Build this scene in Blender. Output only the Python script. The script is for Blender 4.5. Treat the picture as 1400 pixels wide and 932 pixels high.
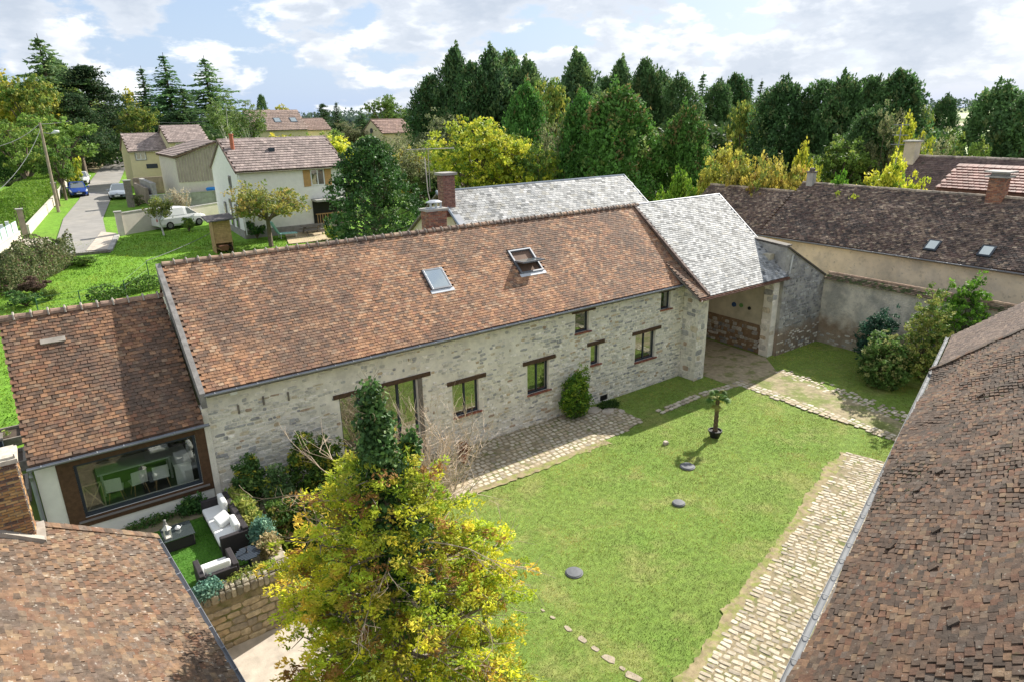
import bpy, math, random
import numpy as np
from mathutils import Vector, Matrix
R_ = math.radians
S = bpy.context.scene
for o in list(bpy.data.objects): bpy.data.objects.remove(o)
COL = S.collection
rng = np.random.default_rng(7)
random.seed(7)

# ------------------------------------------------------------------ camera
CAMZ = 12.0
FPX, PITCH, ROLL, YAW = 918.67, R_(18.595), R_(-0.978), R_(35.538)
def basis():
    cp, sp = math.cos(PITCH), math.sin(PITCH)
    f = np.array([math.sin(YAW)*cp, math.cos(YAW)*cp, -sp]); r = np.array([math.cos(YAW), -math.sin(YAW), 0.]); u = np.cross(r, f)
    c, s = math.cos(ROLL), math.sin(ROLL)
    return f, c*r+s*u, -s*r+c*u
CF, CR, CU = basis(); C0 = np.array([0, 0, CAMZ])
def ray(x, y): return CF*FPX + CR*(x-700.) - CU*(y-466.)
def at(x, y, X=None, Y=None, Z=None):
    d = ray(x, y)
    t = X/d[0] if X is not None else (Y/d[1] if Y is not None else (Z-CAMZ)/d[2])
    return C0 + d*t
def at_d(x, y, D):
    d = ray(x, y); return C0 + d*(D/math.hypot(d[0], d[1]))
def depth(p): return float((np.asarray(p)-C0) @ CF)
def proj(P):
    d = np.asarray(P, float)-C0; z = d @ CF
    return 700+FPX*(d@CR)/z, 466-FPX*(d@CU)/z, z
cam = bpy.data.cameras.new('camera'); camo = bpy.data.objects.new('camera', cam); COL.objects.link(camo)
cam.sensor_width = 36; cam.lens = FPX*36/1400; cam.clip_end = 6000; cam.clip_start = .1
camo.matrix_world = Matrix(((CR[0], CU[0], -CF[0], 0), (CR[1], CU[1], -CF[1], 0), (CR[2], CU[2], -CF[2], CAMZ), (0, 0, 0, 1)))
S.camera = camo

# ------------------------------------------------------------------ light
SUNH = (0.968, 0.252)                 # horizontal direction towards the sun
SUN_EL = R_(34.3)
SUN_AZ = math.atan2(SUNH[0], SUNH[1]) # from +Y clockwise
sd = bpy.data.lights.new('sun', 'SUN'); so = bpy.data.objects.new('sun', sd); COL.objects.link(so)
sd.energy = 5.0; sd.angle = R_(.53); sd.color = (1, .95, .86)
sv = Vector((SUNH[0]*math.cos(SUN_EL), SUNH[1]*math.cos(SUN_EL), math.sin(SUN_EL)))
so.rotation_euler = sv.to_track_quat('Z', 'Y').to_euler(); so.location = (60, 15, 60)
W = bpy.data.worlds.new('World'); S.world = W; W.use_nodes = True
nt = W.node_tree; N = nt.nodes; L = nt.links; N.clear()
def nn(t, **k):
    n = N.new(t)
    for a, b in k.items(): setattr(n, a, b)
    return n
def wmath(op, a, b=None, c=None):
    n = nn('ShaderNodeMath', operation=op)
    for i, v in enumerate((a, b, c)):
        if v is None: continue
        if isinstance(v, (int, float)): n.inputs[i].default_value = v
        else: L.new(v, n.inputs[i])
    return n.outputs[0]
sky = nn('ShaderNodeTexSky', sky_type='NISHITA', sun_disc=False, sun_elevation=SUN_EL, sun_rotation=SUN_AZ, air_density=1.0, dust_density=1.2, ozone_density=1.2)
tc = nn('ShaderNodeTexCoord'); sp = nn('ShaderNodeSeparateXYZ'); L.new(tc.outputs['Generated'], sp.inputs[0])
zz = wmath('MAXIMUM', sp.outputs[2], 0.0)
cb = nn('ShaderNodeCombineXYZ'); L.new(sp.outputs[0], cb.inputs[0]); L.new(sp.outputs[1], cb.inputs[1]); L.new(wmath('MULTIPLY', sp.outputs[2], 2.3), cb.inputs[2])
def cloud_noise(off, sc, det, dist=0.25):
    m = nn('ShaderNodeVectorMath', operation='ADD'); L.new(cb.outputs[0], m.inputs[0]); m.inputs[1].default_value = off
    n = nn('ShaderNodeTexNoise', noise_dimensions='3D'); L.new(m.outputs[0], n.inputs['Vector'])
    n.inputs['Scale'].default_value = sc; n.inputs['Detail'].default_value = det; n.inputs['Roughness'].default_value = .56; n.inputs['Distortion'].default_value = dist
    return n.outputs['Fac']
OFF = (3.1, 7.4, 1.0)
n1 = cloud_noise(OFF, 6.2, 9, .1)
n2 = cloud_noise((OFF[0]-.0, OFF[1]-.0, OFF[2]+.05), 6.2, 9, .1)
def ramp(v, stops, interp='EASE'):
    r = nn('ShaderNodeValToRGB'); r.color_ramp.interpolation = interp
    e = r.color_ramp.elements
    while len(e) < len(stops): e.new(.5)
    for i, (p, c) in enumerate(stops): e[i].position = p; e[i].color = (c, c, c, 1) if not isinstance(c, tuple) else (*c, 1)
    L.new(v, r.inputs[0]); return r.outputs[0]
n1c = wmath('ADD', n1, wmath('MULTIPLY', wmath('MINIMUM', zz, .3), .35)); cover = ramp(n1c, [(.475, 0), (.54, 1)])
body = ramp(wmath('SUBTRACT', wmath('ADD', n1, .5), n2), [(.46, 0), (.56, 1)])  # lit tops where the density falls off upward
thick = ramp(n1c, [(.53, 1), (.66, 0)])
lit = wmath('MULTIPLY', wmath('ADD', wmath('MULTIPLY', body, .6), .4), wmath('ADD', wmath('MULTIPLY', thick, .75), .25))
ccol = nn('ShaderNodeMix', data_type='RGBA'); L.new(lit, ccol.inputs['Factor'])
ccol.inputs['A'].default_value = (4.1, 4.7, 5.6, 1); ccol.inputs['B'].default_value = (8.6, 8.8, 9.1, 1)
# pale haze towards the horizon
hz = wmath('POWER', wmath('SUBTRACT', 1.0, zz), 10.0)
sk2 = nn('ShaderNodeMix', data_type='RGBA'); L.new(wmath('ADD', wmath('MULTIPLY', hz, .35), .55), sk2.inputs['Factor']); L.new(sky.outputs[0], sk2.inputs['A']); sk2.inputs['B'].default_value = (4.2, 5.4, 7.5, 1)
mx = nn('ShaderNodeMix', data_type='RGBA'); L.new(wmath('MULTIPLY', cover, .93), mx.inputs['Factor']); L.new(sk2.outputs['Result'], mx.inputs['A']); L.new(ccol.outputs['Result'], mx.inputs['B'])
bg = nn('ShaderNodeBackground'); L.new(mx.outputs['Result'], bg.inputs[0]); bg.inputs[1].default_value = .074
wo = nn('ShaderNodeOutputWorld'); L.new(bg.outputs[0], wo.inputs[0])
S.view_settings.view_transform = 'Standard'; S.view_settings.look = 'None'; S.view_settings.gamma = 1; S.view_settings.exposure = 0.88
S.render.engine = 'CYCLES'
S.cycles.max_bounces = 6; S.cycles.transparent_max_bounces = 8

# ------------------------------------------------------------------ materials
_m = {}
def mat(name, col=(.5, .5, .5), rough=.8, var=.25, nscale=3., bump=0., bscale=20., spec=.3, attr=False, transl=0., hue=0., metal=0., stain=None, band=None, alpha=None, objvar=0., dist=0.01):
    if name in _m: return _m[name]
    m = bpy.data.materials.new(name); m.use_nodes = True; t = m.node_tree; n = t.nodes; l = t.links
    b = n['Principled BSDF']; b.inputs['Roughness'].default_value = rough; b.inputs['Metallic'].default_value = metal
    b.inputs['Specular IOR Level'].default_value = spec
    g = n.new('ShaderNodeNewGeometry')
    if attr:
        a = n.new('ShaderNodeAttribute'); a.attribute_name = 'Col'; base = a.outputs['Color']
    else:
        a = n.new('ShaderNodeRGB'); a.outputs[0].default_value = (*col, 1); base = a.outputs[0]
    def noise(sc, det=5, r=.6):
        x = n.new('ShaderNodeTexNoise'); l.new(g.outputs['Position'], x.inputs['Vector']); x.inputs['Scale'].default_value = sc; x.inputs['Detail'].default_value = det; x.inputs['Roughness'].default_value = r
        return x.outputs['Fac']
    if stain:
        for (sc, lo, hi, c, amt) in stain:
            r = n.new('ShaderNodeMapRange'); l.new(noise(sc, 6, .65), r.inputs[0]); r.inputs[1].default_value = lo; r.inputs[2].default_value = hi; r.inputs[3].default_value = 0; r.inputs[4].default_value = amt
            mxx = n.new('ShaderNodeMix'); mxx.data_type = 'RGBA'; l.new(r.outputs[0], mxx.inputs['Factor']); l.new(base, mxx.inputs['A']); mxx.inputs['B'].default_value = (*c, 1); base = mxx.outputs['Result']
    if band:   # damp stain rising from the foot of a wall, ragged upper edge
        for (z0_, z1_, c_, amt_) in band:
            sx_ = n.new('ShaderNodeSeparateXYZ'); l.new(g.outputs['Position'], sx_.inputs[0]); ma = n.new('ShaderNodeMath'); ma.operation = 'MULTIPLY_ADD'; l.new(noise(1.6, 7, .65), ma.inputs[0]); ma.inputs[1].default_value = 2.2; l.new(sx_.outputs[2], ma.inputs[2])
            r = n.new('ShaderNodeMapRange'); l.new(ma.outputs[0], r.inputs[0]); r.inputs[1].default_value = z0_+1.1; r.inputs[2].default_value = z1_+1.1; r.inputs[3].default_value = amt_; r.inputs[4].default_value = 0
            mxx = n.new('ShaderNodeMix'); mxx.data_type = 'RGBA'; l.new(r.outputs[0], mxx.inputs['Factor']); l.new(base, mxx.inputs['A']); mxx.inputs['B'].default_value = (*c_, 1); base = mxx.outputs['Result']
    if var:
        r = n.new('ShaderNodeMapRange'); l.new(noise(nscale), r.inputs[0]); r.inputs[1].default_value = .3; r.inputs[2].default_value = .7; r.inputs[3].default_value = 1-var; r.inputs[4].default_value = 1+var
        vm = n.new('ShaderNodeVectorMath'); vm.operation = 'SCALE'; l.new(base, vm.inputs[0]); l.new(r.outputs[0], vm.inputs['Scale']); base = vm.outputs[0]
    if objvar:
        oi = n.new('ShaderNodeObjectInfo'); hs = n.new('ShaderNodeHueSaturation')
        r = n.new('ShaderNodeMapRange'); l.new(oi.outputs['Random'], r.inputs[0]); r.inputs[3].default_value = 1-objvar; r.inputs[4].default_value = 1+objvar
        w = n.new('ShaderNodeTexWhiteNoise'); w.noise_dimensions = '1D'; l.new(oi.outputs['Random'], w.inputs['W'])
        r2 = n.new('ShaderNodeMapRange'); l.new(w.outputs['Value'], r2.inputs[0]); r2.inputs[3].default_value = .490; r2.inputs[4].default_value = .515
        l.new(r2.outputs[0], hs.inputs['Hue']); l.new(r.outputs[0], hs.inputs['Value']); l.new(base, hs.inputs['Color']); base = hs.outputs[0]
    l.new(base, b.inputs['Base Color'])
    if bump:
        bp = n.new('ShaderNodeBump'); bp.inputs['Strength'].default_value = bump; bp.inputs['Distance'].default_value = dist; l.new(noise(bscale, 4), bp.inputs['Height']); l.new(bp.outputs[0], b.inputs['Normal'])
    if transl:
        tr = n.new('ShaderNodeBsdfTranslucent'); l.new(base, tr.inputs[0]); ms = n.new('ShaderNodeMixShader'); ms.inputs[0].default_value = transl
        l.new(b.outputs[0], ms.inputs[1]); l.new(tr.outputs[0], ms.inputs[2]); l.new(ms.outputs[0], n['Material Output'].inputs[0])
    _m[name] = m; return m
def glass_mat(name, tint=(.02, .025, .02), refl=.35, through=.0, rough=.02):
    if name in _m: return _m[name]
    m = bpy.data.materials.new(name); m.use_nodes = True; t = m.node_tree; n = t.nodes; l = t.links
    b = n['Principled BSDF']; b.inputs['Base Color'].default_value = (*tint, 1); b.inputs['Roughness'].default_value = .2
    gl = n.new('ShaderNodeBsdfGlossy'); gl.inputs['Roughness'].default_value = rough; gl.inputs['Color'].default_value = (.95, 1, .95, 1)
    g = n.new('ShaderNodeNewGeometry'); nz = n.new('ShaderNodeTexNoise'); nz.inputs['Scale'].default_value = 1.3; l.new(g.outputs['Position'], nz.inputs['Vector'])
    bp = n.new('ShaderNodeBump'); bp.inputs['Strength'].default_value = .15; bp.inputs['Distance'].default_value = .02; l.new(nz.outputs['Fac'], bp.inputs['Height']); l.new(bp.outputs[0], gl.inputs['Normal'])
    src = b.outputs[0]
    if through:
        tp = n.new('ShaderNodeBsdfTransparent'); tp.inputs[0].default_value = (.93, .95, .93, 1); ms0 = n.new('ShaderNodeMixShader'); ms0.inputs[0].default_value = through
        l.new(src, ms0.inputs[1]); l.new(tp.outputs[0], ms0.inputs[2]); src = ms0.outputs[0]
    ms = n.new('ShaderNodeMixShader'); ms.inputs[0].default_value = refl; l.new(src, ms.inputs[1]); l.new(gl.outputs[0], ms.inputs[2]); l.new(ms.outputs[0], n['Material Output'].inputs[0])
    _m[name] = m; return m

# ------------------------------------------------------------------ object helpers
def tag(o, label=None, cat=None, group=None, kind=None):
    if label: o['label'] = label
    if cat: o['category'] = cat
    if group: o['group'] = group
    if kind: o['kind'] = kind
    return o
def thing(name, label, cat, loc=(0, 0, 0), rz=0., group=None, kind=None):
    o = bpy.data.objects.new(name, None); COL.objects.link(o); o.location = tuple(float(c) for c in loc); o.rotation_euler = (0, 0, rz); o.empty_display_size = .3
    return tag(o, label, cat, group, kind)
def chain(o):
    m = Matrix.Identity(4)
    while o is not None:
        m = (o.matrix_parent_inverse @ o.matrix_basis if o.parent else o.matrix_basis) @ m; o = o.parent
    return m
def link(name, me, parent=None, loc=(0, 0, 0), rot=None, M=None):
    o = bpy.data.objects.new(name, me); COL.objects.link(o)
    if M is not None: o.matrix_basis = M
    else:
        o.location = loc
        if rot: o.rotation_euler = rot
    if parent is not None:
        o.parent = parent; o.matrix_parent_inverse = chain(parent).inverted()
    return o
def mesh_np(name, V, faces_flat, sizes, mat_, cols=None, smooth=False):
    me = bpy.data.meshes.new(name); V = np.asarray(V, np.float32); sizes = np.asarray(sizes, np.int32); ff = np.asarray(faces_flat, np.int32)
    me.vertices.add(len(V)); me.vertices.foreach_set('co', V.ravel())
    me.loops.add(len(ff)); me.loops.foreach_set('vertex_index', ff)
    me.polygons.add(len(sizes)); st = np.zeros(len(sizes), np.int32); st[1:] = np.cumsum(sizes)[:-1]
    me.polygons.foreach_set('loop_start', st); me.polygons.foreach_set('loop_total', sizes)
    me.materials.append(mat_)
    me.polygons.foreach_set('use_smooth', np.full(len(sizes), bool(smooth)))
    if cols is not None:
        a = me.attributes.new('Col', 'FLOAT_COLOR', 'FACE'); c = np.ones((len(sizes), 4), np.float32); c[:, :3] = cols; a.data.foreach_set('color', c.ravel())
    me.update(calc_edges=True); return me
class MB:
    def __init__(s): s.V = []; s.F = []; s.C = []; s.col = (.5, .5, .5)
    def add(s, vs, fs):
        b = len(s.V); s.V += [tuple(map(float, v)) for v in vs]; s.F += [tuple(i+b for i in f) for f in fs]; s.C += [s.col]*len(fs); return s
    def hexa(s, p):   # p: 8 points bottom 4 (ccw) + top 4
        return s.add(p, [(3, 2, 1, 0), (4, 5, 6, 7), (0, 1, 5, 4), (1, 2, 6, 5), (2, 3, 7, 6), (3, 0, 4, 7)])
    def box(s, a, b):
        x0, y0, z0 = a; x1, y1, z1 = b
        x0, x1 = min(x0, x1), max(x0, x1); y0, y1 = min(y0, y1), max(y0, y1); z0, z1 = min(z0, z1), max(z0, z1)
        return s.hexa([(x0, y0, z0), (x1, y0, z0), (x1, y1, z0), (x0, y1, z0), (x0, y0, z1), (x1, y0, z1), (x1, y1, z1), (x0, y1, z1)])
    def obox(s, c, ux, uy, uz):   # centre and half vectors
        c, ux, uy, uz = map(np.array, (c, ux, uy, uz))
        return s.hexa([c-ux-uy-uz, c+ux-uy-uz, c+ux+uy-uz, c-ux+uy-uz, c-ux-uy+uz, c+ux-uy+uz, c+ux+uy+uz, c-ux+uy+uz])
    def beam(s, p, q, w, h, up=(0, 0, 1)):
        p, q, up = map(lambda v: np.array(v, float), (p, q, up)); d = q-p; ln = np.linalg.norm(d); d /= ln
        sd_ = np.cross(d, up); sd_ /= np.linalg.norm(sd_); u2 = np.cross(sd_, d)
        return s.obox((p+q)/2, d*ln/2, sd_*w/2, u2*h/2)
    def tube(s, pts, rs, n=6, cap=True):
        pts = [np.array(p, float) for p in pts]; rs = rs if hasattr(rs, '__len__') else [rs]*len(pts); vs = []; fs = []
        for i, p in enumerate(pts):
            d = pts[min(i+1, len(pts)-1)]-pts[max(i-1, 0)]; d = d/(np.linalg.norm(d)+1e-9)
            a = np.cross(d, (0, 0, 1) if abs(d[2]) < .9 else (1, 0, 0)); a /= np.linalg.norm(a); b = np.cross(d, a)
            for k in range(n):
                t = 2*math.pi*k/n; vs.append(p+rs[i]*(math.cos(t)*a+math.sin(t)*b))
        for i in range(len(pts)-1):
            for k in range(n): fs.append((i*n+k, i*n+(k+1) % n, (i+1)*n+(k+1) % n, (i+1)*n+k))
        if cap: fs.append(tuple(range(n))); fs.append(tuple((len(pts)-1)*n+k for k in reversed(range(n))))
        return s.add(vs, fs)
    def lathe(s, c, prof, n=16, ell=(1, 1)):
        vs = []; fs = []
        for r, z in prof:
            for k in range(n):
                t = 2*math.pi*k/n; vs.append((c[0]+r*ell[0]*math.cos(t), c[1]+r*ell[1]*math.sin(t), c[2]+z))
        for i in range(len(prof)-1):
            for k in range(n): fs.append((i*n+k, i*n+(k+1) % n, (i+1)*n+(k+1) % n, (i+1)*n+k))
        fs.append(tuple(reversed(range(n)))); fs.append(tuple((len(prof)-1)*n+k for k in range(n)))
        return s.add(vs, fs)
    def poly(s, pts, th=None, nrm=None):   # flat polygon, optional thickness along nrm
        n = len(pts)
        if th is None: return s.add(pts, [tuple(range(n))])
        o = np.array(nrm, float)*th; q = [np.array(p)-o for p in pts]
        return s.add(list(pts)+q, [tuple(range(n)), tuple(reversed(range(n, 2*n)))]+[(i, i+n, (i+1) % n+n, (i+1) % n) for i in range(n)])
    def build(s, name, m, parent=None, smooth=False, attr=False, bevel=0., kind=None, fix=True):
        V = np.array(s.V); c = (V.min(0)+V.max(0))/2; c[2] = V[:, 2].min()
        fl = [i for f in s.F for i in f]
        me = mesh_np(name, V-c, fl, [len(f) for f in s.F], m, np.array(s.C) if attr else None, smooth)
        if fix or bevel:
            import bmesh
            bm = bmesh.new(); bm.from_mesh(me); bmesh.ops.recalc_face_normals(bm, faces=bm.faces); bm.to_mesh(me); bm.free()
        o = link(name, me, parent, loc=tuple(c))
        if bevel:
            md = o.modifiers.new('bevel', 'BEVEL'); md.width = bevel; md.segments = 2; md.limit_method = 'ANGLE'
        if smooth and not bevel: pass
        if kind: o['kind'] = kind
        return o
def rot(ax, a):
    return np.array(Matrix.Rotation(a, 3, ax))

# value noise (numpy) for colour patches and sagging surfaces
_g = np.random.default_rng(3).random((64, 64))
def vnoise(x, y):
    x = np.asarray(x, float); y = np.asarray(y, float); xi = np.floor(x).astype(int); yi = np.floor(y).astype(int); fx = x-xi; fy = y-yi
    fx = fx*fx*(3-2*fx); fy = fy*fy*(3-2*fy)
    a = _g[xi % 64, yi % 64]; b = _g[(xi+1) % 64, yi % 64]; c = _g[xi % 64, (yi+1) % 64]; d = _g[(xi+1) % 64, (yi+1) % 64]
    return (a*(1-fx)+b*fx)*(1-fy)+(c*(1-fx)+d*fx)*fy
def fbm(x, y): return (vnoise(x, y)+.5*vnoise(2.1*x+9, 2.1*y+3)+.25*vnoise(4.3*x+1, 4.3*y+7))/1.75

# ------------------------------------------------------------------ pieces: tiles, stones, bricks, cobbles
def t_slab(seed, tp=.06):
    r = np.random.default_rng(seed); j = lambda: r.uniform(-tp, tp)
    V = [(-.5+abs(j())*.5, j()*.6, 0), (.5-abs(j())*.5, j()*.6, 0), (.5, 1, 0), (-.5, 1, 0)]
    V = V+[(x, y, 1+j()) for x, y, z in V]
    return np.array(V), [(4, 5, 6, 7), (0, 1, 5, 4), (1, 2, 6, 5), (3, 0, 4, 7), (3, 2, 1, 0), (2, 3, 7, 6)]
def t_stone(seed, cut=.16, top=.86, jit=.07):
    r = np.random.default_rng(seed+50); c = cut
    ring = [(-.5+c, -.5), (.5-c, -.5), (.5, -.5+c), (.5, .5-c), (.5-c, .5), (-.5+c, .5), (-.5, .5-c), (-.5, -.5+c)]
    ring = [(x+r.uniform(-jit, jit), y+r.uniform(-jit, jit)) for x, y in ring]; n = 8
    V = [(x, y, 0) for x, y in ring]+[(x*.99, y*.99, .62+r.uniform(-.1, .1)) for x, y in ring]+[(x*top, y*top, 1+r.uniform(-.12, .12)) for x, y in ring]
    F = [tuple(range(16, 24))]
    for k in range(2): F += [(k*n+i, k*n+(i+1) % n, (k+1)*n+(i+1) % n, (k+1)*n+i) for i in range(n)]
    return np.array(V), F
def t_brick(seed):
    r = np.random.default_rng(seed+90); V = []
    for z in (0, 1):
        for x, y in ((-.5, -.5), (.5, -.5), (.5, .5), (-.5, .5)): V.append((x*(1-.04*z)+r.uniform(-.02, .02), y*(1-.08*z)+r.uniform(-.04, .04), z))
    return np.array(V), [(4, 5, 6, 7), (0, 1, 5, 4), (1, 2, 6, 5), (2, 3, 7, 6), (3, 0, 4, 7), (3, 2, 1, 0)]
def t_halfround(seed):
    V = []; n = 7   # half-round ridge tile: x along the ridge 0..1, slightly conical
    for x, r in ((0, 1.0), (1.0, .86)):
        for k in range(n):
            a = math.pi*(k/(n-1)); V.append((x, r*math.cos(a), r*math.sin(a)))
    F = [(k, k+1, n+k+1, n+k) for k in range(n-1)]+[tuple(range(n)), tuple(reversed(range(n, 2*n)))]
    return np.array(V), F
TPL = dict(slab=[t_slab(i) for i in range(4)], oldslab=[t_slab(i+10, .11) for i in range(5)], stone=[t_stone(i) for i in range(6)], brick=[t_brick(i) for i in range(3)],
           cobble=[t_stone(i+20, .17, .80, .05) for i in range(6)], ridge=[t_halfround(0)])
_pm = {}
class Pieces:
    def __init__(s, kind, m, palette): s.k = kind; s.m = m; s.pal = np.array(palette, float); s.O = []; s.A = []; s.T = []; s.Cc = []; s.nt_ = len(TPL[kind])
    def add(s, o, ax, ay, az, c, t=None):
        s.O.append(o); s.A.append(np.stack([ax, ay, az], 1)); s.T.append(random.randrange(s.nt_) if t is None else t); s.Cc.append(int(c) % len(s.pal))
    def finish(s, name, parent, nparts=300, minpx=9.5, stuff=None):
        if not s.O: return
        O = np.array(s.O); A = np.array(s.A); T = np.array(s.T); Cc = np.array(s.Cc)
        d = O-C0; z = d @ CF; x = 700+FPX*(d@CR)/z; y = 466-FPX*(d@CU)/z
        size = np.linalg.norm(A, axis=1).max(1)*FPX/np.maximum(z, .1)
        vis = (z > 0) & (x > 0) & (x < 1400) & (y > 0) & (y < 932) & (size >= minpx)
        keep = np.zeros(len(O), bool)
        if nparts and vis.any():
            idx = np.where(vis)[0]; idx = idx[np.argsort(-size[idx])][:nparts]; keep[idx] = True
            for i in idx:
                key = (s.k, int(T[i]), tuple(s.pal[Cc[i]]), s.m.name)
                if key not in _pm:
                    V, F = TPL[s.k][T[i]]; _pm[key] = mesh_np(name, V, [v for f in F for v in f], [len(f) for f in F], s.m, np.tile(s.pal[Cc[i]], (len(F), 1)))
                M = Matrix([[*map(float, A[i][r]), float(O[i][r])] for r in range(3)]+[[0, 0, 0, 1]])
                link(name, _pm[key], parent, M=M)
        rest = ~keep
        if rest.any():
            Vs = []; Fs = []; Ss = []; Cs = []; base = 0
            for t in range(s.nt_):
                ii = np.where(rest & (T == t))[0]
                if not len(ii): continue
                V, F = TPL[s.k][t]; nv = len(V); fl = np.array([v for f in F for v in f]); sz = np.array([len(f) for f in F])
                P = O[ii][:, None, :]+np.einsum('nij,vj->nvi', A[ii], V); Vs.append(P.reshape(-1, 3))
                Fs.append((fl[None, :]+base+(np.arange(len(ii))*nv)[:, None]).ravel()); Ss.append(np.tile(sz, len(ii))); base += nv*len(ii)
                Cs.append(np.repeat(s.pal[Cc[ii]]*(1+rng.uniform(-.13, .13, (len(ii), 1))), len(F), 0))
            V = np.concatenate(Vs); c = V.mean(0)
            me = mesh_np(name, V-c, np.concatenate(Fs), np.concatenate(Ss), s.m, np.concatenate(Cs))
            o = link(stuff or name, me, parent, loc=tuple(c))
            if rest.sum() > 1: o['kind'] = 'stuff'
            return o
def pick(w): return random.choices(range(len(w)), w)[0]
def tile_roof(parent, a, u, lu, v, lv, m, palette, pickfn, tw=.17, ex=.11, th=.016, sag=0., name='tile', kind='slab', nparts=0, minpx=9.5, skip=None, jit=.01, clipf=None, lenf=1.35):
    """a: eave start; u along the eave; v up the slope (unit vectors)"""
    a, u, v = (np.array(q, float) for q in (a, u, v)); n = np.cross(u, v); n /= np.linalg.norm(n); n = n if n[2] > 0 else -n
    P = Pieces(kind, m, palette); rows = int(lv/ex); cols = int(lu/tw)
    for r in range(rows):
        off = (r % 2)*tw/2
        for c in range(-1, cols+1):
            x = c*tw+off+tw/2+random.gauss(0, jit*.4); y = r*ex
            if x < tw*.3 or x > lu-tw*.3: continue
            if skip and skip(x, y+ex*.6): continue
            if clipf and not clipf(x, y): continue
            dz = sag*(fbm(x*.45+3, y*.6+1)-.5)*2 if sag else 0
            tl = (th*1.6+random.gauss(0, jit*.25))/(ex*lenf)
            ay = v*(ex*lenf)*math.cos(tl)-n*(ex*lenf)*tl*.62
            sk = random.gauss(0, jit*.8)
            ax = u*tw*(.965+random.uniform(-.02, .02))+v*sk*.3*tw
            P.add(a+u*x+v*(y+random.gauss(0, jit*.5))+n*(dz+th*1.1+random.uniform(0, jit*.3)), ax, ay, n*th, pickfn(x, y))
    P.finish(name, parent, nparts, minpx, stuff='tile_field')
def ridge_tiles(parent, p, q, r, ln, m, palette, name='ridge_tile', h=1.):
    p = np.array(p, float); q = np.array(q, float); L_ = np.linalg.norm(q-p); d = (q-p)/L_; k = max(1, int(L_/ln)); s = np.cross(d, (0, 0, 1)); s /= np.linalg.norm(s); up = np.cross(s, d)
    P = Pieces('ridge', m, palette)
    for i in range(k):
        P.add(p+d*L_*i/k, d*L_/k*1.06, s*r*random.uniform(.95, 1.05), up*r*h*random.uniform(.95, 1.05), random.randrange(len(palette)))
    P.finish(name, parent, 300, 4)
def stone_wall(parent, o, u, lu, hfun, m, palette, pickf, ch=(.09, .19), cl=(.16, .5), dp=(.012, .035), gap=.018, holes=(), z0=0., name='stone', kind='stone', nparts=300, fill=1., v=(0, 0, 1), n=None, minpx=9.5, jit=.015):
    o, u, v = (np.array(q, float) for q in (o, u, v))
    n = np.cross(u, v) if n is None else np.array(n, float)
    P = Pieces(kind, m, palette); z = z0; top = hfun if callable(hfun) else (lambda x: hfun)
    mx_ = max(top(x) for x in np.linspace(0, lu, 20))
    while z < mx_:
        h = random.uniform(*ch); x = random.uniform(-.1, 0)
        while x < lu:
            w = random.uniform(*cl)*(1 if random.random() < .8 else .6); xc = x+w/2; zc = z+h/2
            ok = x > -.06 and x+w < lu+.04 and zc+h*.4 < top(xc) and random.random() < (fill(xc, zc) if callable(fill) else fill)
            for (a0, a1, b0, b1) in holes:
                if x+w > a0-.01 and x < a1+.01 and z+h > b0 and z < b1: ok = False
            if ok:
                e = random.uniform(*dp); t = random.gauss(0, .03)
                P.add(o+u*(xc+random.gauss(0, jit*.3))+v*(zc+random.gauss(0, jit*.5)), u*(w-gap)+v*t*w, v*(h-gap)*random.uniform(.85, 1)-u*t*h, n*e, pickf(xc, zc))
            x += w
        z += h
    P.finish(name, parent, nparts, minpx, stuff='stone_field' if name == 'stone' else name+'_field')
def wall_mesh(mb, o, u, n, lu, ztop, thick, holes=(), z0=0.):
    """wall with openings: o at z=0, front face plane at o, thickness goes along -n"""
    o, u, n = (np.array(q, float) for q in (o, u, n))
    xs = sorted({0, lu, *[h[0] for h in holes], *[h[1] for h in holes]}); zs = sorted({z0, ztop, *[h[2] for h in holes], *[h[3] for h in holes]})
    inh = lambda x, z: any(h[0] < x < h[1] and h[2] < z < h[3] for h in holes)
    P = lambda x, z, d=0: o+u*x+np.array([0, 0, z])-n*d
    for i in range(len(xs)-1):
        for j in range(len(zs)-1):
            if inh((xs[i]+xs[i+1])/2, (zs[j]+zs[j+1])/2): continue
            for d in (0, thick): mb.add([P(xs[i], zs[j], d), P(xs[i+1], zs[j], d), P(xs[i+1], zs[j+1], d), P(xs[i], zs[j+1], d)], [(0, 1, 2, 3)])
    for a0, a1, b0, b1 in holes:
        c = [(a0, b0), (a1, b0), (a1, b1), (a0, b1)]
        for k in range(4):
            (xa, za), (xb, zb) = c[k], c[(k+1) % 4]; mb.add([P(xa, za), P(xb, zb), P(xb, zb, thick), P(xa, za, thick)], [(0, 1, 2, 3)])
    c = [(0, z0), (lu, z0), (lu, ztop), (0, ztop)]
    for k in range(4):
        (xa, za), (xb, zb) = c[k], c[(k+1) % 4]; mb.add([P(xa, za), P(xb, zb), P(xb, zb, thick), P(xa, za, thick)], [(0, 1, 2, 3)])
# terrain height
def sst(x, a, b):
    t = np.clip((np.asarray(x, float)-a)/(b-a), 0, 1); return t*t*(3-2*t)
def terr(x, y):
    x = np.asarray(x, float); y = np.asarray(y, float)
    z = 1.75+.043*np.clip(y-30, -12, 62)+.03*np.clip(y-92, 0, 50)
    z = z-(z-1.3)*sst(x, 24, 48)*(1-sst(y, 70, 160))
    m = np.maximum(np.maximum(sst(y, 23.5, 26.5), sst(-x, .6, 1.6)*sst(y, 13.0, 16.0)), sst(x, 35, 37))
    return z*m-.4*(1-m)
def gp(px, py):
    d = ray(px, py); d = d/np.linalg.norm(d); t = 3.
    while t < 3000:
        p = C0+d*t
        if p[2] < terr(p[0], p[1]): break
        t *= 1.004
    return C0+d*t
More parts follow.
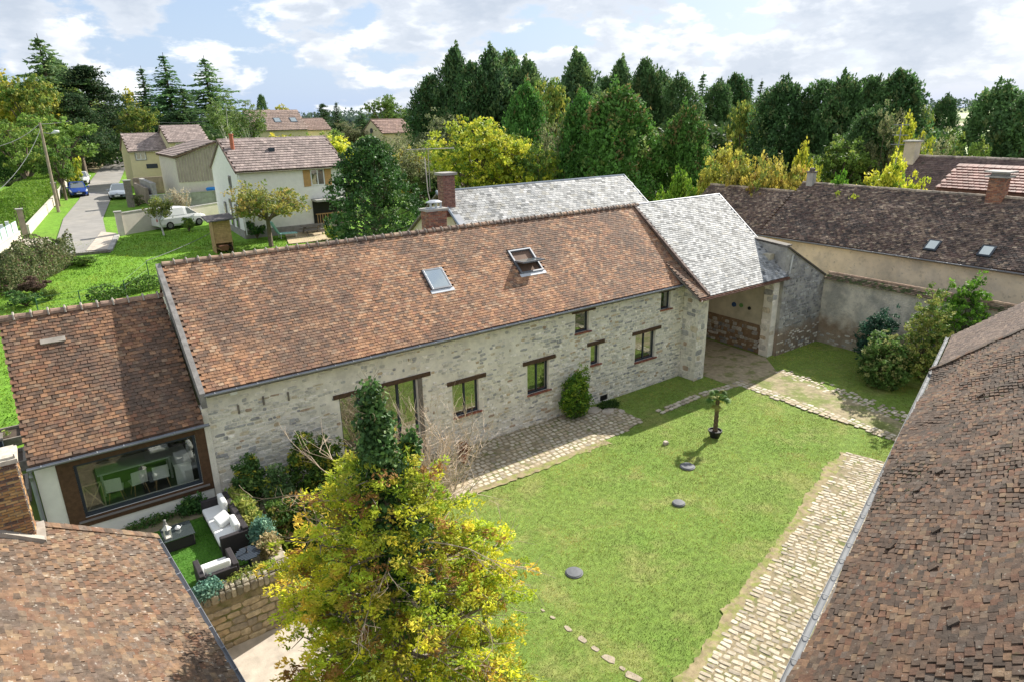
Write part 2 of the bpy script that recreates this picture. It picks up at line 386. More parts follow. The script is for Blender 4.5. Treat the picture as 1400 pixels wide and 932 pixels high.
# ------------------------------------------------------------------ shared materials
M_tile = mat('clay_tile', attr=True, rough=.85, var=.3, nscale=6, bump=.5, bscale=60, stain=[(.42, .50, .58, (.12, .088, .07), .5), (1.1, .54, .62, (.11, .08, .065), .4), (3.2, .56, .66, (.12, .085, .065), .4), (1.6, .57, .72, (.09, .065, .055), .55), (9, .66, .74, (.46, .44, .38), .4)])
M_tile_old = mat('weathered_clay_tile', attr=True, rough=.95, var=.35, nscale=9, bump=.8, bscale=45, stain=[(1.1, .52, .66, (.055, .048, .04), .6), (11, .62, .70, (.40, .38, .32), .55), (2.3, .64, .75, (.07, .085, .03), .5)])
M_tile_dark = mat('dark_mossy_tile', attr=True, rough=.95, var=.4, nscale=7, bump=.6, bscale=30, stain=[(.9, .5, .66, (.04, .032, .03), .5), (13, .64, .72, (.38, .33, .27), .5), (2.1, .6, .72, (.05, .075, .02), .4)])
M_slate = mat('weathered_slate', attr=True, rough=.7, spec=.25, var=.22, nscale=4, bump=.3, bscale=50, stain=[(1.2, .50, .64, (.14, .14, .13), .6), (9, .58, .68, (.10, .095, .07), .7)])
M_stone = mat('limestone_rubble', attr=True, rough=.95, var=.28, nscale=9, bump=.7, bscale=40, stain=[(3, .6, .75, (.16, .15, .13), .5)])
M_mortar = mat('lime_mortar', (.80, .745, .65), rough=.98, var=.16, nscale=3, bump=.6, bscale=35, dist=.03, stain=[(.7, .55, .75, (.36, .33, .28), .35), (8, .62, .7, (.36, .33, .29), .35)])
M_cob = mat('cobble_stone', attr=True, rough=.85, var=.22, nscale=14, bump=.4, bscale=60)
M_render = mat('white_render', (.82, .80, .74), rough=.95, var=.06, bump=.25, bscale=60)
M_cream = mat('cream_aged_render', (.74, .62, .45), rough=.95, var=.14, nscale=1.2, bump=.4, bscale=25, stain=[(.8, .50, .60, (.72, .62, .48), .6), (2.5, .56, .68, (.42, .35, .25), .6), (6, .60, .68, (.33, .28, .21), .6), (.5, .5, .62, (.48, .42, .33), .6)])
M_grey_render = mat('grey_stained_render', (.44, .42, .38), rough=.97, var=.2, nscale=2, bump=1., bscale=14, dist=.05, stain=[(1.3, .45, .62, (.25, .245, .24), .75), (5, .60, .70, (.58, .55, .48), .6)], band=[(1.0, 1.7, (.28, .19, .12), .75)])
M_oldren = mat('old_courtyard_render', (.70, .64, .53), rough=.97, var=.2, nscale=2, bump=1., bscale=12, dist=.05, stain=[(.9, .44, .60, (.34, .33, .30), .7), (5, .58, .70, (.38, .35, .30), .7), (14, .60, .70, (.2, .17, .13), .5)], band=[(.9, 1.7, (.26, .17, .10), .85), (.1, .8, (.42, .37, .29), .7)])
M_brownren = mat('damp_brown_render', (.23, .155, .095), rough=.97, var=.3, nscale=3, bump=.9, bscale=16, dist=.03, stain=[(7, .6, .68, (.5, .46, .38), .7)])
M_oak = mat('dark_oak', (.085, .05, .03), rough=.8, var=.35, nscale=14, bump=.6, bscale=50)
M_timber = mat('brown_timber', (.10, .055, .03), rough=.7, var=.3, nscale=8, bump=.3, bscale=40)
M_frame = mat('anthracite_frame', (.035, .045, .06), rough=.45, var=.05)
M_brick = mat('red_brick', attr=True, rough=.9, var=.3, nscale=12, bump=.6, bscale=50)
M_zinc = mat('zinc_gutter', (.25, .26, .28), rough=.5, metal=.2, var=.15)
M_white = mat('white_paint', (.78, .78, .76), rough=.6, var=.05)
M_dark = mat('interior_shade_paint', (.03, .03, .028), rough=.9, var=.2)  # near-black paint standing for the shade inside openings
M_conc = mat('grey_concrete', (.36, .345, .32), rough=.95, var=.22, nscale=2, bump=.5, bscale=20, stain=[(1.2, .52, .66, (.2, .19, .17), .6)])
M_wood = mat('pale_wood', (.42, .27, .13), rough=.8, var=.25, nscale=6, bump=.3, bscale=40)
M_greywood = mat('grey_wood', (.19, .165, .14), rough=.9, var=.3, nscale=8, bump=.4, bscale=40)
M_black = mat('black_plastic', (.02, .02, .022), rough=.5, var=.1)
M_bark = mat('bark', (.14, .11, .08), rough=.95, var=.35, nscale=8, bump=.9, bscale=25)
M_glass = glass_mat('window_glass', (.015, .018, .014), .32)
M_sglass = glass_mat('skylight_glass', (.16, .19, .2), .5, rough=.06)
M_bigglass = glass_mat('picture_window_glass', (.02, .03, .02), .075, .90)
PAL_MAIN = [(.47, .255, .145), (.54, .325, .20), (.39, .215, .13), (.29, .17, .12), (.20, .135, .105), (.44, .31, .22), (.34, .165, .105), (.56, .40, .28), (.14, .105, .085)]
def soften(pal, k, f=1.):
    p = np.array(pal); m_ = p.mean(0); return [tuple((q*(1-k)+m_*k)*f) for q in p]
PAL_MAIN = [(q[0]*.83, q[1]*.80, q[2]*.74) for q in soften(PAL_MAIN, .25)]
def pick_main(x, y):
    d = fbm(x*.42+2, y*.35+5); e = fbm(x*1.6, y*.9+40)
    w = np.array([5, 3.6, 4, 2.4, 1.3, 2.2, 1.6, 1.2, .5])
    if d > .53: w = w*np.array([.5, .35, 1, 2.3, 3.2, 1, 1, .4, 2.6])
    if e > .60: w = w*np.array([.5, .4, 1, 2.4, 3, .8, 1, .5, 2.5])
    if y < .55: w = w*np.array([1.6, .5, 1.6, 1.3, .6, .4, 3, .3, .6])
    return random.choices(range(9), w)[0]
PAL_OLD = [(.33, .20, .13), (.24, .16, .115), (.17, .125, .10), (.115, .09, .075), (.40, .25, .15), (.30, .24, .18), (.075, .065, .058), (.22, .19, .17), (.46, .34, .22), (.27, .13, .08)]
PAL_OLD = soften(PAL_OLD, .30)
STN = [(.62, .575, .48), (.53, .495, .43), (.70, .65, .55), (.40, .385, .355), (.56, .48, .35), (.46, .36, .24), (.31, .30, .285), (.78, .71, .62), (.42, .31, .22)]
STN = [(min(.85, c[0]*1.10), min(.85, c[1]*1.11), min(.85, c[2]*1.15)) for c in STN]
def pick_stone(x, z): return random.choices(range(9), [5, 5, 4, 3.4 if fbm(x*.5, z*.7) > .5 else 1, 1.8, .7, 1.8 if fbm(x*.5, z*.7) > .5 else .5, 3, .35])[0]

# ================================================================== GROUND
M_lawn = mat('courtyard_grass', (.20, .29, .055), rough=.95, var=.30, nscale=5, bump=1., bscale=55, dist=.04, stain=[(.22, .47, .58, (.17, .28, .045), .7), (.6, .52, .64, (.33, .32, .11), .6), (1.4, .58, .70, (.12, .19, .03), .6), (3.5, .62, .72, (.25, .21, .09), .6), (30, .55, .7, (.23, .27, .08), .5)])
M_back = mat('back_grass', (.15, .30, .025), rough=.95, var=.25, nscale=3, bump=.8, bscale=25, dist=.06, stain=[(.25, .50, .65, (.16, .25, .03), .6), (1.2, .57, .70, (.065, .155, .015), .55)])
M_rough = mat('countryside_grass', (.12, .17, .035), rough=.95, var=.25, nscale=.05, stain=[(.02, .48, .55, (.25, .22, .10), .8), (.05, .52, .62, (.09, .17, .03), .7)])
M_asph = mat('worn_asphalt', (.27, .255, .235), rough=.9, var=.12, nscale=.9, bump=.3, bscale=30, stain=[(.4, .5, .65, (.34, .31, .27), .6)])
M_dirt = mat('sandy_dirt', (.38, .31, .20), rough=.97, var=.22, nscale=5, bump=.7, bscale=30, stain=[(1.6, .50, .60, (.17, .19, .05), .75), (12, .58, .68, (.45, .38, .26), .6)])
M_joint = mat('mossy_joint_soil', (.27, .22, .14), rough=.97, var=.3, nscale=7, bump=.8, bscale=40, stain=[(2.2, .50, .62, (.13, .16, .04), .7)])
M_pave = mat('pale_paving', (.46, .40, .33), rough=.95, var=.2, nscale=3, bump=.4, bscale=25)
def grid_sheet(name, xs, ys, zf, m, kind='structure', keep=None, off=0.):
    X, Y = np.meshgrid(xs, ys); Z = zf(X, Y)+off; V = np.stack([X.ravel(), Y.ravel(), Z.ravel()], 1); nx = len(xs); F = []
    for j in range(len(ys)-1):
        for i in range(nx-1):
            if keep and not keep((xs[i]+xs[i+1])/2, (ys[j]+ys[j+1])/2): continue
            F += [j*nx+i, j*nx+i+1, (j+1)*nx+i+1, (j+1)*nx+i]
    me = mesh_np(name, V, F, [4]*(len(F)//4), m, smooth=True); o = link(name, me); o['kind'] = kind; return o
def ar(*a): return np.unique(np.concatenate([np.arange(*q) for q in a]))
gx = ar((-3000, -300, 300.), (-300, -40, 20.), (-40, -4, 2.), (-4, 60, .8), (60, 300, 12.), (300, 3301, 300.))
gy = ar((-300, -20, 40.), (-20, 10, 3.), (10, 32, .7), (32, 120, 2.), (120, 400, 20.), (400, 3601, 320.))
inlawn = lambda x, y: True
grid_sheet('countryside_ground', gx, gy, terr, M_rough)
bx = ar((-26, 0, 1.), (0, 48, 1.)); by = ar((14, 30, .8), (30, 126, 2.))
grid_sheet('back_lawn', bx, by, terr, M_back, off=.03, keep=lambda x, y: terr(x, y) > 1.2 and not (x > 30 and y < 24))
cx = np.arange(-2, 36.01, .5); cy = np.arange(-6, 24.01, .5)
grid_sheet('courtyard_lawn', cx, cy, lambda x, y: 0.02*np.sin(x*.7)*np.sin(y*.6)-.35*(1-sst(x, 3.4, 6.5))*sst(y, 8, 12), M_lawn)
def poly_sheet(name, pts, m, z=None, dz=.0, kind='structure', sub=0):
    b = MB()
    if z is not None: pts = [(p[0], p[1], z) for p in pts]
    b.poly(pts); o = b.build(name, m, fix=False); o['kind'] = kind
    return o
# road: centre line with width, draped on the terrain
def ribbon(name, Lp, Rp, m, off, kind='structure', n=10):
    V = []; F = []; L2 = []; R2 = []
    for i in range(len(Lp)-1):
        for k in range(n):
            t = k/n; L2.append(np.array(Lp[i])*(1-t)+np.array(Lp[i+1])*t); R2.append(np.array(Rp[i])*(1-t)+np.array(Rp[i+1])*t)
    L2.append(np.array(Lp[-1])); R2.append(np.array(Rp[-1]))
    w = 5
    for a, c in zip(L2, R2):
        for k in range(w+1):
            p = a*(1-k/w)+c*k/w; V.append((p[0], p[1], float(terr(p[0], p[1]))+off))
    for i in range(len(L2)-1):
        for k in range(w): q = i*(w+1)+k; F += [q, q+1, q+w+2, q+w+1]
    me = mesh_np(name, V, F, [4]*(len(F)//4), m, smooth=True); o = link(name, me); o['kind'] = kind; return o
rl = [(72, 349), (87, 301), (108, 275.6), (123, 250), (136, 233), (151, 220), (163, 213)]
rr = [(152, 347), (141, 301), (151, 275.6), (164, 250), (171, 233), (176, 220), (176, 213)]
ribbon('road', [gp(*p) for p in rl], [gp(*p) for p in rr], M_asph, .10)
apL = [gp(28, 330), gp(66, 326)]; apR = [gp(40, 340), gp(78, 342)]
ribbon('driveway_apron', apL, apR, M_pave, .09, n=4)
ribbon('sandy_verge', [gp(108, 232), gp(128, 215), gp(150, 207)], [gp(132, 238), gp(146, 222), gp(160, 210)], M_dirt, .09, n=4)
ribbon('paved_forecourt', [gp(118, 346), gp(139, 320)], [gp(147, 344), gp(160, 322)], M_pave, .14, n=4)
# terrace
b = MB(); b.box((-1.2, 14.95, -.35), (3.32, 19.9, 1.10)); t = b.build('terrace_ground', M_joint); t['kind'] = 'structure'
M_turf = mat('artificial_turf', (.075, .19, .022), rough=.9, var=.2, nscale=20, bump=.8, bscale=120, dist=.02, stain=[(1.5, .5, .6, (.10, .22, .03), .6)])
b = MB(); b.box((.2, 15.5, 1.09), (2.4, 19.0, 1.125)); b.box((2.4, 16.0, 1.09), (3.0, 19.0, 1.127)); t = b.build('terrace_turf', M_turf); t['kind'] = 'structure'
poly_sheet('lower_paving', [(.6, 6), (4.4, 6), (4.2, 15), (.6, 15)], M_pave, z=-.31)
# cobbled strips -----------------------------------------------------------
PC = [(.50, .435, .33), (.42, .36, .27), (.56, .50, .395), (.33, .285, .22), (.46, .375, .26)]
def pc(x, z): return random.choices(range(5), [4, 3, 3, 1.5, 2])[0]
def quad_in(P):
    P = [np.array(p[:2]) for p in P]
    def f(x, y):
        s_ = [np.cross(P[(i+1) % len(P)]-P[i], np.array([x, y])-P[i]) for i in range(len(P))]
        return all(v > 0 for v in s_) or all(v < 0 for v in s_)
    return f
PA = [(7.5, 17.0), (17.6, 17.05), (18.9, 17.35), (19.0, 19.3), (17.4, 19.78), (7.5, 19.78)]
def cobbles(root, o, u, v, lu, lv, inside, row, ln, z=0.0, fill=.97, name='cobble', nparts=300, jit=.012, gap=.03):
    o, u, v = (np.array(q, float) for q in (o, u, v)); P = Pieces('cobble', M_cob, PC); y = 0; n = np.array((0, 0, 1.))
    if np.cross(u, v)[2] < 0: u, o = -u, o+u*lu
    while y < lv:
        h = random.uniform(*row); x = random.uniform(-.1, 0)
        while x < lu:
            w = random.uniform(*ln); c = o+u*(x+w/2)+v*(y+h/2)
            f = fill(x, y) if callable(fill) else fill
            if inside(c[0], c[1]) and random.random() < f:
                s_ = random.gauss(0, .06)
                P.add(c+np.array([random.gauss(0, jit), random.gauss(0, jit), z-.015]), u*(w-gap)*random.uniform(.85, 1)+v*s_*w, v*(h-gap)*random.uniform(.85, 1)-u*s_*h, n*random.uniform(.020, .030), pc(0, 0))
            x += w
        y += h
    P.finish(name, root, nparts, 9, stuff='cobble_field')
ca = poly_sheet('cobbled_path', PA, M_joint, z=.026)
cobbles(ca, (7.5, 17.0, .022), (1, 0, 0), (0, 1, 0), 11.6, 2.8, quad_in(PA), (.215, .235), (.20, .28), jit=.008, gap=.035)
ub = np.array([.9626, .2709, 0]); nb = np.array([.2709, -.9626, 0])
ob = np.array([9.94, 7.29, 0])-ub*7
PB = [ob+nb*.16, ob+ub*20.4+nb*.16, ob+ub*20.5+nb*2.9, ob+nb*2.9]
cb_ = poly_sheet('cobbled_strip', PB, M_joint, z=.024)
M_bare = mat('bare_soil_edge', (.30, .24, .14), rough=.97, var=.3, nscale=5, bump=.8, bscale=35, stain=[(3, .46, .58, (.22, .25, .06), .8)])
def ragged(name, a, c, w, z, seed):   # strip of worn soil with a ragged outer edge, w on the left of a->c
    a, c = np.array(a[:2], float), np.array(c[:2], float); d = c-a; Ln = np.linalg.norm(d); d /= Ln; s_ = np.array([-d[1], d[0]]); k = int(Ln/.12); rr_ = np.random.default_rng(seed); V = []; F = []
    for i in range(k+1):
        t = Ln*i/k; e = w*(.25+1.3*float(fbm(t*.7+seed, 1.5)))+rr_.normal()*.03; V += [tuple(a+d*t-s_*.12)+(z,), tuple(a+d*t+s_*max(e, .03))+(z,)]
        if i: q = 2*i; F += [q-2, q, q+1, q-1]
    me = mesh_np(name, V, F, [4]*(len(F)//4), M_bare); o = link(name, me); o['kind'] = 'structure'
ragged('worn_soil', (16.5, 17.02), (8.0, 17.02), .38, .0235, 3)
ragged('worn_soil', tuple(ob+nb*.16), tuple(ob+nb*.16+ub*20.3), .42, .0215, 8)
def fillB(x, y):
    e = 2.75-x; return .985-.5*(fbm(x*.8+4, y*.8) > .66)-.95*(e < .08+.75*fbm(y*.9+11, 2.5))
cobbles(cb_, ob+nb*.05+np.array([0, 0, .026]), nb, ub, 2.75, 20.3, quad_in([ob, ob+ub*20.4, ob+ub*20.5+nb*2.9, ob+nb*2.9]), (.145, .185), (.18, .33), fill=fillB, gap=.030, jit=.012)
# worn track from the gateway
PD = [(25.1, 6.5), (25.0, 18.0), (24.7, 26.0), (29.3, 26.0), (28.9, 17.4), (28.0, 12.7), (26.4, 6.5)]
tr = poly_sheet('gravel_track', [(24.8, 17.2), (24.9, 24.0), (29.4, 24.0), (29.3, 18.7), (28.0, 17.2)], M_dirt, z=.030)
M_track = mat('worn_track', (.30, .25, .15), rough=.97, var=.25, nscale=4, bump=.8, bscale=30, stain=[(.9, .45, .58, (.15, .19, .04), .85), (8, .58, .68, (.42, .36, .25), .6)])
tk = poly_sheet('track', [(25.3, 4.0), (25.2, 17.2), (28.4, 17.2), (27.5, 12.7), (26.8, 10.5), (26.2, 4.0)], M_track, z=.032)
cobbles(tk, (25.12, 4.5, .03), (1, 0, 0), (0, 1, 0), .45, 12.9, lambda x, y: True, (.2, .3), (.19, .26), nparts=140)
cobbles(tk, (26.9, 4.5, .03), (1, 0, 0), (0, 1, 0), 1.6, 12.6, lambda x, y: abs(x-(26.25+(y-4.5)*.15+.25)) < .55, (.15, .24), (.15, .28), fill=lambda x, y: .62, nparts=140)
# curved row of edging stones from the path towards the pillar
p0 = at(903, 565, Z=0); p1 = at(960, 541, Z=0); p2 = at(1012, 526, Z=0); ed = thing('stone_edging', 'broken line of pale edging stones curving across the lawn to the gateway pillar', 'stone edging', loc=(float(p0[0]), float(p0[1]), 0))
P = Pieces('cobble', M_cob, PC); prev = None
for (a, c) in ((p0, p1), (p1, p2)):
    Ln = np.linalg.norm(c-a); k = int(Ln/.27); d = (c-a)/Ln; s_ = np.array([-d[1], d[0], 0])
    for i in range(k):
        for off in (0, .19):
            if random.random() < .12: continue
            P.add(a+d*(i+.5)*.27+s_*(off+random.gauss(0, .02))+np.array([0, 0, .01]), d*.24, s_*.16, np.array([0, 0, .05]), pc(0, 0))
P.finish('edging_stone', ed, 300, 4)
# stepping stones
p0 = at(742, 834, Z=0); p1 = at(868, 926, Z=0); d = p1-p0; Ln = np.linalg.norm(d); d /= Ln; s_ = np.array([-d[1], d[0], 0])
for i, (t_, sz, lab) in enumerate([(.0, .16, 'tiny stone flush in the lawn starting the diagonal row near the conifer'), (.12, .2, 'small half sunk stone second from the conifer end of the diagonal row'), (.30, .3, 'flat pinkish stone third from the conifer end of the diagonal row'), (.46, .36, 'flat beige stone in the middle of the diagonal row in the lawn'), (.60, .3, 'narrow flat stone just below the middle of the diagonal row'), (.74, .46, 'largest flat beige stone of the diagonal row in the lawn'), (.88, .22, 'small round stone between the two largest slabs of the diagonal row'), (.98, .5, 'broad flat slab ending the diagonal lawn row nearest the camera')]):
    V, F = t_stone(i+3, .22, .93, .1); m_ = mesh_np('stepping_stone', V*np.array([sz*.72, sz*.42, .016]), [v for f in F for v in f], [len(f) for f in F], mat('sunk_stone', (.36, .30, .22), var=.25, nscale=8))
    p = p0+d*Ln*t_; o = link('stepping_stone', m_, loc=(p[0], p[1], .0), rot=(0, 0, math.atan2(d[1], d[0])+random.uniform(-.2, .2)))
    tag(o, lab, 'stepping stone', 'stones set in a diagonal row in the lawn')

# ================================================================== FARMHOUSE
FY = 19.8; FX0, FX1 = 3.2, 24.15; EZ, EY = 4.64, 19.52; RZ, RY = 7.72, 23.25
house = thing('farmhouse', 'long stone farmhouse with orange brown tiled roof and two skylights', 'house', (13.7, FY, 0))
wins = [ # x0,x1,z0,z1,lintel overhang, sashes, kind
 (11.42, 12.56, 1.36, 2.68, 2), (14.86, 15.94, 1.36, 2.66, 2), (17.32, 18.07, 3.42, 4.30, 1), (18.21, 18.70, 1.84, 2.74, 1), (20.88, 22.15, 1.35, 2.66, 2), (22.40, 23.04, 3.50, 4.34, 1)]
door = (7.15, 10.02, .12, 3.30)
vent = (18.83, 19.28, .02, .30)
holes = [tuple(w[:4]) for w in wins]+[door, vent]
b = MB(); hl = [(a-FX0, c-FX0, z0, z1) for a, c, z0, z1 in holes]
wall_mesh(b, (FX0, FY, 0), (1, 0, 0), (0, -1, 0), FX1-FX0, 4.60, .5, hl, -.5)
b.build('front_wall', M_mortar, house)
b = MB(); b.poly([(FX0, FY+.5, -.5), (FX0, 26.6, -.5), (FX0, 26.6, 4.6), (FX0, RY, RZ-.10), (FX0, FY+.5, 4.68)], .4, (-1, 0, 0)); b.build('gable_wall', M_mortar, house)
b = MB(); b.poly([(FX1, FY+.5, -.5), (FX1, 26.6, -.5), (FX1, 26.6, 4.6), (FX1, RY, RZ-.10), (FX1, FY+.5, 4.68)], .4, (1, 0, 0)); b.build('gable_wall', M_mortar, house)
b = MB(); b.box((FX0, 26.6, -.5), (FX1, 26.9, 4.6)); b.build('rear_wall', M_mortar, house)
b = MB(); b.box((FX0+.4, FY+.5, 2.95), (FX1-.4, 26.6, 3.1)); b.box((FX0+.4, FY+.5, -.1), (FX1-.4, 26.6, .02)); b.build('floor', mat('interior_floor', (.3, .25, .18), var=.1), house)
hs_ = []
def okh(x, z): return True
stone_wall(house, (FX0, FY, 0), (1, 0, 0), FX1-FX0, 4.5, M_stone, STN, pick_stone, ch=(.075, .145), cl=(.11, .34), dp=(.004, .03), gap=.024, holes=hl, jit=.03,
           fill=lambda x, z: .88 if (x < 3.2 or x > 12.5) and z < 4.0 else (.70 if z < 2.7 else .42))
# window units
def brick_row(root, x0, x1, y, z, name='sill_brick', axis=0):
    P = Pieces('brick', M_brick, [(.30, .105, .065), (.24, .085, .055), (.36, .15, .09), (.20, .08, .06)]); k = max(2, round((x1-x0)/.115)); w = (x1-x0)/k
    for i in range(k): P.add(np.array([x0+w*(i+.5), y, z]), np.array([w*.9, 0, 0]), np.array([0, .24, -.05]), np.array([0, .01, .055]), random.randrange(4))
    P.finish(name, root, 300, 1)
def lintel(root, x0, x1, z, y=FY, h=.17):
    b = MB(); b.box((x0, y-.045, z), (x1, y+.3, z+h)); b.build('lintel', M_oak, root, bevel=.012)
def unit(root, x0, x1, z0, z1, y, n=2, fw=.055, name='window', door_=False, glass=None):
    b = MB(); yy = y
    b.box((x0, yy, z0), (x0+fw, yy+.07, z1)); b.box((x1-fw, yy, z0), (x1, yy+.07, z1)); b.box((x0+fw, yy, z1-fw), (x1-fw, yy+.07, z1)); b.box((x0+fw, yy, z0), (x1-fw, yy+.07, z0+fw*1.3))
    for i in range(1, n):
        c = x0+(x1-x0)*i/n; b.box((c-fw*.6, yy-.004, z0+fw*1.3), (c+fw*.6, yy+.066, z1-fw))
    w = b.build(name, M_frame, root)
    for i in range(n):
        a = x0+(x1-x0)*i/n+fw; c = x0+(x1-x0)*(i+1)/n-fw; g = MB(); g.box((a-.01, yy+.03, z0+fw), (c+.01, yy+.045, z1-fw+.01)); g.build('pane', glass or M_glass, w, fix=True)
    return w
for i, (x0, x1, z0, z1, n) in enumerate(wins):
    unit(house, x0, x1, z0, z1, FY+.12, n)
    if i == 5: lintel(house, x0-.18, x1+.25, z1, h=.12)
    else: lintel(house, x0-(.22 if i != 2 else .18), x1+(.34 if i != 3 else .28), z1, h=.16 if i != 2 else .13)
    brick_row(house, x0-.03, x1+.12, FY+.03, z0-.045)
    for (xa, xb) in ((x0, x1),):
        b = MB(); b.box((x1-.001, FY+.002, z0), (x1+.001, FY+.12, z1)) 
lintel(house, 6.95, 10.55, 3.30, h=.15)
unit(house, 7.15, 10.02, .12, 3.30, FY+.14, 4, .07, 'glazed_door')
b = MB(); b.box((10.03, FY-.03, .1), (10.2, FY+.2, 3.28)); b.build('door_post', M_greywood, house)
b = MB(); b.box((vent[0], FY+.06, vent[2]), (vent[1], FY+.1, vent[3]));
for k in range(4): b.box((vent[0], FY+.02, .05+k*.065), (vent[1], FY+.06, .075+k*.065))
b.build('cellar_vent', M_black, house)
# old iron anchors and slit marks
for px_, py_ in ((360, 546), (394, 540), (326, 558)):
    q = at(px_, py_, Y=FY); b = MB(); b.box((q[0]-.03, FY-.05, q[2]-.16), (q[0]+.02, FY, q[2]+.12)); b.build('wall_anchor', M_greywood, house)
q = at(316, 534, Y=FY-.1); b = MB(); b.box((q[0]-.06, FY-.22, q[2]-.09), (q[0]+.14, FY-.04, q[2]+.10)); b.build('wall_lamp', M_white, house)
# roof
sl = math.atan2(RZ-EZ, RY-EY); vdir = (0, math.cos(sl), math.sin(sl)); nrm = (0, -math.sin(sl), math.cos(sl)); LV = math.hypot(RZ-EZ, RY-EY)
b = MB(); up = .07
b.hexa([(FX0-.05, EY+.02, EZ-up-.02), (FX1+.1, EY+.02, EZ-up-.02), (FX1+.1, RY, RZ-up-.02), (FX0-.05, RY, RZ-up-.02), (FX0-.05, EY+.02, EZ-.01), (FX1+.1, EY+.02, EZ-.01), (FX1+.1, RY, RZ-.01), (FX0-.05, RY, RZ-.01)])
b.hexa([(FX0-.05, RY+.001, RZ-.1), (FX1+.1, RY+.001, RZ-.1), (FX1+.1, 26.98, EZ-.1), (FX0-.05, 26.98, EZ-.1), (FX0-.05, RY+.001, RZ-.01), (FX1+.1, RY+.001, RZ-.01), (FX1+.1, 26.98, EZ-.01), (FX0-.05, 26.98, EZ-.01)])
roof = b.build('roof', mat('roof_batten', (.16, .10, .07), var=.2), house)
def slope_uv(x, z): return x-(FX0-.05), (z-EZ)/math.sin(sl)
SK = [(11.50, 12.34, 5.93, 6.54), (15.56, 16.70, 5.94, 6.72)]
SKuv = [(a-(FX0-.05)-.06, c-(FX0-.05)+.06, (z0-EZ)/math.sin(sl)-.10, (z1-EZ)/math.sin(sl)+.06) for a, c, z0, z1 in SK]
skip = lambda x, y: any(a < x < c and d_ < y < e for a, c, d_, e in SKuv)
tile_roof(roof, (FX0-.05, EY, EZ), (1, 0, 0), FX1-FX0+.15, vdir, LV, M_tile, PAL_MAIN, pick_main, tw=.165, ex=.108, th=.016, sag=.02, skip=skip, nparts=0)
ridge_tiles(roof, (FX0-.02, RY, RZ-.02), (FX1+.1, RY, RZ-.0), .12, .36, M_tile, [(.34, .22, .15), (.28, .19, .14), (.38, .27, .19), (.22, .16, .13)])
for i in range(58):
    x = FX0+.33+i*.36; b = MB(); b.tube([(x, RY-.135, RZ-.02), (x, RY-.1, RZ+.085), (x, RY, RZ+.135), (x, RY+.1, RZ+.085)], .022, 5); b.build('ridge_joint', mat('pale_mortar', (.36, .32, .27), var=.25), roof)
# left verge board
b = MB(); pts0 = np.array((FX0-.11, EY-.05, EZ-.20)); pts1 = np.array((FX0-.11, RY, RZ-.16))
b.hexa([(FX0-.20, EY-.1, EZ-.42), (FX0-.05, EY-.1, EZ-.42), (FX0-.05, RY, RZ-.36), (FX0-.20, RY, RZ-.36), (FX0-.20, EY-.1, EZ+.03), (FX0-.05, EY-.1, EZ+.03), (FX0-.05, RY, RZ+.05), (FX0-.20, RY, RZ+.05)])
b.build('verge_coping', mat('weathered_grey_verge', (.24, .225, .21), var=.3, nscale=5, bump=.4), roof)
def gutter(root, p, q, r=.07, name='gutter', m=None):
    p, q = np.array(p, float), np.array(q, float); d = q-p; ln = np.linalg.norm(d); d /= ln; s_ = np.cross(d, (0, 0, 1)); s_ /= np.linalg.norm(s_); V = []; F = []; n = 7
    for e in (p, q):
        for rr_ in (r, r*.86):
            for k in range(n): a = math.pi*k/(n-1); V.append(e+s_*rr_*math.cos(a)-np.array([0, 0, 1])*rr_*math.sin(a))
    for k in range(n-1):
        F += [(k, k+1, 2*n+k+1, 2*n+k), (n+k, 3*n+k, 3*n+k+1, n+k+1)]
    F += [(0, 2*n, 3*n, n), (n-1, 2*n-1, 4*n-1, 3*n-1)]
    for e in (0, 2*n): F += [(e+k, e+k+1, e+n+k+1, e+n+k) for k in range(n-1)]
    b = MB(); b.add(V, F); k = int(ln/.6)
    g = b.build(name, m or M_zinc, root, fix=False)
    b = MB()
    for i in range(k): c = p+d*(i+.5)*ln/k; b.obox(c+np.array([0, 0, .002]), d*.012, s_*r, np.array([0, 0, .004]))
    b.build('gutter_bracket', m or M_zinc, g); return g
gutter(roof, (FX0-.1, EY-.09, EZ-.03), (FX1+.05, EY-.09, EZ-.03))
b = MB(); b.box((FX0, EY-.02, EZ-.16), (FX1, EY+.02, EZ-.035)); b.box((FX0, EY+.02, EZ-.16), (FX1, FY+.01, EZ-.12)); b.build('fascia', M_greywood, roof)
b = MB(); b.tube([(24.09, EY-.1, EZ-.12), (24.09, EY-.1, EZ-.25), (24.05, FY-.12, EZ-.62), (24.05, FY-.12, 3.95)], .045, 8); b.build('downpipe_elbow', M_zinc, house)
b = MB(); b.tube([(24.05, FY-.12, 3.95), (24.05, FY-.12, .25)], .062, 8); b.tube([(24.05, FY-.12, 3.98), (24.05, FY-.12, 3.90)], .085, 8); b.tube([(24.05, FY-.12, .25), (24.05, FY-.22, .04)], .05, 8); b.build('downpipe', mat('beige_pvc', (.55, .47, .35), rough=.5, var=.05), house)
